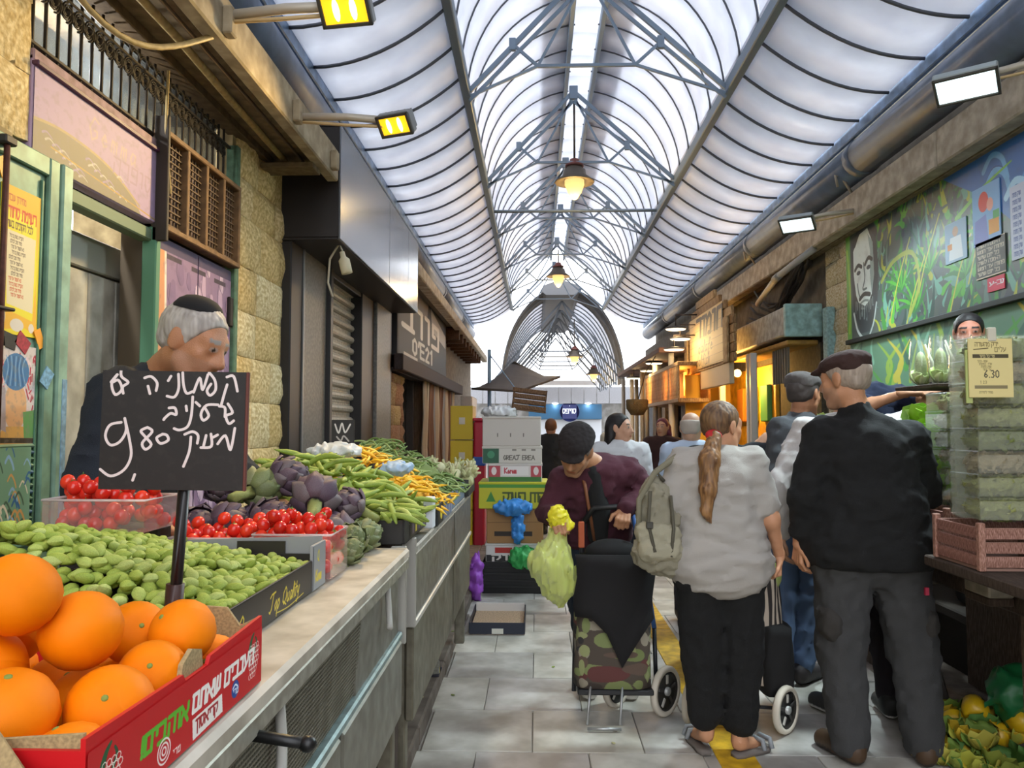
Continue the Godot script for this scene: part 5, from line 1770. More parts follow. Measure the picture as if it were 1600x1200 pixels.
	for k in 5:
		var b: Array = rows[k]
		var t := thing("poster", b[0], "poster")
		var pp := Paint.new(120, 160, Color(b[1]))
		if k == 0:
			pp.disc(60, 40, 16, 20, Color("#c9a58c")).poly(pp.flat([30, 60, 90, 60, 100, 150, 20, 150]), Color("#dfe6ea")).rect(14, 84, 26, 24, Color("#d8862c"))
		elif k == 1:
			pp.disc(50, 44, 22, 28, Color("#d84a3a")).disc(78, 58, 14, 18, Color("#e8a08c")).poly(pp.flat([10, 90, 60, 80, 70, 160, 5, 160]), Color("#7c86c8")).rect(70, 100, 44, 40, Color("#e09a20")).rect(90, 80, 26, 22, Color("#5aa85a"))
		elif k == 2:
			for i in 6:
				pp.text(heb(["הזמנה לשוק", "פתוח עד חמש", "כל יום שישי"][i % 3]), 8, 12 + i * 24, 14, 3, Color("#cdbfa8"), 0, 0.1)
			pp.rect(0, 0, 120, 4, Color("#cbbca4")).rect(0, 154, 120, 6, Color("#cbbca4"))
		elif k == 3:
			pp.text(heb("מבצע"), 14, 50, 44, 9, Color("#f3e4e8"), 0, 0.1)
		else:
			for i in 9:
				pp.text(heb("שוק פתוח"), 14, 16 + i * 16, 8, 2, Color("#5a68a0"), 0, 0.15)
		obj("sheet", Geo.new().box(V(2.897, b[2], b[4]), V(2.9, b[3], b[5])), mt(b[1], 0.7), t)
		var g := Geo.new()
		g.quad(V(2.8955, b[2], b[4]), V(2.8955, b[2], b[5]), V(2.8955, b[3], b[5]), V(2.8955, b[3], b[4]))
		obj("print", g, print_mat(pp), t)
	rng.seed = 78


# ------------------------------------------------------------------ lamps
func flood(pos: Vector3, aim: Vector3, w: float, warm: bool, label: String, arm_from: Vector3, energy: float) -> void:
	var t := thing("floodlight", label, "floodlight")
	var z := aim.normalized()
	var x := Vector3.UP.cross(z).normalized()
	var fr := Transform3D(Basis(x, z.cross(x), z), pos)
	var h := w * 0.62
	var grey := mt("#8b8c8c", 0.45, 0.5) if warm else mt("#a9b4b6", 0.4, 0.4)
	var g := Geo.new().at(fr)
	g.box(V(-w / 2, -h / 2, -0.05), V(w / 2, h / 2, -0.004), 0.008)
	obj("housing", g, grey, t)
	g = Geo.new().at(fr)
	for b in [[-w / 2, -h / 2, w / 2, -h / 2 + 0.014], [-w / 2, h / 2 - 0.014, w / 2, h / 2], [-w / 2, -h / 2, -w / 2 + 0.014, h / 2], [w / 2 - 0.014, -h / 2, w / 2, h / 2]]:
		g.box(V(b[0], b[1], -0.004), V(b[2], b[3], 0.012), 0.002)
	obj("bezel", g, mt("#4c4a44", 0.5, 0.4), t)
	var c := "#ffc21e" if warm else "#e8fbff"
	obj("glowing_glass", Geo.new().at(fr).box(V(-w / 2 + 0.014, -h / 2 + 0.014, -0.004), V(w / 2 - 0.014, h / 2 - 0.014, 0.002)), lit_mat(c, 1.25 if warm else 1.6), t)
	if warm:
		for k in [-1.0, 1.0]:
			obj("glowing_tube", Geo.new(true).at(fr).ball(V(w * 0.17 * k, 0, 0.004), V(w * 0.07, h * 0.33, 0.006), 10, 6), lit_mat("#fff3b8", 2.6), t)
		for k in 5:
			obj("cooling_fin", Geo.new().at(fr).box(V(-w * 0.4 + k * w * 0.2 - 0.004, -h * 0.4, -0.085), V(-w * 0.4 + k * w * 0.2 + 0.004, h * 0.4, -0.05)), grey, t)
	var back := fr * V(0, 0, -0.05)
	obj("arm", Geo.new(true).tube([arm_from, arm_from.lerp(back, 0.5) + V(0, 0.01, 0), back], 0.02, 8), mt("#b9b0a0", 0.5, 0.3), t)
	obj("knuckle", Geo.new(true).ball(back, Vector3.ONE * 0.035, 10, 8), mt("#6a6252", 0.5, 0.4), t)
	obj("cord", Geo.new(true).tube([arm_from + V(0, -0.025, 0), arm_from.lerp(back, 0.5) + V(0, -0.035, 0.01), back + V(0, -0.03, 0)], 0.008, 6), mt("#c4a878", 0.6), t)
	var l := SpotLight3D.new()
	l.name = "beam"
	l.transform = Transform3D(Basis(-x, z.cross(x), -z), pos + z * 0.03)
	l.spot_angle = 75
	l.spot_range = 20
	l.light_size = w * 0.45
	l.light_color = Color(1.0, 0.86, 0.6) if warm else Color(0.9, 0.98, 1.0)
	l.light_energy = energy
	l.shadow_enabled = true
	t.add_child(l)


func pendant(pos: Vector3, top: float, s: float, label: String) -> void:
	var t := thing("pendant_lamp", label, "lamp", pos)
	var iron := mt("#5e564e", 0.55, 0.4)
	var B := Transform3D(Basis.from_scale(Vector3.ONE * s), Vector3.ZERO)
	obj("shade", Geo.new(true).at(B).lathe([Vector2(0.1, -0.02), Vector2(0.21, -0.045), Vector2(0.215, -0.035), Vector2(0.13, 0.03), Vector2(0.12, 0.09), Vector2(0.085, 0.11), Vector2(0.08, 0.13), Vector2(0, 0.13)], 28), iron, t)
	obj("collar", Geo.new(true).at(B).lathe([Vector2(0.06, 0.125), Vector2(0.1, 0.13), Vector2(0.1, 0.15), Vector2(0.06, 0.17), Vector2(0.05, 0.21), Vector2(0.0, 0.22)], 20), mt("#7a4a44", 0.55, 0.3), t)
	obj("glass_bulb", Geo.new(true).at(B).lathe([Vector2(0, -0.235), Vector2(0.03, -0.22), Vector2(0.075, -0.15), Vector2(0.105, -0.07), Vector2(0.105, -0.02), Vector2(0.09, 0.0)], 22), lit_mat("#ffd98a", 1.05), t)
	obj("rod", Geo.new(true).tube([V(0, 0.2 * s, 0), V(0, top - pos.y, 0)], 0.013, 8), iron, t)
	var o := OmniLight3D.new()
	o.name = "bulb_glow"
	o.position = V(0, -0.3 * s, 0)
	o.light_color = Color(1, 0.82, 0.5)
	o.light_energy = 1.2
	o.light_size = 0.1
	o.omni_range = 25
	o.shadow_enabled = true
	t.add_child(o)


func build_lamps() -> void:
	flood(V(-0.72, 3.02, -2.8), V(-0.1, -0.65, 0.72), 0.2, true, "yellow glowing floodlight on an arm over the green doorway", V(-1.2, 3.03, -2.85), 0.9)
	flood(V(-0.7, 2.94, -3.72), V(-0.25, -0.65, 0.68), 0.18, true, "yellow glowing floodlight on an arm before the grey sign box", V(-1.2, 2.99, -3.72), 3.2)
	flood(V(2.28, 3.24, -4.05), V(-0.25, -0.85, 0.35), 0.3, false, "large white floodlight below the gutter pipe near blue mural", V(2.75, 3.34, -3.9), 10.0)
	flood(V(2.28, 3.2, -6.7), V(-0.25, -0.8, 0.4), 0.29, false, "smaller white floodlight above the painted grey face", V(2.75, 3.3, -6.6), 8.0)
	pendant(V(0.46, 4.38, -9.0), 5.3, 1.1, "brass street lantern with clear bulb hanging before the horizontal tie bar")
	pendant(V(0.44, 4.42, -15.0), 4.9, 1.1, "street lantern hanging just above the dark ridge cap")
	pendant(V(1.06, 3.39, -21.2), 4.4, 1.15, "street lantern hanging inside dark ring of the far vault")
	pendant(V(1.84, 3.13, -24.6), 3.6, 1.2, "small street lantern deepest inside the far vault")
	var fx := thing("tube_light", "white fluorescent tube glowing behind the iron window grille", "light")
	obj("glowing_tube", Geo.new(true).tube([V(-1.9, 2.85, -2.35), V(-1.9, 2.85, -3.2)], 0.014, 10), lit_mat("#f2f8ff", 2.2), fx)
	for z in [-2.35, -3.2]:
		obj("end_cap", Geo.new(true).tube([V(-1.9, 2.85, z - 0.012), V(-1.9, 2.85, z + 0.012)], 0.018, 8), mt("#b8b8b4", 0.5), fx)
	var o := OmniLight3D.new()
	o.name = "tube_glow"
	o.position = V(-1.87, 2.8, -2.75)
	o.light_energy = 1.6
	o.light_size = 0.03
	o.omni_range = 15
	o.shadow_enabled = true
	fx.add_child(o)


# ------------------------------------------------------------------ left counters
func wire_mesh(y0: float, y1: float, za: float, zb: float, x0: float, x1: float, pitch: float) -> Geo:
	var g := Geo.new()
	var n := int((za - zb) / pitch)
	for i in n + 1:
		var z := za - i * pitch
		g.bar(V(x0, y0, z), V(x1, y1, z), 0.0022, 0.0022, V(0, 0, 1))
	var k := int((y1 - y0) / pitch)
	for j in k + 1:
		var t := float(j) / k
		var x := lerpf(x0, x1, t)
		var y := lerpf(y0, y1, t)
		g.bar(V(x + 0.001, y, za), V(x + 0.001, y, zb), 0.0036, 0.0036)
	return g


func build_counters() -> void:
	var steel := mt("#8d8a80", 0.4, 0.5, "stain", 1.6)
	var dull := mt("#7d7869", 0.5, 0.4, "stain", 1.4)
	var trim := mt("#a9a598", 0.4, 0.4, "stain", 2.5)
	var c := thing("market_counter", "long pale topped counter with wire mesh front carrying oranges and almonds", "counter")
	obj("top", Geo.new().box(V(-1.08, 1.025, -2.47), V(-0.405, 1.06, 0.6), 0.008), mt("#bdb3a4", 0.5, 0, "blotch", 1.3), c)
	obj("front_lip", Geo.new().box(V(-0.425, 0.995, -2.47), V(-0.407, 1.03, 0.6), 0.004), trim, c)
	var msh := obj("mesh_panel", wire_mesh(0.795, 1.0, 0.3, -1.9, -0.445, -0.43, 0.0092), dull, c)
	msh.set_meta("kind", "stuff")
	obj("mesh_backing", Geo.new().box(V(-0.475, 0.79, -1.9), V(-0.462, 1.0, 0.3)), mt("#6d685c", 0.7, 0.2), c)
	obj("upper_panel", Geo.new().box(V(-0.455, 0.79, -2.46), V(-0.438, 1.0, -1.88), 0.004), steel, c)
	obj("mid_rail", Geo.new().box(V(-0.46, 0.775, -2.47), V(-0.425, 0.797, 0.6), 0.005), mt("#8ba0a0", 0.4, 0.4, "stain", 2.0), c)
	for b in [[-2.46, -1.72], [-1.7, -0.6], [-0.58, 0.6]]:
		obj("lower_panel", Geo.new().box(V(-0.45, 0.54, b[0]), V(-0.425, 0.772, b[1]), 0.006), mt("#87867c", 0.4, 0.45, "stain", 1.2), c)
	for z in [-1.3, -1.48]:
		obj("screw_slot", Geo.new().box(V(-0.426, 0.78, z - 0.01), V(-0.423, 0.79, z + 0.01)), mt("#26221e", 0.8), c)
	for z in [-2.46, -1.0, 0.5]:
		obj("leg", Geo.new().box(V(-0.5, 0.07, z - 0.025), V(-0.45, 1.02, z + 0.025), 0.005), dull, c)
		obj("leg", Geo.new().box(V(-1.05, 0.07, z - 0.025), V(-1.0, 1.02, z + 0.025), 0.005), dull, c)
	obj("inner_shelf", Geo.new().box(V(-1.06, 0.5, -2.46), V(-0.47, 0.54, 0.6), 0.004), mt("#8a7f70", 0.8), c)
	obj("back_skirt", Geo.new().box(V(-1.08, 0.07, -2.46), V(-1.055, 1.02, 0.6)), mt("#7d7466", 0.9), c)
	for z in [-1.28, -2.2]:
		var pts := [V(-0.424, 1.0, z), V(-0.42, 0.93, z - 0.005), V(-0.415, 0.9, z + 0.01), V(-0.408, 0.885, z + 0.035)]
		obj("hanging_strip", Geo.new(true).tube(pts, 0.009, 6), mt("#a5a29a", 0.6), c)
	# support arm that carries the overhanging box
	var hk := thing("box_bracket", "black steel bracket hook under the red orange carton", "bracket")
	obj("arm", Geo.new(true).tube([V(-0.44, 1.0, -1.14), V(-0.37, 0.99, -1.14), V(-0.33, 0.985, -1.14)], 0.009, 8), mt("#161616", 0.4, 0.3), hk)
	obj("knob", Geo.new(true).ball(V(-0.335, 0.985, -1.14), V(0.014, 0.012, 0.012), 10, 7), mt("#161616", 0.4, 0.3), hk)
	# second counter
	var d := thing("market_counter", "second counter with plain grey metal panels carrying the yellow beans", "counter")
	obj("top", Geo.new().box(V(-1.08, 1.0, -5.0), V(-0.42, 1.03, -2.72), 0.006), mt("#a9a59c", 0.5, 0.2, "stain", 1.2), d)
	for b in [[-4.0, -2.72], [-5.0, -4.02]]:
		obj("upper_panel", Geo.new().box(V(-0.45, 0.775, b[0]), V(-0.425, 1.0, b[1]), 0.006), steel, d)
		obj("lower_panel", Geo.new().box(V(-0.46, 0.42, b[0]), V(-0.43, 0.745, b[1]), 0.006), dull, d)
	obj("mid_rail", Geo.new().box(V(-0.455, 0.747, -5.0), V(-0.42, 0.772, -2.72), 0.005), mt("#c5c2ba", 0.35, 0.4), d)
	for z in [-2.76, -4.96]:
		obj("leg", Geo.new().box(V(-0.52, 0.07, z - 0.03), V(-0.46, 1.0, z + 0.03), 0.005), dull, d)
	obj("inner_shelf", Geo.new().box(V(-1.06, 0.38, -4.98), V(-0.47, 0.42, -2.74)), mt("#8a7f70", 0.8), d)
	obj("back_skirt", Geo.new().box(V(-1.08, 0.07, -4.98), V(-1.055, 1.0, -2.74)), mt("#7d7466", 0.9), d)
	var po := thing("counter_post", "dark brown square post in the gap between the two counters", "post")
	obj("post", Geo.new().box(V(-0.56, 0.07, -2.66), V(-0.47, 1.1, -2.56), 0.006), mt("#3c2c22", 0.7, 0.1, "stain", 3.0), po)
	for z in [-2.5, -2.7]:
		obj("edge_strip", Geo.new().box(V(-0.47, 0.75, z - 0.008), V(-0.42, 1.06, z + 0.008), 0.003), mt("#b9b6ae", 0.35, 0.5), po)


# an open carton: inner size from lo to hi, wall thickness t
func carton(t: Node3D, lo: Vector3, hi: Vector3, m: Material, inner: Material) -> void:
	var k := 0.005
	obj("base", Geo.new().box(lo, V(hi.x, lo.y + k, hi.z)), inner, t)
	obj("wall", Geo.new().box(lo, V(lo.x + k, hi.y, hi.z), 0.001), m, t)
	obj("wall", Geo.new().box(V(hi.x - k, lo.y, lo.z), hi, 0.001), m, t)
	obj("wall", Geo.new().box(V(lo.x + k, lo.y, lo.z), V(hi.x - k, hi.y, lo.z + k), 0.001), m, t)
	obj("wall", Geo.new().box(V(lo.x + k, lo.y, hi.z - k), V(hi.x - k, hi.y, hi.z), 0.001), m, t)


func print_x(t: Node3D, x: float, y0: float, y1: float, za: float, zb: float, p: Paint) -> void:
	var g := Geo.new()
	g.quad(V(x, y0, za), V(x, y0, zb), V(x, y1, zb), V(x, y1, za))
	obj("print", g, print_mat(p, 0.45), t)


func print_z(t: Node3D, z: float, y0: float, y1: float, xa: float, xb: float, p: Paint) -> void:
	var g := Geo.new()
	g.quad(V(xa, y0, z), V(xb, y0, z), V(xb, y1, z), V(xa, y1, z))
	obj("print", g, print_mat(p, 0.45), t)


# ------------------------------------------------------------------ produce
func build_produce() -> void:
	oranges_and_carton()
	price_board()
	almonds()
	tomatoes()
	artichokes()
	beans()


func grapes_print(p: Paint, x: float, y: float) -> void:
	p.curve([Vector2(x - 26, y + 20), Vector2(x - 10, y - 18), Vector2(x + 8, y - 36)], 22, Color("#1f5a34"), 8)
	p.curve([Vector2(x + 14, y + 30), Vector2(x + 30, y), Vector2(x + 22, y - 20)], 14, Color("#1d4f2e"), 6)
	for i in 7:
		for j in 4 - int(i > 4):
			var c := Vector2(x - 14 + j * 17 + (i % 2) * 8 - i, y + 8 + i * 16)
			var pts := []
			for k in 9:
				pts.append(c + Vector2(cos(TAU * k / 8), sin(TAU * k / 8)) * 8.5)
			p.line(pts, 2.4, Color("#efe2d6"))


func oranges_and_carton() -> void:
	var red := mt("#c4161c", 0.4)
	var kraft := mt("#b39a6c", 0.85, 0, "grain", 6.0)
	var t := thing("orange_carton", "red printed carton with Hebrew lettering full of oranges", "carton")
	var x1 := -0.42
	var x0 := -0.86
	var za := -0.72
	var zb := -1.18
	var y0 := 1.062
	obj("base", Geo.new().box(V(x0, y0, zb), V(x1, y0 + 0.005, za)), kraft, t)
	# street side with a hand notch
	var fr := Transform3D(Basis(V(0, 0, -1), V(0, 1, 0), V(1, 0, 0)), V(x1, y0, za))
	var out := PackedVector2Array([Vector2(0, 0), Vector2(0.46, 0), Vector2(0.46, 0.098), Vector2(0.275, 0.092), Vector2(0.268, 0.083), Vector2(0.205, 0.083), Vector2(0.198, 0.092), Vector2(0, 0.096)])
	obj("street_wall", Geo.new().at(fr).prism(out, -0.005, 0), red, t)
	obj("wall", Geo.new().box(V(x0, y0, zb), V(x0 + 0.005, y0 + 0.1, za)), red, t)
	obj("wall", Geo.new().box(V(x0, y0, zb), V(x1 - 0.005, y0 + 0.085, zb + 0.005)), red, t)
	obj("wall", Geo.new().box(V(x0, y0, za - 0.005), V(x1 - 0.005, y0 + 0.085, za)), red, t)
	obj("kraft_tab", Geo.new().at(fr).prism(PackedVector2Array([Vector2(0.2, 0.06), Vector2(0.27, 0.06), Vector2(0.262, 0.104), Vector2(0.235, 0.112), Vector2(0.21, 0.1)]), -0.012, -0.006), kraft, t)
	obj("kraft_corner", Geo.new().at(Transform3D(Basis.IDENTITY, V(x1, y0, zb))).prism(PackedVector2Array([Vector2(-0.006, 0.02), Vector2(-0.006, 0.097), Vector2(-0.03, 0.085), Vector2(-0.05, 0.112), Vector2(-0.1, 0.115), Vector2(-0.1, 0.02)]), 0.006, 0.011), kraft, t)
	obj("kraft_corner", Geo.new().at(Transform3D(Basis.IDENTITY, V(x1, y0, za))).prism(PackedVector2Array([Vector2(-0.006, 0.02), Vector2(-0.006, 0.098), Vector2(-0.09, 0.092), Vector2(-0.16, 0.09), Vector2(-0.17, 0.104), Vector2(-0.26, 0.1), Vector2(-0.26, 0.02)]), -0.011, -0.006), kraft, t)
	var p := Paint.new(900, 190, Color("#c4161c"))
	grapes_print(p, 826, 40)
	grapes_print(p, 70, 48)
	var x := p.text(heb("אוהבים!"), 190, 62, 46, 13, Color("#5cb52a"), 0.12, 0.2)
	p.text(heb("הענבים שאתם"), x + 16, 56, 46, 13, Color("#f4eee6"), 0.12, 0.2)
	p.poly(p.flat([436, 122, 610, 118, 616, 176, 440, 182]), Color("#f2ece4"))
	p.text(heb("קריאסון"), 456, 132, 28, 7, Color("#a31a20"), 0, 0.16)
	p.disc(700, 140, 26, 28, Color("#1f4a96"))
	p.curve([Vector2(684, 134), Vector2(700, 126), Vector2(716, 136)], 6, Color("#dfe8f4"))
	p.text(heb("טרי"), 686, 140, 16, 4, Color("#dfe8f4"))
	for r in [9.0, 19.0, 29.0]:
		var c := []
		for k in 25:
			c.append(Vector2(296 + cos(TAU * k / 24) * r, 140 + sin(TAU * k / 24) * r * 1.1))
		p.line(c, 5, Color("#f0e0da"))
	p.text(heb("טרי"), 340, 160, 16, 3.5, Color("#f0e0da"))
	print_x(t, x1 + 0.0012, y0 + 0.001, y0 + 0.082, za - 0.002, zb + 0.002, p)
	# second carton, only its torn flap reaches the picture
	var t2 := thing("empty_carton", "red carton with torn kraft flaps beside the orange carton", "carton")
	carton(t2, V(-0.86, 1.062, -0.7), V(-0.44, 1.135, -0.35), red, kraft)
	obj("torn_flap", Geo.new().at(Transform3D(Basis(V(1, 0, 0), -0.5), V(-0.6, 1.135, -0.7))).prism(PackedVector2Array([Vector2(-0.2, 0), Vector2(0.14, 0), Vector2(0.1, 0.035), Vector2(0.0, 0.022), Vector2(-0.05, 0.05), Vector2(-0.2, 0.04)]), 0, 0.004), kraft, t2)
	# oranges: rough spots on top, smaller ones under them
	var peel := StandardMaterial3D.new()
	peel.albedo_color = Color("#ff8c00")
	peel.albedo_texture = ntex("peel", 50, 0.04, Color(0.9, 0.86, 0.8), Color(1, 1, 1), 4)
	peel.normal_enabled = true
	peel.normal_texture = bump("npeel", 51, 0.35, 3.0, 2)
	peel.uv1_triplanar = true
	peel.uv1_scale = Vector3.ONE * 9.0
	peel.roughness = 0.5
	peel.metallic_specular = 0.3
	var om := Geo.new(true).lathe([Vector2(0, -0.93), Vector2(0.25, -0.915), Vector2(0.5, -0.82), Vector2(0.74, -0.64), Vector2(0.92, -0.36), Vector2(1, 0), Vector2(0.94, 0.34), Vector2(0.78, 0.62), Vector2(0.55, 0.81), Vector2(0.3, 0.915), Vector2(0.1, 0.93), Vector2(0, 0.915)], 28).mesh()
	var stem := Geo.new(true).lathe([Vector2(0.085, 0.915), Vector2(0.075, 0.95), Vector2(0.03, 0.965), Vector2(0, 0.96)], 8).mesh()
	var spots := [[-0.575, 1.262, -0.845, 0.046], [-0.535, 1.21, -0.9, 0.046], [-0.455, 1.175, -1.02, 0.043], [-0.535, 1.17, -1.04, 0.042], [-0.545, 1.15, -0.79, 0.05], [-0.475, 1.135, -0.86, 0.047], [-0.47, 1.145, -0.945, 0.042], [-0.62, 1.18, -0.86, 0.047], [-0.64, 1.2, -0.92, 0.046],
		[-0.46, 1.105, -1.11, 0.042], [-0.55, 1.105, -1.12, 0.042], [-0.64, 1.11, -1.1, 0.042], [-0.62, 1.11, -1.0, 0.043], [-0.63, 1.11, -0.78, 0.046], [-0.72, 1.15, -0.85, 0.046], [-0.73, 1.13, -0.95, 0.046], [-0.74, 1.11, -1.06, 0.045], [-0.72, 1.115, -0.76, 0.046], [-0.455, 1.11, -0.775, 0.043], [-0.56, 1.11, -0.95, 0.043]]
	var ps := []
	for s in spots:
		ps.append(V(s[0], s[1], s[2]))
	for it in 60:
		for i in ps.size():
			for j in range(i + 1, ps.size()):
				var d: Vector3 = ps[j] - ps[i]
				var need: float = (spots[i][3] + spots[j][3]) * 0.96
				if d.length() < need:
					var push := d.normalized() * (need - d.length()) * 0.5
					ps[i] -= push * (0.3 if i < 9 else 1.0)
					ps[j] += push * (0.3 if j < 9 else 1.0)
			var r: float = spots[i][3]
			ps[i].x = clampf(ps[i].x, -0.855 + r, -0.425 - r)
			ps[i].z = clampf(ps[i].z, -1.175 + r, -0.725 - r)
			ps[i].y = maxf(ps[i].y, 1.068 + r * 0.93)
	for i in ps.size():
		var tilt := Basis(V(rf(-1, 1), 0.3, rf(-1, 1)).normalized(), rf(0.4, 1.3))
		if i in [5, 6, 8]:
			tilt = Basis(V(0, 0, 1), -0.5) * Basis(V(1, 0, 0), 0.9)
		var lb := "ripe orange low in the red printed carton under the others"
		if i < 9:
			lb = ["topmost orange of the heap leaning against the green almonds", "large orange resting just below the topmost one", "round orange at the far street corner of red carton", "orange wedged behind beside the price board pole", "big orange at the near end of the red carton", "big orange with stem scar against the printed street wall", "orange beside the torn kraft tab of red carton", "orange tucked behind the topmost one towards the seller", "orange high in the heap on the seller side"][i]
		var o := thing("orange", lb, "orange", ps[i], 0.0, "oranges in the red carton")
		put("fruit", om, peel, o, Transform3D(tilt * Basis.from_scale(Vector3.ONE * spots[i][3]), Vector3.ZERO))
		put("stem_scar", stem, mt("#7d8a3c", 0.8), o, Transform3D(tilt * Basis.from_scale(Vector3.ONE * spots[i][3]), Vector3.ZERO))


func price_board() -> void:
	var t := thing("price_board", "black price board with white handwritten 9.80 on a dark pole", "price sign")
	var p := Paint.new(785, 660, Color("#171412"))
	p.grime(2, 0.012, Color("#2a2522"), 0.6)
	var ink := Color("#d8ccc8")
	var strokes := [[1225, 112, 1262, 108, 1285, 190], [1228, 155, 1216, 200, 1200, 268], [1128, 88, 1160, 130, 1166, 185, 1138, 216, 1120, 190, 1140, 152], [1048, 200, 1078, 120, 1096, 185, 1122, 100], [985, 92, 992, 160, 1010, 206, 1042, 196], [922, 112, 908, 138],
		[962, 100, 966, 180, 945, 228, 905, 224], [780, 124, 815, 116, 848, 150, 845, 194], [800, 170, 812, 212], [600, 150, 632, 108, 604, 160, 625, 220, 660, 190, 640, 140, 612, 150], [652, 76, 655, 118, 692, 150, 664, 176, 668, 212],
		[1236, 262, 1262, 310, 1228, 330, 1245, 372, 1270, 356], [1190, 276, 1220, 284, 1222, 334], [1182, 268, 1120, 272, 1092, 320, 1106, 356, 1134, 330, 1112, 286], [1062, 256, 1084, 276], [1044, 226, 1040, 330, 1022, 392, 980, 412, 950, 404], [1010, 278, 1014, 304], [918, 290, 950, 290, 958, 326, 928, 320, 900, 344, 892, 356],
		[1278, 398, 1258, 518, 1228, 440, 1188, 486], [1186, 436, 1162, 450], [1150, 432, 1154, 500, 1098, 508], [1124, 440, 1112, 500], [1008, 436, 1050, 420, 1080, 440, 1078, 484], [1042, 450, 1036, 530, 1008, 614],
		[664, 374, 604, 390, 582, 450, 610, 500, 660, 482, 692, 420, 682, 352], [682, 352, 712, 470, 724, 560, 690, 636, 620, 672, 562, 636], [748, 662, 738, 694], [806, 400, 772, 420, 796, 452, 830, 494, 800, 522, 782, 486, 832, 424, 806, 400], [890, 436, 858, 458, 880, 488, 920, 470, 912, 442, 888, 436]]
	for s in strokes:
		var pts := []
		for i in range(0, s.size(), 2):
			pts.append(Vector2(s[i] - 555, s[i + 1] - 85))
		p.curve(pts, 15 if s[0] > 575 else 19, ink)
	var c := V(-0.597, 1.442, -1.25)
	var b := Basis(V(0, 0, 1), -0.015) * Basis(V(0, 1, 0), 0.06)
	var fr := Transform3D(b, c)
	obj("board", Geo.new().at(fr).box(V(-0.119, -0.098, -0.006), V(0.119, 0.098, 0.0), 0.002), mt("#1a1614", 0.5), t)
	var g := Geo.new().at(fr)
	g.quad(V(-0.1185, -0.0975, 0.0008), V(0.1185, -0.0975, 0.0008), V(0.1185, 0.0975, 0.0008), V(-0.1185, 0.0975, 0.0008))
	obj("handwriting", g, print_mat(p, 0.6), t)
	obj("edge_strip", Geo.new().at(fr).box(V(0.116, -0.098, -0.004), V(0.121, 0.098, 0.003), 0.001), mt("#5d2c22", 0.6), t)
	obj("pole", Geo.new(true).tube([V(-0.6, 1.06, -1.262), V(-0.583, 1.35, -1.262)], 0.0095, 10), mt("#171211", 0.4), t)
	obj("socket", Geo.new(true).tube([V(-0.601, 1.06, -1.262), V(-0.594, 1.19, -1.262)], 0.0145, 12), mt("#3a2018", 0.5), t)


func heap_y(x: float, z: float) -> float:
	var a := clampf((-0.53 - x) / 0.42, 0, 1)
	var b := clampf((-1.3 - z) / 0.6, 0, 1)
	return 1.115 - 0.12 * clampf((z + 1.375) / 0.08, 0, 1) * a + 0.165 * a * (1.0 - 0.62 * b) - 0.01 * b + 0.006 * sin(x * 31) * sin(z * 27)


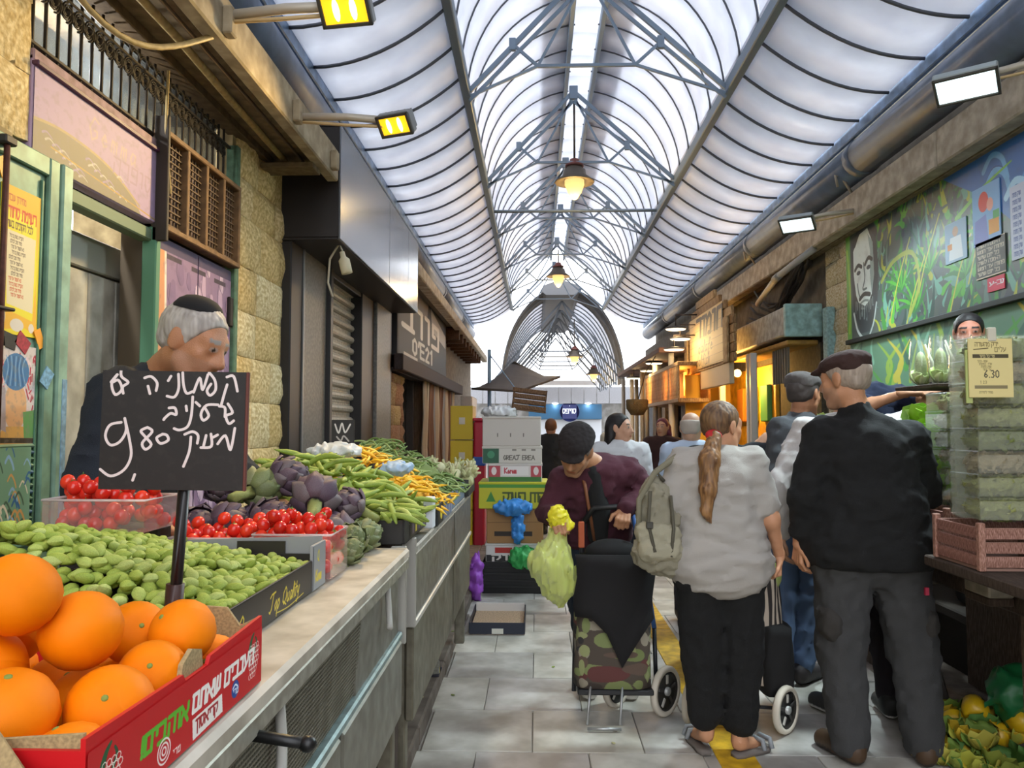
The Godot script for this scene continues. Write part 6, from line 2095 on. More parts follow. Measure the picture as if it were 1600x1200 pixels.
func almonds() -> void:
	var t := thing("almond_carton", "black carton printed Top Quality heaped with green almonds", "carton")
	var black := mt("#26211d", 0.5)
	carton(t, V(-1.02, 1.062, -1.9), V(-0.525, 1.135, -1.3), black, black)
	var p := Paint.new(600, 90, Color("#26211d"))
	p.text("Top Quality", 250, 26, 42, 5, Color("#d8c22c"), 0.35, 0.08)
	p.text("Q", 60, 30, 40, 5, Color("#d8c22c"), 0.3)
	p.curve([Vector2(300, 78), Vector2(400, 84), Vector2(520, 76)], 3, Color("#d8c22c"))
	print_x(t, -0.5235, 1.064, 1.133, -1.302, -1.8, p)
	var gy := Paint.new(128, 110, Color("#8f9092"))
	gy.text("Q", 40, 14, 26, 5, Color("#c9bb3c"), 0.2)
	gy.text("Kerem", 22, 64, 26, 6, Color("#d2bb2c"), 0.2, 0.05)
	obj("corner_flap", Geo.new().box(V(-0.53, 1.062, -1.905), V(-0.5225, 1.168, -1.8), 0.001), mt("#8f9092", 0.5), t)
	print_x(t, -0.521, 1.064, 1.166, -1.802, -1.903, gy)
	var far := Geo.new().at(Transform3D(Basis.IDENTITY, V(0, 1.062, -1.903)))
	far.prism(PackedVector2Array([Vector2(-1.02, 0), Vector2(-0.53, 0), Vector2(-0.53, 0.115), Vector2(-1.02, 0.1)]), -0.004, 0.0)
	obj("far_flap", far, mt("#8f9092", 0.5), t)
	obj("dark_corner", Geo.new().box(V(-0.74, 1.08, -1.9), V(-0.62, 1.165, -1.896)), black, t)
	var prof := [Vector2(0, -1), Vector2(0.3, -0.9), Vector2(0.62, -0.66), Vector2(0.86, -0.34), Vector2(0.95, 0.0), Vector2(0.86, 0.36), Vector2(0.6, 0.68), Vector2(0.28, 0.9), Vector2(0.07, 1.02), Vector2(0, 1.06)]
	var am := Geo.new(true).lathe(prof, 10).mesh()
	var mats := []
	for c in ["#a9bb4e", "#b6c762", "#9bb045", "#bccb72"]:
		mats.append(mt(c, 0.75, 0, "grain", 14.0))
	rng.seed = 91
	var n := 0
	var cells := []
	for i in 15:
		for j in 25:
			cells.append(Vector2(-0.563 - i * 0.0305, -1.315 - j * 0.0232))
	var rest := []
	for c in cells:
		var x: float = minf(c.x + rf(-0.013, 0.013), -0.552)
		var z: float = c.y + rf(-0.011, 0.011)
		var y := heap_y(x, z) + rf(-0.004, 0.008)
		var l := rf(0.017, 0.0215)
		var bs := Basis(Vector3.UP, rf(0, TAU)) * Basis(V(1, 0, 0), rf(0.9, 2.2)) * Basis.from_scale(V(0.0125, l, 0.0108))
		var xf := Transform3D(bs, V(x, y, z))
		if n < 300 and not (x < -0.9 and z < -1.6):
			var o := put("green_almond", am, mats[rng.randi() % 4], null, xf)
			tag(o, "fuzzy green almond on top of the heap in black carton", "almond", "green almonds in the black carton")
			n += 1
		else:
			rest.append(xf)
	for i in 16:
		for j in 26:
			var x := -0.552 - i * 0.0288
			var z := -1.31 - j * 0.0225
			rest.append(Transform3D(Basis(Vector3.UP, rf(0, TAU)) * Basis(V(1, 0, 0), rf(1.1, 2.0)) * Basis.from_scale(V(0.014, 0.02, 0.012)), V(x, heap_y(x, z) - 0.014, z)))
	var mm := MultiMesh.new()
	mm.transform_format = MultiMesh.TRANSFORM_3D
	mm.mesh = am
	mm.instance_count = rest.size()
	for i in rest.size():
		mm.set_instance_transform(i, rest[i])
	var mi := MultiMeshInstance3D.new()
	mi.name = numbered("almond_heap")
	mi.multimesh = mm
	mi.material_override = mats[0]
	add_child(mi)
	tag(mi, "heap of green almonds beneath the top layer in black carton", "almonds", "", "stuff")


func punnet(lo: Vector3, hi: Vector3, n: int, label: String, group: String, clear: Material, seed_: int) -> void:
	var t := thing("tomato_punnet", label, "punnet")
	var w := 0.0018
	obj("tray_base", Geo.new().box(lo, V(hi.x, lo.y + w, hi.z)), clear, t)
	obj("tray_wall", Geo.new().box(lo, V(lo.x + w, hi.y, hi.z)), clear, t)
	obj("tray_wall", Geo.new().box(V(hi.x - w, lo.y, lo.z), hi), clear, t)
	obj("tray_wall", Geo.new().box(V(lo.x + w, lo.y, hi.z - w), V(hi.x - w, hi.y, hi.z)), clear, t)
	obj("tray_wall", Geo.new().box(V(lo.x + w, lo.y, lo.z), V(hi.x - w, hi.y, lo.z + w)), clear, t)
	var rim := Geo.new(true)
	rim.tube([V(lo.x, hi.y, hi.z), V(hi.x, hi.y, hi.z), V(hi.x, hi.y, lo.z), V(lo.x, hi.y, lo.z), V(lo.x, hi.y, hi.z)], 0.0035, 6)
	obj("rim", rim, clear_mat("#f4e8e4", 0.4, 0.15), t)
	rng.seed = seed_
	var tm := Geo.new(true).ball(Vector3.ZERO, Vector3.ONE, 14, 9).mesh()
	var cal := Geo.new()
	for k in 5:
		var a := TAU * k / 5
		var d := V(cos(a), 0, sin(a))
		var e := V(-sin(a), 0, cos(a))
		cal.tri(V(0, 1.04, 0) + e * 0.12, V(0, 1.04, 0) - e * 0.12, d * 0.62 + V(0, 0.9, 0))
		cal.tri(V(0, 1.04, 0) - e * 0.12, V(0, 1.04, 0) + e * 0.12, d * 0.62 + V(0, 0.86, 0))
	cal.tube([V(0, 1.0, 0), V(0.05, 1.3, 0)], 0.06, 5)
	var cm := cal.mesh()
	var pts := []
	for i in n:
		pts.append(V(rf(lo.x, hi.x), rf(lo.y + 0.01, hi.y + 0.035), rf(lo.z, hi.z)))
	var r := 0.0165
	for it in 45:
		for i in n:
			for j in range(i + 1, n):
				var d: Vector3 = pts[j] - pts[i]
				var l := d.length()
				if l < r * 1.95:
					var push := d / maxf(l, 0.001) * (r * 1.95 - l) * 0.5
					pts[i] -= push
					pts[j] += push
			pts[i].x = clampf(pts[i].x, lo.x + r, hi.x - r)
			pts[i].z = clampf(pts[i].z, lo.z + r, hi.z - r)
			pts[i].y = maxf(pts[i].y, lo.y + r)
	for i in n:
		var o := put("cherry_tomato", tm, mt(["#d42a1c", "#e03a20", "#c92418"][i % 3], 0.22), null, Transform3D(Basis(V(rf(-1, 1), rf(-1, 1), rf(-1, 1)).normalized(), rf(0, 1.2)) * Basis.from_scale(V(r, r * 1.12, r)), pts[i]))
		tag(o, "glossy red cherry tomato in " + group, "tomato", group)
		if i % 3 == 0:
			put("calyx", cm, mt("#5a7a34", 0.8), o)


func tomatoes() -> void:
	var clear := clear_mat("#f3dcd8", 0.07, 0.06)
	punnet(V(-0.93, 1.065, -2.1), V(-0.725, 1.165, -1.93), 62, "clear punnet of cherry tomatoes beside the artichokes", "the clear punnet beside the artichokes", clear, 11)
	punnet(V(-0.715, 1.065, -2.1), V(-0.515, 1.175, -1.93), 66, "clear punnet of cherry tomatoes at street edge of counter", "the clear punnet at the street edge", clear, 12)
	punnet(V(-1.16, 1.2, -1.95), V(-0.915, 1.275, -1.78), 56, "clear punnet of cherry tomatoes behind the green almonds", "the clear punnet behind green almonds", clear, 13)
	var cr := thing("display_crate", "low dark crate supporting tomato punnet behind the almonds", "crate")
	obj("box", Geo.new().box(V(-1.2, 1.062, -1.98), V(-0.945, 1.198, -1.915), 0.004), mt("#2c2723", 0.7), cr)
	obj("ledge", Geo.new().box(V(-1.2, 1.19, -1.98), V(-1.03, 1.2, -1.75), 0.002), mt("#2c2723", 0.7), cr)


func artichokes() -> void:
	# one leaf: a pointed cup
	var rows := []
	for i in 5:
		var v := i / 4.0
		var row := []
		var hw: float = [0.26, 0.36, 0.36, 0.24, 0.03][i]
		for j in 5:
			var u := (j - 2) / 2.0
			row.append(V(u * hw, v * 0.9, 0.1 * sin(v * PI) - 0.16 * u * u * (1 - v * 0.5)))
		rows.append(row)
	var leaf := Geo.new(true).sheet(rows, V(0, 0, -0.035)).mesh()
	var core := Geo.new(true).ball(V(0, 0.5, 0), V(0.36, 0.46, 0.36), 12, 8).mesh()
	var stem := Geo.new(true).tube([V(0, 0.05, 0), V(0.02, -0.3, 0), V(0.0, -0.55, 0.03)], [0.16, 0.13, 0.14], 8).mesh()
	var pal := [[mt("#6a5560", 0.6, 0, "grain", 9.0), mt("#5d4a58", 0.6, 0, "grain", 9.0), mt("#75686a", 0.6, 0, "grain", 9.0)], [mt("#7f8a56", 0.6, 0, "grain", 9.0), mt("#6f7a4c", 0.6, 0, "grain", 9.0), mt("#8a8f66", 0.6, 0, "grain", 9.0)]]
	# x, y, z, size, kind, turn, lean, roll
	var list := [[-0.98, 1.16, -2.22, 0.12, 0, 0.4, 1.3, 0.2], [-0.9, 1.165, -2.25, 0.12, 0, 2.2, 1.4, 0.8], [-0.785, 1.17, -2.27, 0.135, 0, 1.0, 0.9, 0.0], [-0.68, 1.235, -2.36, 0.14, 0, 3.4, 1.2, 0.4], [-0.7, 1.13, -2.28, 0.115, 1, 5.0, 1.3, 0.1], [-0.61, 1.13, -2.33, 0.115, 0, 4.2, 1.3, 0.6], [-0.545, 1.115, -2.27, 0.1, 1, 0.5, 0.9, 0.0],
		[-0.53, 1.11, -2.4, 0.1, 1, 2.0, 1.2, 0.0], [-0.525, 1.1, -2.16, 0.085, 1, 1.3, 1.2, 0.4], [-0.86, 1.255, -2.4, 0.125, 1, 2.8, 1.4, 1.0], [-0.97, 1.27, -2.36, 0.115, 0, 0.2, 1.2, 0.0], [-0.79, 1.29, -2.44, 0.12, 0, 1.8, 1.3, 0.3], [-1.0, 1.33, -2.46, 0.11, 1, 0.9, 1.2, 0.0], [-0.6, 1.2, -2.44, 0.11, 0, 5.4, 1.1, 0.0], [-0.88, 1.15, -2.36, 0.11, 0, 2.5, 1.2, 0.0], [-0.6, 1.1, -2.2, 0.09, 1, 3.9, 1.1, 0.2]]
	for a in list:
		var purple: bool = a[4] == 0
		var t := thing("artichoke", "plump purple globe artichoke in the heap behind tomatoes" if purple else "dull green artichoke in the heap behind tomatoes", "artichoke", V(a[0], a[1], a[2]), 0.0, "purple artichokes in the heap" if purple else "green artichokes in the heap")
		var b := Basis(Vector3.UP, a[5]) * Basis(V(1, 0, 0), a[6]) * Basis(V(0, 1, 0), a[7])
		var fr := Transform3D(b * Basis.from_scale(Vector3.ONE * a[3] * 1.05), b * V(0, -0.5 * a[3], 0))
		var mats: Array = pal[a[4]]
		put("heart", core, mats[1], t, fr)
		put("stem", stem, mt("#9aa05a", 0.7, 0, "grain", 9.0), t, fr)
		for ring in 5:
			var n: int = [7, 8, 8, 6, 4][ring]
			for k in n:
				var th := TAU * (k + 0.5 * (ring % 2)) / n
				var rad: float = [0.2, 0.33, 0.34, 0.24, 0.1][ring]
				var lf := Transform3D(Basis(Vector3.UP, th) * Basis(V(1, 0, 0), [0.75, 0.22, -0.12, -0.4, -0.4][ring]) * Basis.from_scale(Vector3.ONE * [0.62, 0.66, 0.62, 0.56, 0.5][ring]), Basis(Vector3.UP, th) * V(0, 0.02 + ring * 0.14, rad))
				put("bract", leaf, mats[(k + ring) % 3], t, fr * lf)


func pod_mesh(l: float, r: float, bend: float, sides := 6) -> ArrayMesh:
	var pts := []
	var rr := []
	for i in 7:
		var u := i / 6.0
		pts.append(V((u - 0.5) * l, 0, bend * sin(PI * u)))
		rr.append(r * (0.35 if i == 0 or i == 6 else (1.0 - 0.12 * (i % 2))))
	pts.append(V(l * 0.56, 0, -bend * 0.1))
	rr.append(r * 0.12)
	return Geo.new(true).tube(pts, rr, sides).mesh()


func bean_heap(called: String, label: String, cat: String, group: String, n: int, meshes: Array, mats: Array, lo: Vector3, hi: Vector3, hf: Callable) -> void:
	for i in n:
		var u := float(i % 10) / 9.0
		var x := lerpf(lo.x, hi.x, clampf(u + rf(-0.08, 0.08), 0, 1))
		var z := lerpf(lo.z, hi.z, clampf((i / 10) / (n / 10.0 - 1.0) + rf(-0.06, 0.06), 0, 1))
		var y: float = hf.call(x, z) + rf(-0.012, 0.012)
		var b := Basis(Vector3.UP, rf(0, TAU)) * Basis(V(0, 0, 1), rf(-0.4, 0.4)) * Basis(V(1, 0, 0), rf(0, TAU))
		var o := put(called, meshes[i % meshes.size()], mats[i % mats.size()], null, Transform3D(b, V(x, y, z)))
		tag(o, label, cat, group)


func mound(c: Vector3, r: Vector3) -> Geo:
	var prof := [Vector2(0, 0)]
	for i in 7:
		var a := PI / 2 * i / 6
		prof.append(Vector2(cos(a) if i < 6 else 0.0, sin(a)))
	return Geo.new(true).at(Transform3D(Basis.from_scale(r), c)).lathe(prof, 18)


func beans() -> void:
	rng.seed = 44
	var black := mt("#211e1c", 0.55)
	# pale green pods
	var t := thing("bean_carton", "black carton with yellow stripe heaped with pale green pods", "carton")
	carton(t, V(-1.0, 1.062, -3.05), V(-0.43, 1.14, -2.52), black, black)
	var p := Paint.new(160, 80, Color("#211e1c"))
	for k in 5:
		p.rect(20 + k * 26, 14, 12, 54, Color("#c9b428") if k % 2 else Color("#5a4a5c"))
	print_x(t, -0.4285, 1.064, 1.138, -2.62, -3.03, p)
	p = Paint.new(128, 40, Color("#211e1c"))
	print_z(t, -2.5185, 1.064, 1.138, -0.7, -0.44, p)
	obj("white_tag", Geo.new().box(V(-0.44, 1.05, -3.06), V(-0.4, 1.17, -3.0), 0.004), mt("#cdd2d6", 0.5), t)
	obj("mound", mound(V(-0.74, 1.07, -2.8), V(0.25, 0.19, 0.25)), mt("#8fa348", 0.8), t)
	var hf := func(x: float, z: float) -> float:
		var a := clampf((-0.43 - x) / 0.35, 0, 1)
		var e := clampf(minf(-2.5 - z, z + 3.12) / 0.16, 0, 1)
		return 1.13 + 0.2 * a * (0.5 + 0.5 * e) - 0.05 * clampf((-0.82 - x) / 0.2, 0, 1)
	bean_heap("green_pod", "long pale green bean pod in the black carton heap", "bean pod", "pale green pods in the heap", 170, [pod_mesh(0.15, 0.0105, 0.015), pod_mesh(0.17, 0.011, 0.03), pod_mesh(0.12, 0.01, -0.02)], [mt("#a9bb52", 0.6, 0, "grain", 9.0), mt("#94ab45", 0.6, 0, "grain", 9.0), mt("#b9c76c", 0.6, 0, "grain", 9.0)], V(-1.0, 0, -3.12), V(-0.45, 0, -2.52), hf)
	# yellow beans
	t = thing("bean_carton", "dark carton with yellow round sticker holding yellow beans", "carton")
	carton(t, V(-0.95, 1.032, -3.75), V(-0.41, 1.12, -3.2), mt("#1d2226", 0.55), black)
	p = Paint.new(256, 64, Color("#59687a"))
	p.rect(0, 0, 90, 64, Color("#1b1f22")).disc(50, 32, 18, 20, Color("#e6cf22"))
	for k in 12:
		p.rect(100 + k * 13, 6 + (k * 7) % 20, 10, 40, Color(["#7c8ea2", "#4a5c8a", "#8f7a9a", "#9aa8b4"][k % 4]))
	print_x(t, -0.4085, 1.034, 1.118, -3.22, -3.74, p)
	print_z(t, -3.1985, 1.034, 1.118, -0.5, -0.412, Paint.new(64, 64, Color("#1b1f22")).disc(32, 34, 16, 18, Color("#e6cf22")))
	obj("mound", mound(V(-0.69, 1.04, -3.47), V(0.24, 0.21, 0.24)), mt("#c79c22", 0.8), t)
	hf = func(x: float, z: float) -> float:
		var a := clampf((-0.42 - x) / 0.38, 0, 1)
		return 1.11 + 0.225 * a * clampf((-3.1 - z) / 0.2, 0.5, 1) - 0.03 * clampf((-0.85 - x) / 0.15, 0, 1)
	bean_heap("yellow_bean", "yellow wax bean in heap behind the green pods", "bean", "yellow beans in the heap", 190, [pod_mesh(0.12, 0.0068, 0.02, 5), pod_mesh(0.1, 0.0065, -0.025, 5)], [mt("#eec02c", 0.55), mt("#e2a91e", 0.55), mt("#f4d25a", 0.55)], V(-0.95, 0, -3.72), V(-0.42, 0, -3.18), hf)
	# farther green beans and brown roots
	t = thing("bean_carton", "grey blue carton of thin green beans at far counter end", "carton")
	carton(t, V(-0.95, 1.032, -4.5), V(-0.42, 1.12, -3.82), mt("#6d7d8c", 0.55), black)
	obj("mound", mound(V(-0.7, 1.04, -4.16), V(0.25, 0.22, 0.32)), mt("#66783c", 0.8), t)
	hf = func(x: float, _z: float) -> float:
		return 1.1 + 0.24 * clampf((-0.42 - x) / 0.4, 0, 1)
	bean_heap("green_bean", "thin dark green bean in heap beyond the yellow beans", "bean", "thin green beans in the heap", 190, [pod_mesh(0.13, 0.006, 0.02, 5), pod_mesh(0.11, 0.006, -0.03, 5)], [mt("#7f9650", 0.6), mt("#6a8444", 0.6), mt("#94a768", 0.6)], V(-0.95, 0, -4.5), V(-0.43, 0, -3.78), hf)
	t = thing("fennel_carton", "small black carton with yellow mark at the far counter end", "carton")
	carton(t, V(-0.8, 1.032, -5.0), V(-0.4, 1.13, -4.56), black, black)
	print_z(t, -4.5585, 1.034, 1.128, -0.5, -0.402, Paint.new(64, 64, Color("#1b1a18")).disc(34, 34, 13, 20, Color("#d8c428")))
	var fm := Geo.new(true)
	fm.ball(V(0, 0, 0), V(0.04, 0.035, 0.04), 10, 7)
	for k in 4:
		fm.tube([V(0, 0.02, 0), V(cos(k * 1.6) * 0.03, 0.07, sin(k * 1.6) * 0.03)], [0.013, 0.007], 6)
	var fmesh := fm.mesh()
	for i in 26:
		var o := put("fennel_bulb", fmesh, mt(["#b7b384", "#a8a878", "#c2bd96"][i % 3], 0.7), null, Transform3D(Basis(V(rf(-1, 1), 1, rf(-1, 1)).normalized(), rf(0, TAU)), V(-0.75 + (i % 5) * 0.085, 1.14 + rf(0, 0.08) - (i % 5) * 0.01, -4.6 - (i / 5) * 0.075)))
		tag(o, "small pale vegetable bulb heaped at far end of the counter", "vegetable", "pale bulbs at the counter end")
	# crumpled plastic bags between the heaps
	bag("plastic_bag", "crumpled white plastic bag above the green pods", V(-0.82, 1.345, -3.12), V(0.11, 0.035, 0.06), clear_mat("#d4dade", 0.75, 0.3), 3)
	bag("plastic_bag", "crumpled pale blue plastic bag beside the yellow beans", V(-0.57, 1.275, -3.14), V(0.07, 0.03, 0.05), clear_mat("#a9c4e2", 0.8, 0.3), 5)
	var ps := thing("price_tag", "small black price board with white scribble behind yellow beans", "price sign")
	p = Paint.new(96, 112, Color("#1c1a1a"))
	p.curve([Vector2(14, 20), Vector2(30, 60), Vector2(44, 16), Vector2(58, 58), Vector2(80, 20)], 7, Color("#cfcac4"))
	p.curve([Vector2(22, 78), Vector2(40, 96), Vector2(52, 74), Vector2(74, 98)], 7, Color("#a8a29c"))
	obj("board", Geo.new().box(V(-0.872, 1.37, -3.262), V(-0.775, 1.475, -3.255), 0.002), mt("#1c1a1a", 0.5), ps)
	print_z(ps, -3.2542, 1.371, 1.474, -0.871, -0.776, p)
	obj("pole", Geo.new(true).tube([V(-0.82, 1.1, -3.265), V(-0.82, 1.4, -3.265)], 0.006, 8), mt("#1c1a1a", 0.5), ps)


func bag(called: String, label: String, c: Vector3, r: Vector3, m: Material, seed_: int, cat := "bag") -> Node3D:
	var t := thing(called, label, cat, c)
	var f := flesh()
	f.egg(Vector3.ZERO, Basis.IDENTITY, r)
	f.ridge = minf(r.x, minf(r.y, r.z)) * 0.5
	f.ridge_scale = Vector3.ONE * (0.85 / minf(r.x, minf(r.y, r.z))) + V(seed_, 0, 0)
	f.build(minf(r.x, minf(r.y, r.z)) * 0.22, 0.01)
	var col := Color(1, 1, 1)
	put("crumpled_skin", f.mesh(func(_p): return col), m, t)
	put("knot", Geo.new(true).ball(V(r.x * 0.3, r.y * 0.75, 0), V(r.x * 0.22, r.y * 0.35, r.z * 0.22), 8, 6).mesh(), m, t)
	return t


# ------------------------------------------------------------------ goods standing in the street
func stack_box(label: String, lo: Vector3, hi: Vector3, col: String, p: Paint, called := "carton") -> Node3D:
	var t := thing(called, label, "box")
	obj("case", Geo.new().box(lo, hi, 0.006), mt(col, 0.6), t)
	if p:
		print_z(t, hi.z + 0.0015, lo.y + 0.004, hi.y - 0.004, lo.x + 0.006, hi.x - 0.006, p)
	obj("lid_rim", Geo.new().box(V(lo.x - 0.004, hi.y - 0.022, lo.z - 0.004), V(hi.x + 0.004, hi.y - 0.001, hi.z + 0.004), 0.004), mt(col, 0.6), t)
	return t


func build_street_goods() -> void:
	rng.seed = 12
	var zf := -6.72
	# bottom crate with vegetables
	var cr := thing("vegetable_crate", "black plastic crate with green net bag at bottom of box pile", "crate")
	carton(cr, V(-0.47, 0.0, -7.2), V(0.08, 0.27, zf), mt("#151414", 0.5), mt("#151414", 0.5))
	for k in 4:
		obj("slot_bar", Geo.new().box(V(-0.47, 0.05 + k * 0.055, zf), V(0.08, 0.07 + k * 0.055, zf + 0.008), 0.002), mt("#1d1c1c", 0.5), cr)
	var p := Paint.new(128, 96, Color("#d8d6d2"))
	p.rect(20, 20, 40, 30, Color("#b32a20")).disc(90, 40, 26, 26, Color("#3c8a44"))
	p.rect(0, 60, 128, 36, Color("#1a1917"))
	p.text(heb("שוק"), 14, 62, 26, 6, Color("#d8d4cc"))
	stack_box("white and green printed carton on the black crate", V(-0.44, 0.27, -7.15), V(0.05, 0.43, zf), "#c9c8c2", p)
	bag("net_bag", "green net bag stuffed between the piled cartons", V(-0.12, 0.32, -6.66), V(0.12, 0.1, 0.06), mt("#3aa855", 0.5), 7)
	p = Paint.new(160, 100, Color("#a47a46"))
	p.rect(20, 66, 110, 14, Color("#2a2018")).line([Vector2(0, 40), Vector2(160, 38)], 2, Color("#7d5a32"))
	stack_box("brown cardboard box in the middle of the pile", V(-0.43, 0.43, -7.15), V(0.06, 0.73, zf), "#a47a46", p)
	p = Paint.new(200, 70, Color("#c8c62c"))
	p.rect(0, 0, 200, 14, Color("#4f9a34")).poly(p.flat([20, 52, 34, 24, 48, 52]), Color("#3f8a3a")).text(heb("ירקות השוק"), 70, 28, 24, 5, Color("#44541c"), 0, 0.1)
	stack_box("yellow green printed carton in the pile", V(-0.5, 0.73, -7.2), V(0.1, 0.96, zf + 0.02), "#c8c62c", p)
	p = Paint.new(200, 60, Color("#e3ded8"))
	p.rect(0, 0, 44, 60, Color("#c24a54")).rect(160, 0, 40, 60, Color("#c24a54")).rect(0, 44, 200, 16, Color("#3c7a34"))
	p.disc(20, 24, 10, 14, Color("#f0e4e0")).disc(180, 24, 10, 14, Color("#f0e4e0")).rect(52, 8, 100, 30, Color("#f2eeea")).text("Kerem", 60, 14, 18, 3.5, Color("#c03a44"), 0, 0.1)
	stack_box("red and white printed berry carton in the pile", V(-0.42, 0.96, -7.15), V(0.05, 1.12, zf), "#d8d2cc", p)
	p = Paint.new(220, 70, Color("#d8d3c8"))
	p.rect(0, 0, 60, 70, Color("#1f5c40")).disc(30, 34, 14, 16, Color("#3f8f66")).text("GREAT EREA", 76, 38, 18, 3, Color("#5e584e"), 0, 0.12)
	for k in 3:
		p.rect(110 + k * 36, 10, 16, 8, Color("#8c867c"))
	stack_box("white carton with dark green end and grey lettering", V(-0.47, 1.12, -7.15), V(0.05, 1.27, zf), "#d3cdc2", p)
	p = Paint.new(220, 110, Color("#cfc8be"))
	for k in 3:
		p.rect(54 + k * 50, 62, 4, 14, Color("#6a6258"))
	p.rect(0, 0, 220, 8, Color("#9a6a3c"))
	stack_box("tall plain white carton topping the pile", V(-0.47, 1.27, -7.15), V(0.04, 1.53, zf), "#cfc8be", p)
	bag("plastic_bag", "white plastic bag on top of the carton pile", V(-0.33, 1.57, -6.9), V(0.16, 0.06, 0.12), mt("#d9dadc", 0.4), 9)
	bag("plastic_bag", "bright blue plastic bags stuffed beside yellow green carton", V(-0.2, 0.75, -6.62), V(0.17, 0.07, 0.06), mt("#3f8fdc", 0.4), 4)
	bag("plastic_bag", "small blue plastic bag hanging on brown cardboard box", V(-0.16, 0.57, -6.69), V(0.06, 0.14, 0.05), mt("#3f8fdc", 0.4), 6)
	bag("plastic_bag", "purple plastic bag on the ground beside the carton pile", V(-0.5, 0.19, -6.45), V(0.06, 0.2, 0.06), mt("#9a4fc0", 0.45), 2)
	var wc := thing("wooden_crate", "slatted wooden crate tilted on the carton pile", "crate", V(-0.06, 1.58, -7.0))
	for k in 4:
		obj("slat", Geo.new().at(Transform3D(Basis(V(0, 0, 1), -0.12), V(0, 0.03 + k * 0.05, 0.12))).box(V(-0.15, -0.018, -0.006), V(0.15, 0.018, 0.006), 0.002), mt("#8a6a4c", 0.8, 0, "wood", 2.0), wc)
		obj("slat", Geo.new().at(Transform3D(Basis(V(0, 0, 1), -0.12), V(0, 0.03 + k * 0.05, -0.12))).box(V(-0.15, -0.018, -0.006), V(0.15, 0.018, 0.006), 0.002), mt("#7a5c40", 0.8, 0, "wood", 2.0), wc)
	for s in [-1.0, 1.0]:
		obj("end_board", Geo.new().at(Transform3D(Basis(V(0, 0, 1), -0.12), V(0.145 * s, 0.1 - 0.017 * s, 0))).box(V(-0.006, -0.1, -0.12), V(0.006, 0.1, 0.12), 0.002), mt("#6e523a", 0.8, 0, "wood", 2.0), wc)
	obj("base_board", Geo.new().at(Transform3D(Basis(V(0, 0, 1), -0.12), V(0, 0.004, 0))).box(V(-0.15, -0.005, -0.12), V(0.15, 0.005, 0.12)), mt("#7a5c40", 0.8), wc)
	# bright plastic crates by the left shops
	for k in 4:
		var y := k * 0.405
		var yc := thing("yellow_crate", ["lowest yellow plastic crate of the stack by left shops", "second yellow crate up in the stack by left shops", "yellow crate with purple band in stack by left shops", "topmost yellow plastic crate by the left shops"][k], "crate", Vector3.ZERO, 0.0, "yellow crates stacked by the left shops")
		carton(yc, V(-1.0, y + 0.07 - 0.07 * float(k == 0), -9.4), V(-0.74, y + 0.395 + 0.07, -8.95), mt("#d2b418", 0.5), mt("#a88c10", 0.5))
		obj("label", Geo.new().box(V(-0.9, y + 0.25, -8.952), V(-0.83, y + 0.33, -8.945)), mt("#d8d0bc", 0.6), yc)
		if k == 2:
			obj("purple_band", Geo.new().box(V(-1.0, y + 0.08, -8.951), V(-0.74, y + 0.17, -8.944)), mt("#7a2f5c", 0.6), yc)
	var rc := thing("red_bin", "tall red plastic bin with blue band beside yellow crates", "bin")
	obj("shell", Geo.new().box(V(-0.73, 0.0, -9.3), V(-0.6, 1.5, -8.95), 0.02), mt("#b81f38", 0.5), rc)
	obj("band", Geo.new().box(V(-0.735, 0.98, -9.305), V(-0.595, 1.09, -8.943), 0.01), mt("#2a55a8", 0.5), rc)
	obj("lid", Geo.new().box(V(-0.74, 1.5, -9.31), V(-0.59, 1.54, -8.94), 0.01), mt("#b81f38", 0.5), rc)
	# shallow tray on the paving
	var tr := thing("fish_tray", "shallow dark blue tray with pale lining lying on paving", "tray")
	carton(tr, V(-0.47, 0.004, -5.95), V(-0.08, 0.085, -5.4), mt("#1d2233", 0.5), mt("#d8bfa4", 0.6))
	obj("lining", Geo.new().box(V(-0.46, 0.02, -5.94), V(-0.09, 0.04, -5.41), 0.003), mt("#d9bb98", 0.7, 0, "grain", 2.0), tr)
	obj("back_lining", Geo.new().box(V(-0.46, 0.03, -5.945), V(-0.09, 0.1, -5.93), 0.002), mt("#dcd6d0", 0.7), tr)
	obj("white_label", Geo.new().box(V(-0.31, 0.01, -5.401), V(-0.23, 0.045, -5.395)), mt("#d8d4c8", 0.6), tr)
	# small torn packet on the ledge under the counter
	var pk := thing("drink_packet", "small printed packet with yellow marks on ledge under counter", "packet", V(-0.585, 0.075, -4.35))
	obj("carton_body", Geo.new().at(Transform3D(Basis(V(0, 1, 0), 0.4), V(0, 0.04, 0))).box(V(-0.03, -0.04, -0.06), V(0.03, 0.04, 0.06), 0.006), mt("#8f8f84", 0.5, 0, "stain", 9.0), pk)
	obj("crumpled_top", Geo.new(true).ball(V(0, 0.1, -0.01), V(0.03, 0.035, 0.03), 9, 6), mt("#77756e", 0.4, 0.3), pk)
	for k in 3:
		obj("yellow_mark", Geo.new().at(Transform3D(Basis(V(0, 1, 0), 0.4), V(0, 0.02, 0))).box(V(0.03, -0.015, 0.05 - k * 0.04), V(0.033, 0.02, 0.03 - k * 0.04)), mt(["#d8c41c", "#d8c41c", "#d8d4cc"][k], 0.5), pk)
	obj("dark_base", Geo.new().box(V(-0.05, 0, -0.07), V(0.05, 0.008, 0.08)), mt("#23202c", 0.6), pk)
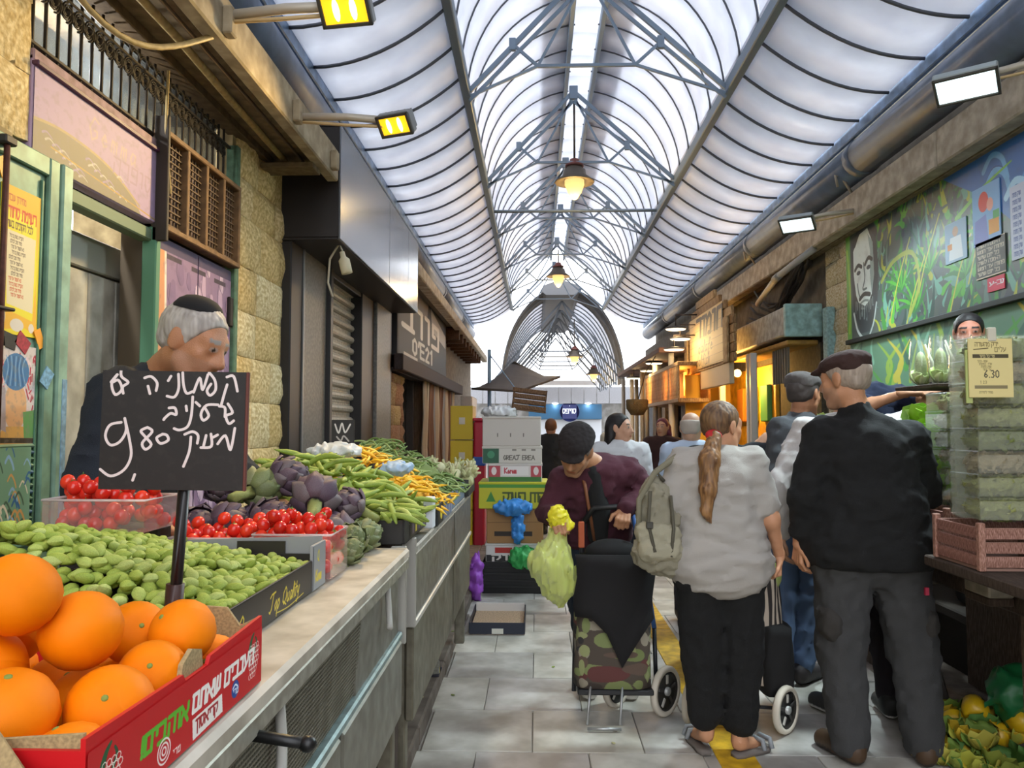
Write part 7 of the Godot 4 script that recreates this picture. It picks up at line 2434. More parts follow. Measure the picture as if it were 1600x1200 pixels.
	for k in 10:
		var lf := put("leaf_scrap", Geo.new().ball(Vector3.ZERO, V(0.014, 0.003, 0.009), 6, 4).mesh(), mt(["#8a9a48", "#a8a27a", "#6d7a3c"][k % 3], 0.8), null, Transform3D(Basis(Vector3.UP, k * 1.3), V([-0.6, -0.58, -0.45, 0.1, 0.35, -0.2, 1.5, 1.75, -0.56, 0.6][k], 0.078 if k in [0, 1, 8] else 0.005, [-3.7, -3.95, -4.2, -4.7, -3.6, -6.1, -4.9, -3.5, -5.2, -5.3][k])))
		tag(lf, "tiny dry leaf scrap lying on the paving", "leaf", "leaf scraps on the ground")
	carts()


func wheel(t: Node3D, c: Vector3, r: float, axis: Vector3) -> void:
	var z := axis.normalized()
	var x := Vector3.UP.cross(z).normalized()
	var fr := Transform3D(Basis(x, z, x.cross(z)), c)
	var w := Node3D.new()
	w.name = "wheel"
	t.add_child(w, true)
	obj("tyre", Geo.new(true).at(fr).lathe([Vector2(r * 0.78, -0.016), Vector2(r * 0.95, -0.016), Vector2(r, -0.008), Vector2(r, 0.008), Vector2(r * 0.95, 0.016), Vector2(r * 0.78, 0.016), Vector2(r * 0.78, -0.016)], 28), mt("#c9bfae", 0.7), w)
	obj("rim", Geo.new(true).at(fr).lathe([Vector2(0, -0.008), Vector2(r * 0.8, -0.012), Vector2(r * 0.8, 0.012), Vector2(r * 0.6, 0.004), Vector2(0, 0.008)], 24), mt("#141414", 0.4), w)
	obj("hub", Geo.new(true).at(fr).lathe([Vector2(r * 0.18, -0.02), Vector2(r * 0.18, 0.018), Vector2(r * 0.1, 0.024), Vector2(0, 0.024)], 12), mt("#a8a8a4", 0.4, 0.4), w)
	for k in 5:
		var a := TAU * k / 5 + 0.3
		obj("spoke_slot", Geo.new().at(fr * Transform3D(Basis(V(0, 1, 0), a), V(0, 0.0085, 0))).box(V(r * 0.3, -0.003, -r * 0.07), V(r * 0.66, 0.004, r * 0.07), 0.002), mt("#b8b4aa" if k % 2 else "#3a3836", 0.5), w)


func bag_sheet(lo: Vector3, hi: Vector3, sag: float, m: Material, t: Node3D, called: String) -> void:
	var f := Geo.new(true)
	var prof := []
	for i in 9:
		var v := i / 8.0
		var k := 1.0 + sag * sin(v * PI) - 0.06 * v
		var ring := []
		for j in 24:
			var a := TAU * j / 24
			var cx := signf(cos(a)) * pow(absf(cos(a)), 0.45)
			var cz := signf(sin(a)) * pow(absf(sin(a)), 0.45)
			var n := 1.0 + 0.03 * sin(j * 1.7 + i * 1.1)
			ring.append(V((lo.x + hi.x) / 2 + cx * (hi.x - lo.x) / 2 * k * n, lerpf(lo.y, hi.y, v), (lo.z + hi.z) / 2 + cz * (hi.z - lo.z) / 2 * k * n))
		prof.append(ring)
	for i in 8:
		for j in 24:
			var j2 := (j + 1) % 24
			f.quad(prof[i][j2], prof[i][j], prof[i + 1][j], prof[i + 1][j2], Vector2((j + 1) / 24.0, 1 - i / 8.0), Vector2(j / 24.0, 1 - (i + 1) / 8.0))
	for q in [0, 8]:
		var c := V((lo.x + hi.x) / 2, lerpf(lo.y, hi.y, q / 8.0) + (0.02 if q else -0.01), (lo.z + hi.z) / 2)
		for j in 24:
			if q:
				f.tri(prof[q][(j + 1) % 24], prof[q][j], c)
			else:
				f.tri(prof[q][j], prof[q][(j + 1) % 24], c)
	obj(called, f, m, t)


func carts() -> void:
	# trolley pushed by the stooping man
	var t := thing("shopping_trolley", "black shopping trolley with leafy print held by the stooping man", "trolley")
	var p := Paint.new(512, 256, Color("#4a4036"))
	rng.seed = 19
	for k in 130:
		var q := Vector2(rf(0, 512), rf(0, 256))
		p.disc(q.x, q.y, rf(8, 30), rf(8, 24), Color(["#6f7a48", "#8c9060", "#3a302a", "#8f8674", "#5c4a3e", "#5c322e", "#2c2a28", "#767f4e"][k % 8]))
	p.rect(0, 0, 512, 30, Color("#3a3032"))
	var pm := print_mat(p, 0.8)
	bag_sheet(V(0.19, 0.17, -4.02), V(0.56, 0.62, -3.82), 0.05, pm, t, "printed_bag")
	bag_sheet(V(0.21, 0.62, -4.02), V(0.54, 0.8, -3.83), 0.04, mt("#141314", 0.85, 0, "cloth", 4.0), t, "bag_top")
	var flap := []
	for i in 7:
		var v := i / 6.0
		var row := []
		for j in 6:
			var u := j / 5.0
			row.append(V(lerpf(0.19, 0.57, u) + 0.01 * sin(i), 0.82 - v * 0.3 - (0.26 * maxf(0.0, 1 - absf(u - 0.62) * 3.2) * v), -3.8 + 0.02 * sin(u * 9 + i) * v + 0.015 * sin(PI * u)))
		flap.append(row)
	flap.reverse()
	obj("front_flap", Geo.new(true).sheet(flap, V(0, 0, -0.012)), mt("#171516", 0.9, 0, "cloth", 4.0), t)
	obj("bag_neck", Geo.new(true).ball(V(0.38, 0.81, -3.93), V(0.14, 0.07, 0.085), 16, 9), mt("#121112", 0.9, 0, "cloth", 4.0), t)
	var steel := mt("#9c9c9a", 0.35, 0.6)
	obj("frame_rail", Geo.new(true).tube([V(0.5, 1.0, -4.05), V(0.56, 0.7, -4.02), V(0.6, 0.42, -4.0)], 0.013, 8), mt("#3b62a0", 0.5), t)
	obj("frame_rail", Geo.new(true).tube([V(0.6, 0.42, -4.0), V(0.605, 0.1, -3.98)], 0.011, 8), mt("#22242a", 0.4, 0.3), t)
	obj("frame_rail", Geo.new(true).tube([V(0.25, 0.95, -4.07), V(0.2, 0.4, -4.04), V(0.19, 0.1, -4.0)], 0.012, 8), mt("#22242a", 0.4, 0.3), t)
	obj("handle", Geo.new(true).tube([V(0.25, 0.95, -4.07), V(0.3, 1.02, -4.05), V(0.45, 1.03, -4.04), V(0.5, 1.0, -4.05)], 0.015, 10), mt("#1b1b1c", 0.5), t)
	for x in [0.255, 0.41]:
		obj("stand_leg", Geo.new(true).tube([V(x + 0.01, 0.2, -3.84), V(x - 0.015, 0.03, -3.74)], 0.007, 8), steel, t)
	obj("stand_bar", Geo.new(true).tube([V(0.24, 0.016, -3.73), V(0.4, 0.016, -3.73)], 0.008, 8), steel, t)
	obj("axle", Geo.new(true).tube([V(0.2, 0.12, -3.98), V(0.63, 0.12, -3.94)], 0.008, 8), steel, t)
	obj("base_frame", Geo.new().box(V(0.2, 0.14, -4.03), V(0.57, 0.165, -3.82), 0.005), mt("#1b1b1c", 0.5), t)
	wheel(t, V(0.645, 0.125, -3.94), 0.122, V(0.75, 0, 0.66))
	wheel(t, V(0.41, 0.11, -4.05), 0.105, V(0.75, 0, 0.66))
	obj("orange_strap", Geo.new().box(V(0.21, 0.84, -3.9), V(0.24, 0.97, -3.88), 0.004), mt("#a8502c", 0.7), t)
	obj("orange_strap", Geo.new().box(V(0.5, 0.82, -3.92), V(0.53, 0.96, -3.9), 0.004), mt("#a8502c", 0.7), t)
	# striped trolley drawn by the woman in grey
	var s := thing("shopping_trolley", "striped shopping trolley pulled by the woman in grey shirt", "trolley")
	var sp := Paint.new(256, 64, Color("#b9aa98"))
	for k in 22:
		sp.rect(k * 11.7, 0, 6, 64, Color("#2c2624"))
	bag_sheet(V(0.84, 0.2, -4.0), V(1.2, 0.74, -3.8), 0.02, print_mat(sp, 0.85), s, "striped_bag")
	bag_sheet(V(1.09, 0.16, -3.98), V(1.235, 0.48, -3.76), 0.06, mt("#131212", 0.85, 0, "cloth", 4.0), s, "side_pocket")
	obj("frame_rail", Geo.new(true).tube([V(1.1, 0.95, -3.8), V(1.19, 0.5, -3.86), V(1.18, 0.1, -3.84)], 0.012, 8), mt("#1b1b1c", 0.5), s)
	obj("frame_rail", Geo.new(true).tube([V(0.98, 0.95, -3.82), V(0.86, 0.5, -3.9), V(0.85, 0.1, -3.88)], 0.012, 8), mt("#1b1b1c", 0.5), s)
	obj("handle", Geo.new(true).tube([V(0.98, 0.95, -3.82), V(1.1, 0.95, -3.8)], 0.015, 8), mt("#1b1b1c", 0.5), s)
	obj("axle", Geo.new(true).tube([V(0.76, 0.11, -3.82), V(1.17, 0.11, -3.76)], 0.009, 8), mt("#2a2a2c", 0.5), s)
	obj("lettuce_tip", Geo.new(true).ball(V(1.17, 0.72, -3.84), V(0.03, 0.06, 0.03), 8, 6), mt("#a8b46a", 0.7), s)
	wheel(s, V(1.175, 0.112, -3.74), 0.11, V(0.72, 0, 0.7))
	wheel(s, V(0.755, 0.112, -3.83), 0.11, V(0.85, 0, 0.52))


# ------------------------------------------------------------------ right stall
func lettuce(t: Node3D, r: float, cols: Array, n := 11) -> void:
	for k in n:
		var a := TAU * k / n * 2.4
		var up := 0.35 + 0.06 * (k % 5)
		var rows := []
		for i in 5:
			var v := i / 4.0
			var row := []
			for j in 5:
				var u := (j - 2) / 2.0
				var w := r * (0.25 + 0.55 * sin(v * 2.2))
				var d := r * (0.15 + 0.75 * v) * (1.0 - up * v * 0.5)
				row.append(V(0, 0, 0) + Basis(Vector3.UP, a) * V(u * w, r * (0.1 + up * 2.2 * v) + r * 0.1 * sin(j * 2.3 + k) * v, d + r * 0.12 * cos(j * 2.9 + i) * v))
			rows.append(row)
		obj("leaf", Geo.new(true).sheet(rows, V(0, -0.003, 0)), cols[k % cols.size()], t)


func build_right_stall() -> void:
	rng.seed = 63
	var st := thing("vegetable_stall", "dark wooden stall frame with open black space underneath on right", "stall")
	var dark := mt("#4a3d33", 0.85, 0, "wood", 1.0)
	obj("deck", Geo.new().box(V(1.82, 0.86, -4.25), V(2.85, 0.93, -2.2), 0.008), dark, st)
	obj("deck_extension", Geo.new().box(V(1.56, 0.89, -3.18), V(1.82, 0.932, -2.2), 0.006), dark, st)
	obj("front_rail", Geo.new().box(V(1.8, 0.74, -4.25), V(1.84, 0.86, -2.2), 0.008), mt("#4a3d33", 0.8, 0, "wood", 1.5), st)
	obj("back_board", Geo.new().box(V(2.3, 0.08, -4.25), V(2.36, 0.86, -2.2)), mt("#6a594b", 0.85, 0, "wood", 1.0), st)
	for z in [-2.98, -4.15]:
		obj("leg", Geo.new().box(V(1.83, 0.0, z - 0.035), V(1.9, 1.02 if z > -3 else 0.86, z + 0.035), 0.006), mt("#6a594b", 0.8, 0, "wood", 2.0), st)
	obj("slanted_brace", Geo.new().bar(V(2.02, 0.08, -3.95), V(1.86, 0.84, -4.05), 0.03, 0.05), mt("#4a443e", 0.7), st)
	obj("upper_shelf", Geo.new().box(V(1.98, 1.64, -4.3), V(2.85, 1.66, -3.85), 0.004), dark, st)
	for z in [-3.95, -4.2]:
		obj("shelf_post", Geo.new().box(V(2.7, 0.93, z - 0.025), V(2.76, 1.62, z + 0.025), 0.005), dark, st)
	var s2 := thing("vegetable_stall", "farther wooden stall with sloped board of leafy bunches on right", "stall")
	obj("deck", Geo.new().box(V(1.82, 0.86, -7.0), V(2.85, 0.93, -5.3), 0.008), dark, s2)
	obj("front_board", Geo.new().box(V(1.84, 0.07, -7.0), V(1.88, 0.86, -5.3), 0.008), dark, s2)
	obj("sloped_board", Geo.new().at(Transform3D(Basis(V(0, 0, 1), 0.55), V(2.1, 1.0, -6.15))).box(V(-0.3, -0.02, -0.85), V(0.75, 0, 0.85), 0.004), mt("#3a332c", 0.85), s2)
	var pl := thing("standing_plinth", "low dark plinth in the gap between the right stalls", "plinth")
	obj("top", Geo.new().box(V(2.36, 0.35, -5.2), V(2.88, 0.41, -4.3), 0.01), mt("#3d342c", 0.9), pl)
	obj("riser", Geo.new().box(V(2.38, 0.07, -5.18), V(2.86, 0.35, -4.32)), mt("#2d2722", 0.9), pl)
	# pink wooden crates on the deck edge
	for k in 3:
		var c := thing("produce_crate", ["pinkish wooden crate behind the one under the price card", "pinkish wooden crate beside the bright lettuce", "pinkish wooden crate right under the cream price card"][k], "crate", V([1.72, 1.84, 1.575][k], 0.935, [-3.3, -3.85, -2.8][k]))
		for i in 3:
			for s in [0.0, 1.0]:
				obj("slat", Geo.new().box(V(0, 0.012 + i * 0.05, -0.3 * s - 0.006), V(0.34, 0.052 + i * 0.05, -0.3 * s + 0.006), 0.002), mt("#b08578", 0.75, 0, "wood", 3.0), c)
				obj("slat", Geo.new().box(V(0.34 * s - 0.006, 0.012 + i * 0.05, -0.3), V(0.34 * s + 0.006, 0.052 + i * 0.05, 0), 0.002), mt("#a87a70", 0.75, 0, "wood", 3.0), c)
		for q in [[0, 0], [0.34, 0], [0, -0.3], [0.34, -0.3]]:
			obj("corner_post", Geo.new().box(V(q[0] - 0.012, 0, q[1] - 0.012), V(q[0] + 0.012, 0.17, q[1] + 0.012), 0.003), mt("#b98e80", 0.75, 0, "wood", 3.0), c)
		obj("base_board", Geo.new().box(V(0, 0, -0.3), V(0.34, 0.01, 0)), mt("#8a6a5c", 0.8), c)
	var sup := thing("stall_block", "pale block under the pinkish crates at stall edge", "block")
	obj("block", Geo.new().box(V(1.7, 0.8, -3.15), V(1.795, 0.888, -2.98), 0.006), mt("#8f8878", 0.8, 0, "blotch", 2.0), sup)
	obj("bracket", Geo.new().box(V(1.7, 0.77, -3.15), V(1.795, 0.8, -2.98), 0.004), dark, sup)
	# stacked clear boxes of herbs
	var clear := clear_mat("#dfe4d4", 0.1, 0.1)
	var herb := [mt("#8f9450", 0.8, 0, "stain", 20.0), mt("#9aa05c", 0.8, 0, "stain", 20.0), mt("#74803f", 0.8, 0, "stain", 20.0), mt("#a0906c", 0.8, 0, "stain", 20.0)]
	var fm := []
	for k in 3:
		var f := flesh()
		f.egg(Vector3.ZERO, Basis.IDENTITY, V(0.12, 0.045, 0.09))
		f.ridge = 0.03
		f.ridge_scale = Vector3.ONE * (38 + k * 3)
		f.build(0.011, 0.01)
		fm.append(f.mesh(func(_p): return Color(1, 1, 1)))
	var tray := Geo.new()
	tray.box(V(-0.125, 0, -0.095), V(0.125, 0.003, 0.095))
	for s in [-1.0, 1.0]:
		tray.box(V(-0.125, 0.003, 0.094 * s - 0.001), V(0.125, 0.068, 0.094 * s + 0.001))
		tray.box(V(0.124 * s - 0.001, 0.003, -0.093), V(0.124 * s + 0.001, 0.068, 0.093))
	var traym := tray.mesh()
	var lid := Geo.new().box(V(-0.128, 0.07, -0.098), V(0.128, 0.082, 0.098), 0.004).mesh()
	for col in [[1.86, -3.16, 8, 1.075], [2.13, -3.16, 9, 0.935], [1.98, -3.62, 8, 0.935], [1.725, -2.93, 8, 1.11], [1.99, -2.93, 8, 1.11]]:
		for k in col[2]:
			var lvl: String = ["lowest", "second", "third", "fourth", "fifth", "sixth", "seventh", "eighth", "ninth", "tenth"][k]
			var wh := "behind the price card" if col[1] > -3 and col[0] < 2 else ("at wall side" if col[1] > -3 else ("beside the bright lettuce" if col[1] < -3.5 else ("in the second row by the crate" if col[0] < 2 else "in the second row at wall side")))
			var b := thing("herb_box", "clear herb box %s from the bottom in stack %s" % [lvl, wh], "box", V(col[0] + rf(-0.006, 0.006), col[3] + k * 0.0835, col[1] + rf(-0.004, 0.004)), 0.0, "stacked clear herb boxes")
			put("tray", traym, clear, b)
			put("lid", lid, clear, b)
			put("herbs", fm[k % 3], herb[(k * 3 + int(col[0] * 10)) % 4], b, Transform3D(Basis(Vector3.UP, rf(-0.2, 0.2)), V(0, 0.036, 0)))
	# price card
	var pc := thing("price_card", "cream card with 6.30 price hanging on the herb boxes", "price sign")
	var p := Paint.new(200, 250, Color("#dccb8c"))
	p.text(heb("ירק מהשדה"), 30, 16, 16, 2.5, Color("#6a5c34"), 0, 0.15)
	p.text(heb("עלים"), 120, 38, 18, 2.5, Color("#6a5c34"), 0, 0.2)
	p.line([Vector2(24, 46), Vector2(90, 40)], 4, Color("#5a4e30"))
	p.rect(18, 66, 164, 16, Color("#4e4630"))
	p.text(heb("טרי כל בוקר"), 50, 70, 9, 2, Color("#d6c68c"), 0, 0.2)
	for i in 4:
		p.text(heb(["שטוף ונקי", "ארוז במקום", "שוק פתוח", "עד גמר"][i]), 40 + i * 8, 92 + i * 12, 8, 1.6, Color("#8a7c50"), 0, 0.2)
	p.text("6.30", 68, 136, 30, 4, Color("#3f3a30"), 0, 0.18)
	p.text("1 23", 50, 180, 12, 2, Color("#8a7c50"))
	p.rect(24, 200, 150, 14, Color("#857a58"))
	p.text(heb("מחיר ליחידה"), 44, 226, 8, 1.6, Color("#8a7c50"), 0, 0.2)
	obj("card", Geo.new().box(V(1.54, 1.55, -2.782), V(1.695, 1.76, -2.779)), mt("#dccb8c", 0.6), pc)
	print_z(pc, -2.7782, 1.551, 1.759, 1.541, 1.694, p)
	obj("clip", Geo.new().box(V(1.61, 1.75, -2.79), V(1.64, 1.8, -2.774), 0.003), mt("#c9c4b0", 0.5), pc)
	obj("string", Geo.new(true).tube([V(1.625, 1.79, -2.785), V(1.7, 1.785, -2.9)], 0.002, 5), mt("#b8b09a", 0.7), pc)
	obj("leaf_tag", Geo.new().box(V(1.533, 1.53, -2.79), V(1.555, 1.72, -2.785)), mt("#a9b46c", 0.6), pc)
	# lettuces
	var bright := [mt("#7fae1c", 0.55), mt("#6a9a18", 0.55), mt("#8fc028", 0.55)]
	for b in [[1.93, 1.1, -3.72, 0.16], [1.97, 1.25, -3.86, 0.16], [2.0, 1.38, -3.98, 0.14]]:
		var l := thing("lettuce", "bright green leafy lettuce heaped beside the herb boxes", "lettuce", V(b[0], b[1] - 0.02, b[2]), 0.0, "bright lettuces on the right stall")
		lettuce(l, b[3], bright)
	var pale := [mt("#9aae5c", 0.6), mt("#7f9a4a", 0.6), mt("#b9c48a", 0.6), mt("#5f7f3a", 0.6)]
	for i in 5:
		for j in 9:
			var x := 1.92 + i * 0.17
			var l := thing("leafy_bunch", "bunch of leafy greens on the sloped board of right stall", "greens", V(x, 1.0 + (x - 1.9) * 0.6, -5.4 - j * 0.19 + rf(-0.03, 0.03)), rf(0, 6), "leafy bunches on the sloped board")
			lettuce(l, 0.11, [pale[(i + j) % 4], pale[(i * 2 + j) % 4]], 7)
	# bagged lettuces on the upper shelf
	var film := clear_mat("#e6efe8", 0.07, 0.1)
	var inner := mt("#a8b884", 0.7, 0, "stain", 14.0)
	for k in 12:
		var b := thing("bagged_lettuce", "romaine in shiny clear bag on the upper shelf below mural", "lettuce", V(2.05 + (k % 6) * 0.105, 1.66, -3.95 - (k / 6) * 0.2), 0.0, "bagged lettuces on the upper shelf")
		lettuce(b, 0.062, [pale[k % 4], pale[(k + 2) % 4]], 6)
		obj("romaine", Geo.new(true).ball(V(0, 0.1, 0), V(0.03, 0.085, 0.028), 12, 8), [inner, mt("#8fa05c", 0.7, 0, "stain", 14.0), mt("#b9a8b4", 0.7, 0, "stain", 14.0)][k % 3], b)
		obj("leaf_rib", Geo.new(true).tube([V(0.03, 0.02, 0.04), V(0.035, 0.12, 0.05), V(0.01, 0.22, 0.03)], [0.012, 0.009, 0.004], 6), mt("#d3d6bc", 0.6), b)
		obj("clear_bag", Geo.new(true).lathe([Vector2(0.03, 0.0), Vector2(0.052, 0.03), Vector2(0.058, 0.11), Vector2(0.052, 0.2), Vector2(0.046, 0.235), Vector2(0.05, 0.25)], 9), film, b)
	# clear hanging sheet and pale carton behind the stacks
	var cb := thing("pale_carton", "pale carton standing behind the tall herb boxes", "carton")
	obj("body", Geo.new().box(V(2.32, 0.93, -3.5), V(2.72, 2.05, -2.9), 0.008), mt("#b3a392", 0.8, 0, "blotch", 1.0), cb)
	obj("top_flap", Geo.new().at(Transform3D(Basis(V(0, 0, 1), 0.4), V(2.32, 2.05, -3.2))).box(V(-0.12, 0, -0.3), V(0.0, 0.006, 0.3), 0.002), mt("#bfae9c", 0.8), cb)
	# rubbish greens and bags under the stall
	bag("plastic_bag", "dark green plastic bag thrown under the right stall", V(2.06, 0.3, -3.42), V(0.12, 0.12, 0.1), mt("#1f6a3c", 0.35), 8)
	bag("plastic_bag", "small blue plastic bag under the right stall", V(2.16, 0.26, -3.28), V(0.035, 0.05, 0.04), mt("#6a9ad0", 0.35), 3)
	for k in 14:
		var l := thing("discarded_leaves", "yellowing cabbage leaves discarded under the right stall", "leaves", V(1.78 + rf(0, 0.36), 0.0 if k < 6 else 0.08, -3.3 - rf(0, 0.5) - 0.2 * float(k < 6)), rf(0, 6), "discarded leaves under the stall")
		if k < 6:
			l.position.x = 1.68 + k * 0.05
			l.position.z = -3.45 + 0.03 * k
		lettuce(l, rf(0.07, 0.1), [[mt("#c9a828", 0.7), mt("#a8a83c", 0.7)], [mt("#6f8a34", 0.7), mt("#b9b04a", 0.7)], [mt("#4f7a34", 0.7), mt("#8f9a3c", 0.7)]][k % 3], 6)
	for k in 4:
		var y := put("yellow_pepper", Geo.new(true).lathe([Vector2(0, -0.05), Vector2(0.04, -0.045), Vector2(0.056, 0), Vector2(0.05, 0.04), Vector2(0.02, 0.05), Vector2(0, 0.042)], 12).mesh(), mt("#d0a818", 0.35), null, Transform3D(Basis(V(1, 0, 0.3).normalized(), 1.1 + k), V(1.86 + k * 0.06, 0.13 + 0.08 * (k % 2), -3.56 + 0.06 * k)))
		tag(y, "yellow pepper lying among discarded leaves", "pepper", "yellow peppers under the stall")


# ------------------------------------------------------------------ people
func J18(a: Array) -> Dictionary:
	var names := ["head", "neck", "waist", "shL", "shR", "elL", "elR", "wrL", "wrR", "hipL", "hipR", "knL", "knR", "anL", "anR", "toeL", "toeR"]
	var d := {}
	for i in names.size():
		d[names[i]] = V(a[i][0], a[i][1], a[i][2])
	return d


func build_people() -> void:
	# seller behind the left counter
	person(V(-1.27, 0.07, -2.4), "person in navy sweater and black skullcap bending over the vegetables", J18([[0.245, 1.63, 0.14], [0.12, 1.54, 0.07], [0.0, 1.14, 0], [0.06, 1.475, -0.16], [0.045, 1.475, 0.2], [0.22, 1.22, -0.26], [0.025, 1.21, 0.29], [0.36, 1.15, -0.18], [0.24, 1.12, 0.32], [0.0, 0.92, -0.1], [0.0, 0.92, 0.1], [0.02, 0.5, -0.1], [0.02, 0.5, 0.11], [0, 0.09, -0.1], [0, 0.09, 0.12], [0.15, 0.035, -0.12], [0.15, 0.035, 0.14]]),
		{"face": V(0.9, -0.42, 0.16), "hup": V(0.3, 1, 0.0), "skin": "#b07a58", "hair": "#8f8780", "hair2": "#b8b0a8", "hairdo": "short", "kippa": true, "stubble": 0.18, "top": "#20222c", "bottom": "#1b1b1f", "shoe": "#222222", "fat": 1.05, "collar": 0.03, "hcell": 0.0045, "handL": [V(0.8, -0.5, 0.2), V(0, 1, 0), 0.5, 1.0], "handR": [V(0.9, -0.4, 0.1), V(0, 1, 0), 0.5, -1.0], "handcell": 0.007})
	# broad man in black, seen from behind
	var bm := person(V(1.46, 0, -3.48), "person in black pullover and brown flat cap seen from behind at right stall", J18([[-0.07, 1.655, -0.02], [-0.03, 1.51, 0.0], [0.015, 1.1, 0.02], [-0.2, 1.41, 0.01], [0.215, 1.39, 0.0], [-0.275, 1.14, 0.03], [0.275, 1.15, -0.02], [-0.285, 0.93, -0.03], [0.22, 1.1, -0.26], [-0.11, 0.88, 0.02], [0.12, 0.88, 0.02], [-0.12, 0.47, 0.0], [0.18, 0.47, 0.02], [-0.11, 0.1, 0.04], [0.2, 0.1, 0.05], [-0.16, 0.035, -0.12], [0.23, 0.035, -0.11]]),
		{"face": V(-0.62, -0.08, -0.78), "skin": "#b98562", "hair": "#8f7f72", "hair2": "#a89888", "hairdo": "ring", "cap": "#3c2722", "stubble": 0.25, "top": "#131212", "bottom": "#3d3b3b", "shoe": "#4a3526", "sole": "#2a2019", "fat": 1.5, "s": 1.02, "sleeve": 0.9, "hem": 0.05, "flare": 0.042, "ease": 0.016, "collar": 0.05, "hcell": 0.005, "cell": 0.016, "handL": [V(-0.05, -1, -0.1), V(-1, 0, 0.2), 0.35, 1.0], "handR": [V(0.2, 0, -1), V(0, 1, 0), 0.5, -1.0], "handcell": 0.0045})
	obj("pink_tag", Geo.new().at(Transform3D(Basis.IDENTITY, V(0.19, 0.75, 0.16))).box(V(-0.008, -0.016, -0.032), V(0.008, 0.016, -0.019)), mt("#b8304c", 0.6), bm)
	for q in [V(-0.185, 0.6, 0.05), V(0.215, 0.6, 0.06)]:
		var pf := flesh()
		pf.egg(q, Basis.IDENTITY, V(0.05, 0.085, 0.075))
		pf.ridge = 0.01
		pf.ridge_scale = V(18, 18, 18)
		pf.build(0.012, 0.02)
		var pc := lin("#35332f")
		put("cargo_pocket", pf.mesh(func(_p): return pc), vc_mat(0.9, "weave", 5.0), bm)
	# woman in grey shirt
	var w := person(V(0.80, 0, -3.55), "person with long ponytail in grey shirt and black trousers pulling striped trolley", J18([[0.055, 1.445, -0.02], [0.03, 1.33, 0.0], [0.03, 0.98, 0.02], [-0.13, 1.27, 0.0], [0.185, 1.27, 0.0], [-0.2, 1.03, 0.03], [0.25, 1.03, 0.05], [-0.14, 0.98, -0.2], [0.305, 0.86, -0.02], [-0.07, 0.8, 0.03], [0.12, 0.8, 0.03], [-0.06, 0.43, 0.02], [0.12, 0.43, 0.03], [-0.05, 0.11, 0.05], [0.09, 0.08, 0.06], [-0.08, 0.035, -0.1], [0.2, 0.03, -0.02]]),
		{"face": V(0.78, -0.06, -0.5), "skin": "#c08c6a", "hair": "#4a3424", "hair2": "#80603e", "hairdo": "short", "fold_dir": V(7, 24, 7), "top": "#a8a29b", "bottom": "#121112", "fat": 1.3, "s": 0.94, "sleeve": 0.36, "hem": 0.16, "leg": 0.78, "flare": 0.034, "ease": 0.02, "hcell": 0.005, "cell": 0.016, "handR": [V(0, -1, -0.15), V(1, 0, 0.2), 0.7, -1.0], "handL": [V(0.2, 0, -1), V(0, 1, 0), 0.6, 1.0], "handcell": 0.0045})
	var f := flesh()
	f.bone(V(0.0, 1.4, 0.075), V(-0.035, 1.3, 0.12), 0.03, 0.045)
	f.bone(V(-0.035, 1.3, 0.12), V(-0.05, 1.17, 0.15), 0.045, 0.036)
	f.bone(V(-0.05, 1.17, 0.15), V(-0.06, 1.07, 0.165), 0.036, 0.02)
	f.bone(V(-0.06, 1.08, 0.165), V(-0.045, 1.03, 0.165), 0.02, 0.007)
	f.ridge = 0.007
	f.ridge_scale = V(60, 8, 60)
	f.build(0.006, 0.02)
	var c1 := lin("#5c3e26")
	var c2 := lin("#9a7044")
	var nn := noise3
	put("ponytail", f.mesh(func(p): return c1.lerp(c2, clampf(nn.get_noise_3dv(p * V(70, 7, 70)) + 0.5, 0, 1))), vc_mat(0.55), w)
	obj("hair_tie", Geo.new(true).at(Transform3D(Basis(V(1, 0, 0), 0.7), V(-0.005, 1.405, 0.075))).ball(Vector3.ZERO, V(0.038, 0.022, 0.036), 14, 8), mt("#b3161e", 0.6), w)
	for q in [[V(-0.055, 0, 0.075), V(-0.08, 0, -0.14)], [V(0.06, 0, 0.09), V(0.24, 0, -0.02)]]:
		var a: Vector3 = q[0]
		var b: Vector3 = q[1]
		var d := (b - a).normalized()
		var sd := Vector3.UP.cross(d)
		var so := Node3D.new()
		so.name = "sandal"
		w.add_child(so, true)
		var rows := []
		for i in 7:
			var v := i / 6.0
			var hw: float = [0.02, 0.034, 0.034, 0.036, 0.042, 0.04, 0.018][i]
			rows.append([a.lerp(b, v) - sd * hw + V(0, 0.004, 0), a.lerp(b, v) + V(0, 0.004, 0), a.lerp(b, v) + sd * hw + V(0, 0.004, 0)])
		obj("sole", Geo.new(true).sheet(rows, V(0, 0.018, 0)), mt("#6a625c", 0.8), so)
		var m := a.lerp(b, 0.68)
		for e in [0.0, 0.045]:
			obj("strap", Geo.new(true).tube([m + d * e - sd * 0.042 + V(0, 0.02, 0), m + d * e - sd * 0.03 + V(0, 0.058, 0), m + d * e + sd * 0.03 + V(0, 0.058, 0), m + d * e + sd * 0.042 + V(0, 0.02, 0)], 0.012, 6), mt("#8a8d90", 0.6), so)
	backpack()
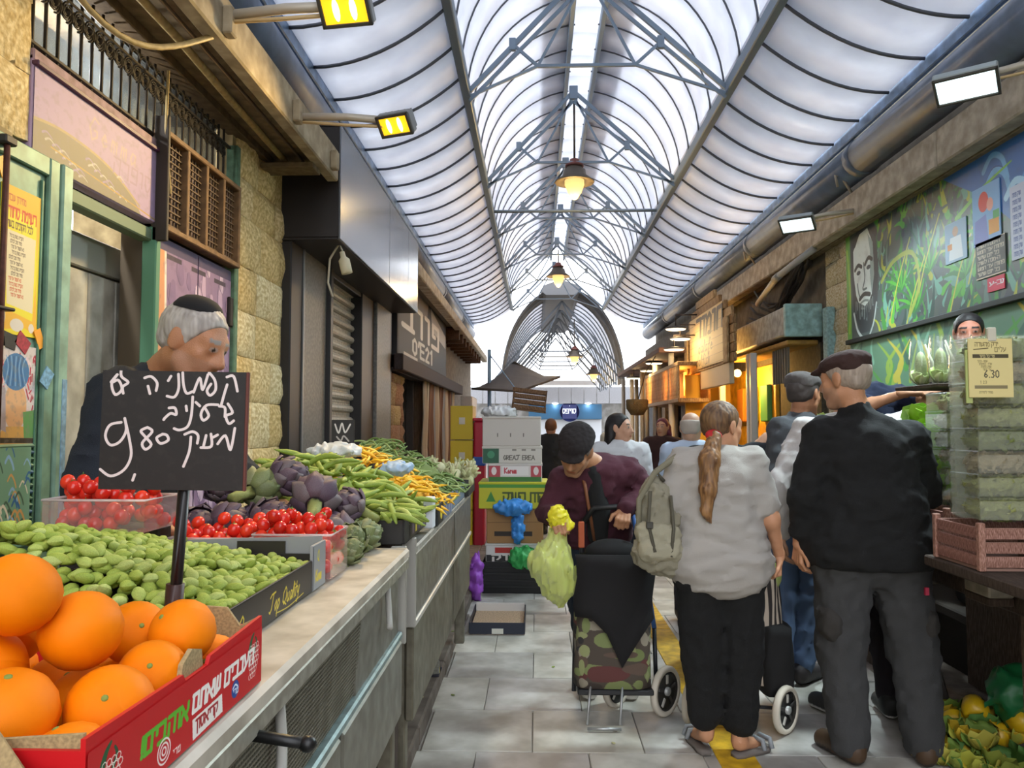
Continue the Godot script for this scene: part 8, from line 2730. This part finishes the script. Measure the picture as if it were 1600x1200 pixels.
	# man in grey jacket and jeans
	person(V(1.46, 0, -4.45), "person in grey jacket, blue jeans and grey cap facing the right stall", J18([[0.075, 1.63, 0.0], [0.05, 1.5, 0.0], [0.04, 1.1, 0.02], [-0.08, 1.43, 0.06], [0.23, 1.43, -0.08], [-0.13, 1.15, 0.1], [0.32, 1.16, -0.1], [-0.05, 0.98, -0.05], [0.4, 1.12, -0.3], [-0.06, 0.9, 0.04], [0.12, 0.9, -0.02], [-0.08, 0.48, 0.02], [0.07, 0.48, -0.02], [-0.1, 0.1, 0.05], [0.04, 0.1, 0.0], [-0.02, 0.035, -0.1], [0.16, 0.035, -0.12]]),
		{"face": V(0.75, -0.05, -0.62), "skin": "#b07c5c", "hair": "#4a4440", "hairdo": "ring", "cap": "#5c5856", "top": "#4a4c50", "bottom": "#5c7292", "shoe": "#3a3432", "fat": 1.1, "flare": 0.02, "cell": 0.019, "hcell": 0.007, "handL": [V(0.2, -0.8, -0.4), V(-1, 0, 0), 0.4, 1.0], "handcell": 0.008})
	# person in white, mostly hidden
	person(V(1.49, 0, -3.98), "person in white long sleeves hidden behind the black pullover", J18([[0.12, 1.62, -0.06], [0.1, 1.49, -0.03], [0.06, 1.08, 0], [-0.12, 1.42, 0.02], [0.26, 1.43, -0.04], [-0.275, 1.15, 0.08], [0.42, 1.45, -0.12], [-0.26, 0.9, 0.04], [0.62, 1.6, -0.2], [0.03, 0.9, 0], [0.2, 0.9, 0], [0.02, 0.48, 0], [0.24, 0.48, 0], [0.0, 0.1, 0.03], [0.26, 0.1, 0.02], [-0.05, 0.04, -0.1], [0.28, 0.04, -0.12]]),
		{"face": V(0.3, 0, -0.95), "skin": "#c08f70", "hair": "#4a4038", "hairdo": "short", "top": "#c9c4c0", "bottom": "#1d1c1e", "shoe": "#2a2828", "sole": "#d8d6d2", "cell": 0.02, "hcell": 0.009, "handL": [V(0, -1, 0), V(-1, 0, 0), 0.3, 1.0], "handR": [V(0.9, 0.3, 0), V(0, 1, 0), 0.5, -1.0], "handcell": 0.007})
	# helper reaching over the stall
	person(V(2.12, 0.07, -4.75), "person with dark hair in navy shirt reaching across the right stall", J18([[-0.2, 1.71, 0.05], [-0.14, 1.6, 0.03], [0.0, 1.25, 0], [-0.24, 1.54, 0.05], [0.06, 1.55, 0.03], [-0.2, 1.5, 0.25], [0.1, 1.54, 0.26], [-0.05, 1.56, 0.36], [0.28, 1.585, 0.38], [-0.05, 1.0, 0], [0.12, 1.0, 0], [-0.06, 0.52, 0], [0.12, 0.52, 0], [-0.06, 0.1, 0], [0.12, 0.1, 0], [-0.06, 0.035, 0.14], [0.12, 0.035, 0.14]]),
		{"face": V(0.7, -0.2, -0.5), "skin": "#b98562", "hair": "#1c1714", "hairdo": "short", "top": "#232c44", "bottom": "#1c1c20", "sleeve": 0.4, "cell": 0.02, "hcell": 0.008, "shoe": "#222222", "handL": [V(0.8, 0, 0.2), V(0, 1, 0), 0.3, 1.0], "handR": [V(0.9, 0.05, 0.1), V(0, 1, 0), 0.4, -1.0], "handcell": 0.006})
	person(V(2.6, 0.41, -4.6), "person with black hair standing behind herb boxes under the mural", J18([[-0.07, 1.58, 0.05], [-0.05, 1.46, 0.0], [0, 1.05, 0], [-0.2, 1.38, 0], [0.18, 1.38, 0], [-0.24, 1.12, 0.05], [0.22, 1.12, 0.05], [-0.18, 0.98, 0.2], [0.16, 0.98, 0.2], [-0.09, 0.88, 0], [0.09, 0.88, 0], [-0.1, 0.47, 0], [0.1, 0.47, 0], [-0.1, 0.1, 0], [0.1, 0.1, 0], [-0.1, 0.035, 0.14], [0.1, 0.035, 0.14]]),
		{"face": V(-0.45, -0.1, 0.88), "skin": "#b5745c", "hair": "#16120f", "hairdo": "short", "top": "#3a3436", "bottom": "#222222", "cell": 0.022, "hcell": 0.006, "s": 0.95, "shoe": "#222222"})
	# stooping man with trolley
	var b := person(V(0.33, 0, -4.3), "person in burgundy cardigan and dark flat cap stooping over a shopping trolley", J18([[-0.125, 1.32, 0.3], [-0.03, 1.245, 0.15], [0.005, 0.99, 0.0], [-0.19, 1.15, 0.14], [0.17, 1.2, 0.1], [-0.26, 0.99, 0.16], [0.285, 1.08, 0.04], [-0.225, 0.98, 0.36], [0.135, 1.02, 0.27], [-0.09, 0.84, -0.08], [0.1, 0.84, -0.08], [-0.08, 0.46, 0.0], [0.12, 0.46, 0.0], [-0.06, 0.1, -0.02], [0.16, 0.1, -0.02], [-0.05, 0.035, 0.12], [0.17, 0.035, 0.12]]),
		{"face": V(-0.3, -0.62, 0.74), "hup": V(0, 0.8, 0.6), "skin": "#b5835f", "hair": "#7a7068", "hairdo": "ring", "cap": "#1e1a18", "stubble": 0.2, "top": "#4c2430", "bottom": "#2c3644", "shoe": "#b9b2a6", "sole": "#cfcac0", "fat": 1.05, "s": 1.0, "hem": 0.06, "ease": 0.02, "cell": 0.016, "hcell": 0.005, "handL": [V(0.15, -0.3, 0.9), V(-0.3, 1, 0.2), 0.8, 1.0], "handR": [V(-0.25, -0.55, 0.6), V(0.1, 0.8, 0.6), 0.75, -1.0], "handcell": 0.0045})
	obj("shoulder_strap", Geo.new(true).tube([V(-0.1, 1.22, 0.16), V(-0.075, 1.14, 0.245), V(-0.05, 1.0, 0.215), V(-0.02, 0.84, 0.16)], 0.01, 6), mt("#7a4a2c", 0.6), b)
	var sf := flesh()
	sf.bone(V(-0.03, 1.2, 0.2), V(0.0, 1.0, 0.165), 0.05, 0.06)
	sf.bone(V(0.0, 1.0, 0.165), V(0.0, 0.86, 0.12), 0.06, 0.055)
	sf.build(0.016, 0.02)
	var dk := lin("#17161a")
	put("undershirt", sf.mesh(func(_p): return dk), vc_mat(0.9, "weave", 5.0), b)
	# the yellow carrier bag in his hand
	var yb := thing("carrier_bag", "pale yellow green plastic bag hanging from stooping person's hand", "bag", V(0.085, 0, -3.9))
	var yf := flesh()
	yf.bone(V(0.02, 0.98, 0), V(0.02, 0.91, 0.0), 0.02, 0.03)
	yf.bone(V(0.02, 0.9, 0.0), V(0.0, 0.76, 0), 0.04, 0.1)
	yf.bone(V(-0.02, 0.76, 0), V(0.03, 0.66, 0), 0.105, 0.085)
	yf.bone(V(0.02, 0.62, 0), V(0.03, 0.56, 0), 0.07, 0.02)
	yf.bone(V(0.06, 0.75, 0), V(0.11, 0.66, 0.02), 0.03, 0.015)
	yf.ridge = 0.022
	yf.ridge_scale = V(30, 5, 30)
	yf.build(0.009, 0.03)
	var film := StandardMaterial3D.new()
	film.albedo_color = Color("#cbd464")
	film.roughness = 0.3
	film.backlight_enabled = true
	film.backlight = Color(0.9, 0.9, 0.9)
	put("bag_body", yf.mesh(func(_p): return Color(1, 1, 1)), film, yb)
	var yk := flesh()
	yk.egg(V(0.02, 0.99, 0.02), Basis.IDENTITY, V(0.05, 0.06, 0.04))
	yk.bone(V(0.03, 1.03, 0.0), V(0.075, 0.95, 0.02), 0.02, 0.03)
	yk.ridge = 0.014
	yk.ridge_scale = V(50, 40, 50)
	yk.build(0.008, 0.02)
	put("bag_handles", yk.mesh(func(_p): return Color(1, 1, 1)), mt("#dcd02c", 0.35), yb)
	# passers-by farther down
	var up := [[-0.0, 1.43, 0], [0, 1.31, 0], [0, 0.98, 0], [-0.17, 1.25, 0], [0.17, 1.25, 0], [-0.21, 1.0, 0], [0.21, 1.0, 0], [-0.2, 0.8, 0.08], [0.2, 0.8, 0.08], [-0.08, 0.82, 0], [0.08, 0.82, 0], [-0.09, 0.45, 0], [0.09, 0.45, 0], [-0.09, 0.1, 0], [0.09, 0.1, 0], [-0.09, 0.035, 0.13], [0.09, 0.035, 0.13]]
	person(V(0.66, 0, -6.1), "person with long black hair and white top walking behind stooping man", J18(up), {"face": V(0.9, 0, 0.5), "skin": "#c9987c", "hair": "#171312", "hairdo": "long", "top": "#cfd0d2", "bottom": "#2a2a30", "cell": 0.024, "hcell": 0.009, "s": 0.96, "shoe": "#3a3632"})
	person(V(1.17, 0, -5.85), "person with bald head and pale blue shirt behind the ponytail", J18(up), {"face": V(0.3, -0.1, -0.95), "skin": "#c39a7e", "hair": "#b8aca0", "hairdo": "ring", "top": "#b5c2d6", "bottom": "#3a3a40", "cell": 0.026, "hcell": 0.01, "s": 0.98, "shoe": "#333333"})
	var pt := up.duplicate(true)
	pt[6] = [0.3, 1.36, -0.02]
	pt[8] = [0.5, 1.49, -0.08]
	person(V(1.2, 0, -5.05), "person in black stretching an arm towards the right stall", J18(pt), {"face": V(0.7, 0, -0.7), "skin": "#b98a6c", "hair": "#2a2320", "hairdo": "short", "top": "#141416", "bottom": "#1c1c20", "cell": 0.024, "hcell": 0.012, "s": 0.95, "shoe": "#333333", "handR": [V(0.9, 0.3, -0.1), V(0, 1, 0), 0.4, -1.0], "handcell": 0.008})
	person(V(1.5, 0, -9.2), "person in burgundy headscarf and dark coat far down the street", J18(up), {"face": V(-0.5, 0, 0.9), "skin": "#b98a6c", "hair": "#5c1f34", "hairdo": "long", "top": "#3a2622", "bottom": "#26201f", "cell": 0.03, "hcell": 0.012, "s": 0.9, "shoe": "#222222"})
	person(V(0.2, 0, -10.5), "person with brown hair in dark coat far behind the stooping man", J18(up), {"face": V(0, 0, -1), "skin": "#b98a6c", "hair": "#6a4630", "hairdo": "short", "top": "#26282e", "bottom": "#222226", "cell": 0.03, "hcell": 0.012, "s": 0.95, "shoe": "#222222"})
	person(V(1.95, 0, -14.0), "person in pale shirt far away beside the orange stand", J18(up), {"face": V(0, 0, 1), "skin": "#c9987c", "hair": "#5a4636", "hairdo": "short", "top": "#b8bcb4", "bottom": "#44454a", "cell": 0.034, "hcell": 0.014, "s": 1.0, "shoe": "#222222"}).position = V(1.4, 0, -14.0)


func backpack() -> void:
	var t := thing("backpack", "khaki canvas backpack slung at side of the grey shirt", "backpack", V(0.535, 0, -3.52))
	var f := flesh()
	f.egg(V(0.02, 1.0, 0), Basis(V(0, 0, 1), 0.12), V(0.1, 0.22, 0.085))
	f.bone(V(-0.02, 0.88, 0.02), V(0.07, 0.86, 0.02), 0.085)
	f.ridge = 0.02
	f.ridge_scale = V(24, 20, 24)
	f.build(0.011, 0.04)
	var c := lin("#8f8a76")
	put("sack", f.mesh(func(_p): return c), vc_mat(0.9, "weave", 5.0), t)
	var g := flesh()
	g.bone(V(-0.055, 0.98, 0.07), V(0.06, 0.97, 0.075), 0.045)
	g.bone(V(-0.04, 0.9, 0.085), V(0.06, 0.9, 0.085), 0.05)
	g.ridge = 0.012
	g.ridge_scale = V(34, 30, 34)
	g.build(0.01, 0.03)
	var c2 := lin("#a09a84")
	put("front_pocket", g.mesh(func(_p): return c2), vc_mat(0.9, "weave", 5.0), t)
	var dk := mt("#5c584a", 0.85, 0, "cloth", 5.0)
	obj("strap", Geo.new(true).tube([V(-0.08, 0.95, 0.06), V(-0.075, 1.12, 0.05), V(0.0, 1.24, 0.03), V(0.1, 1.31, 0.0), V(0.16, 1.33, -0.03)], 0.014, 7), mt("#8a856f", 0.85, 0, "cloth", 5.0), t)
	obj("strap", Geo.new(true).tube([V(-0.03, 1.16, 0.08), V(-0.045, 1.02, 0.11), V(-0.02, 0.9, 0.13)], 0.008, 6), dk, t)
	obj("strap", Geo.new(true).tube([V(0.06, 1.14, 0.075), V(0.065, 1.0, 0.115), V(0.05, 0.88, 0.13)], 0.008, 6), dk, t)
	obj("buckle", Geo.new().box(V(-0.055, 1.0, 0.11), V(-0.025, 1.03, 0.125), 0.003), mt("#3a372e", 0.5), t)
	obj("top_loop", Geo.new(true).tube([V(-0.02, 1.18, 0.02), V(0.0, 1.25, 0.03), V(0.04, 1.2, 0.02)], 0.009, 6), dk, t)
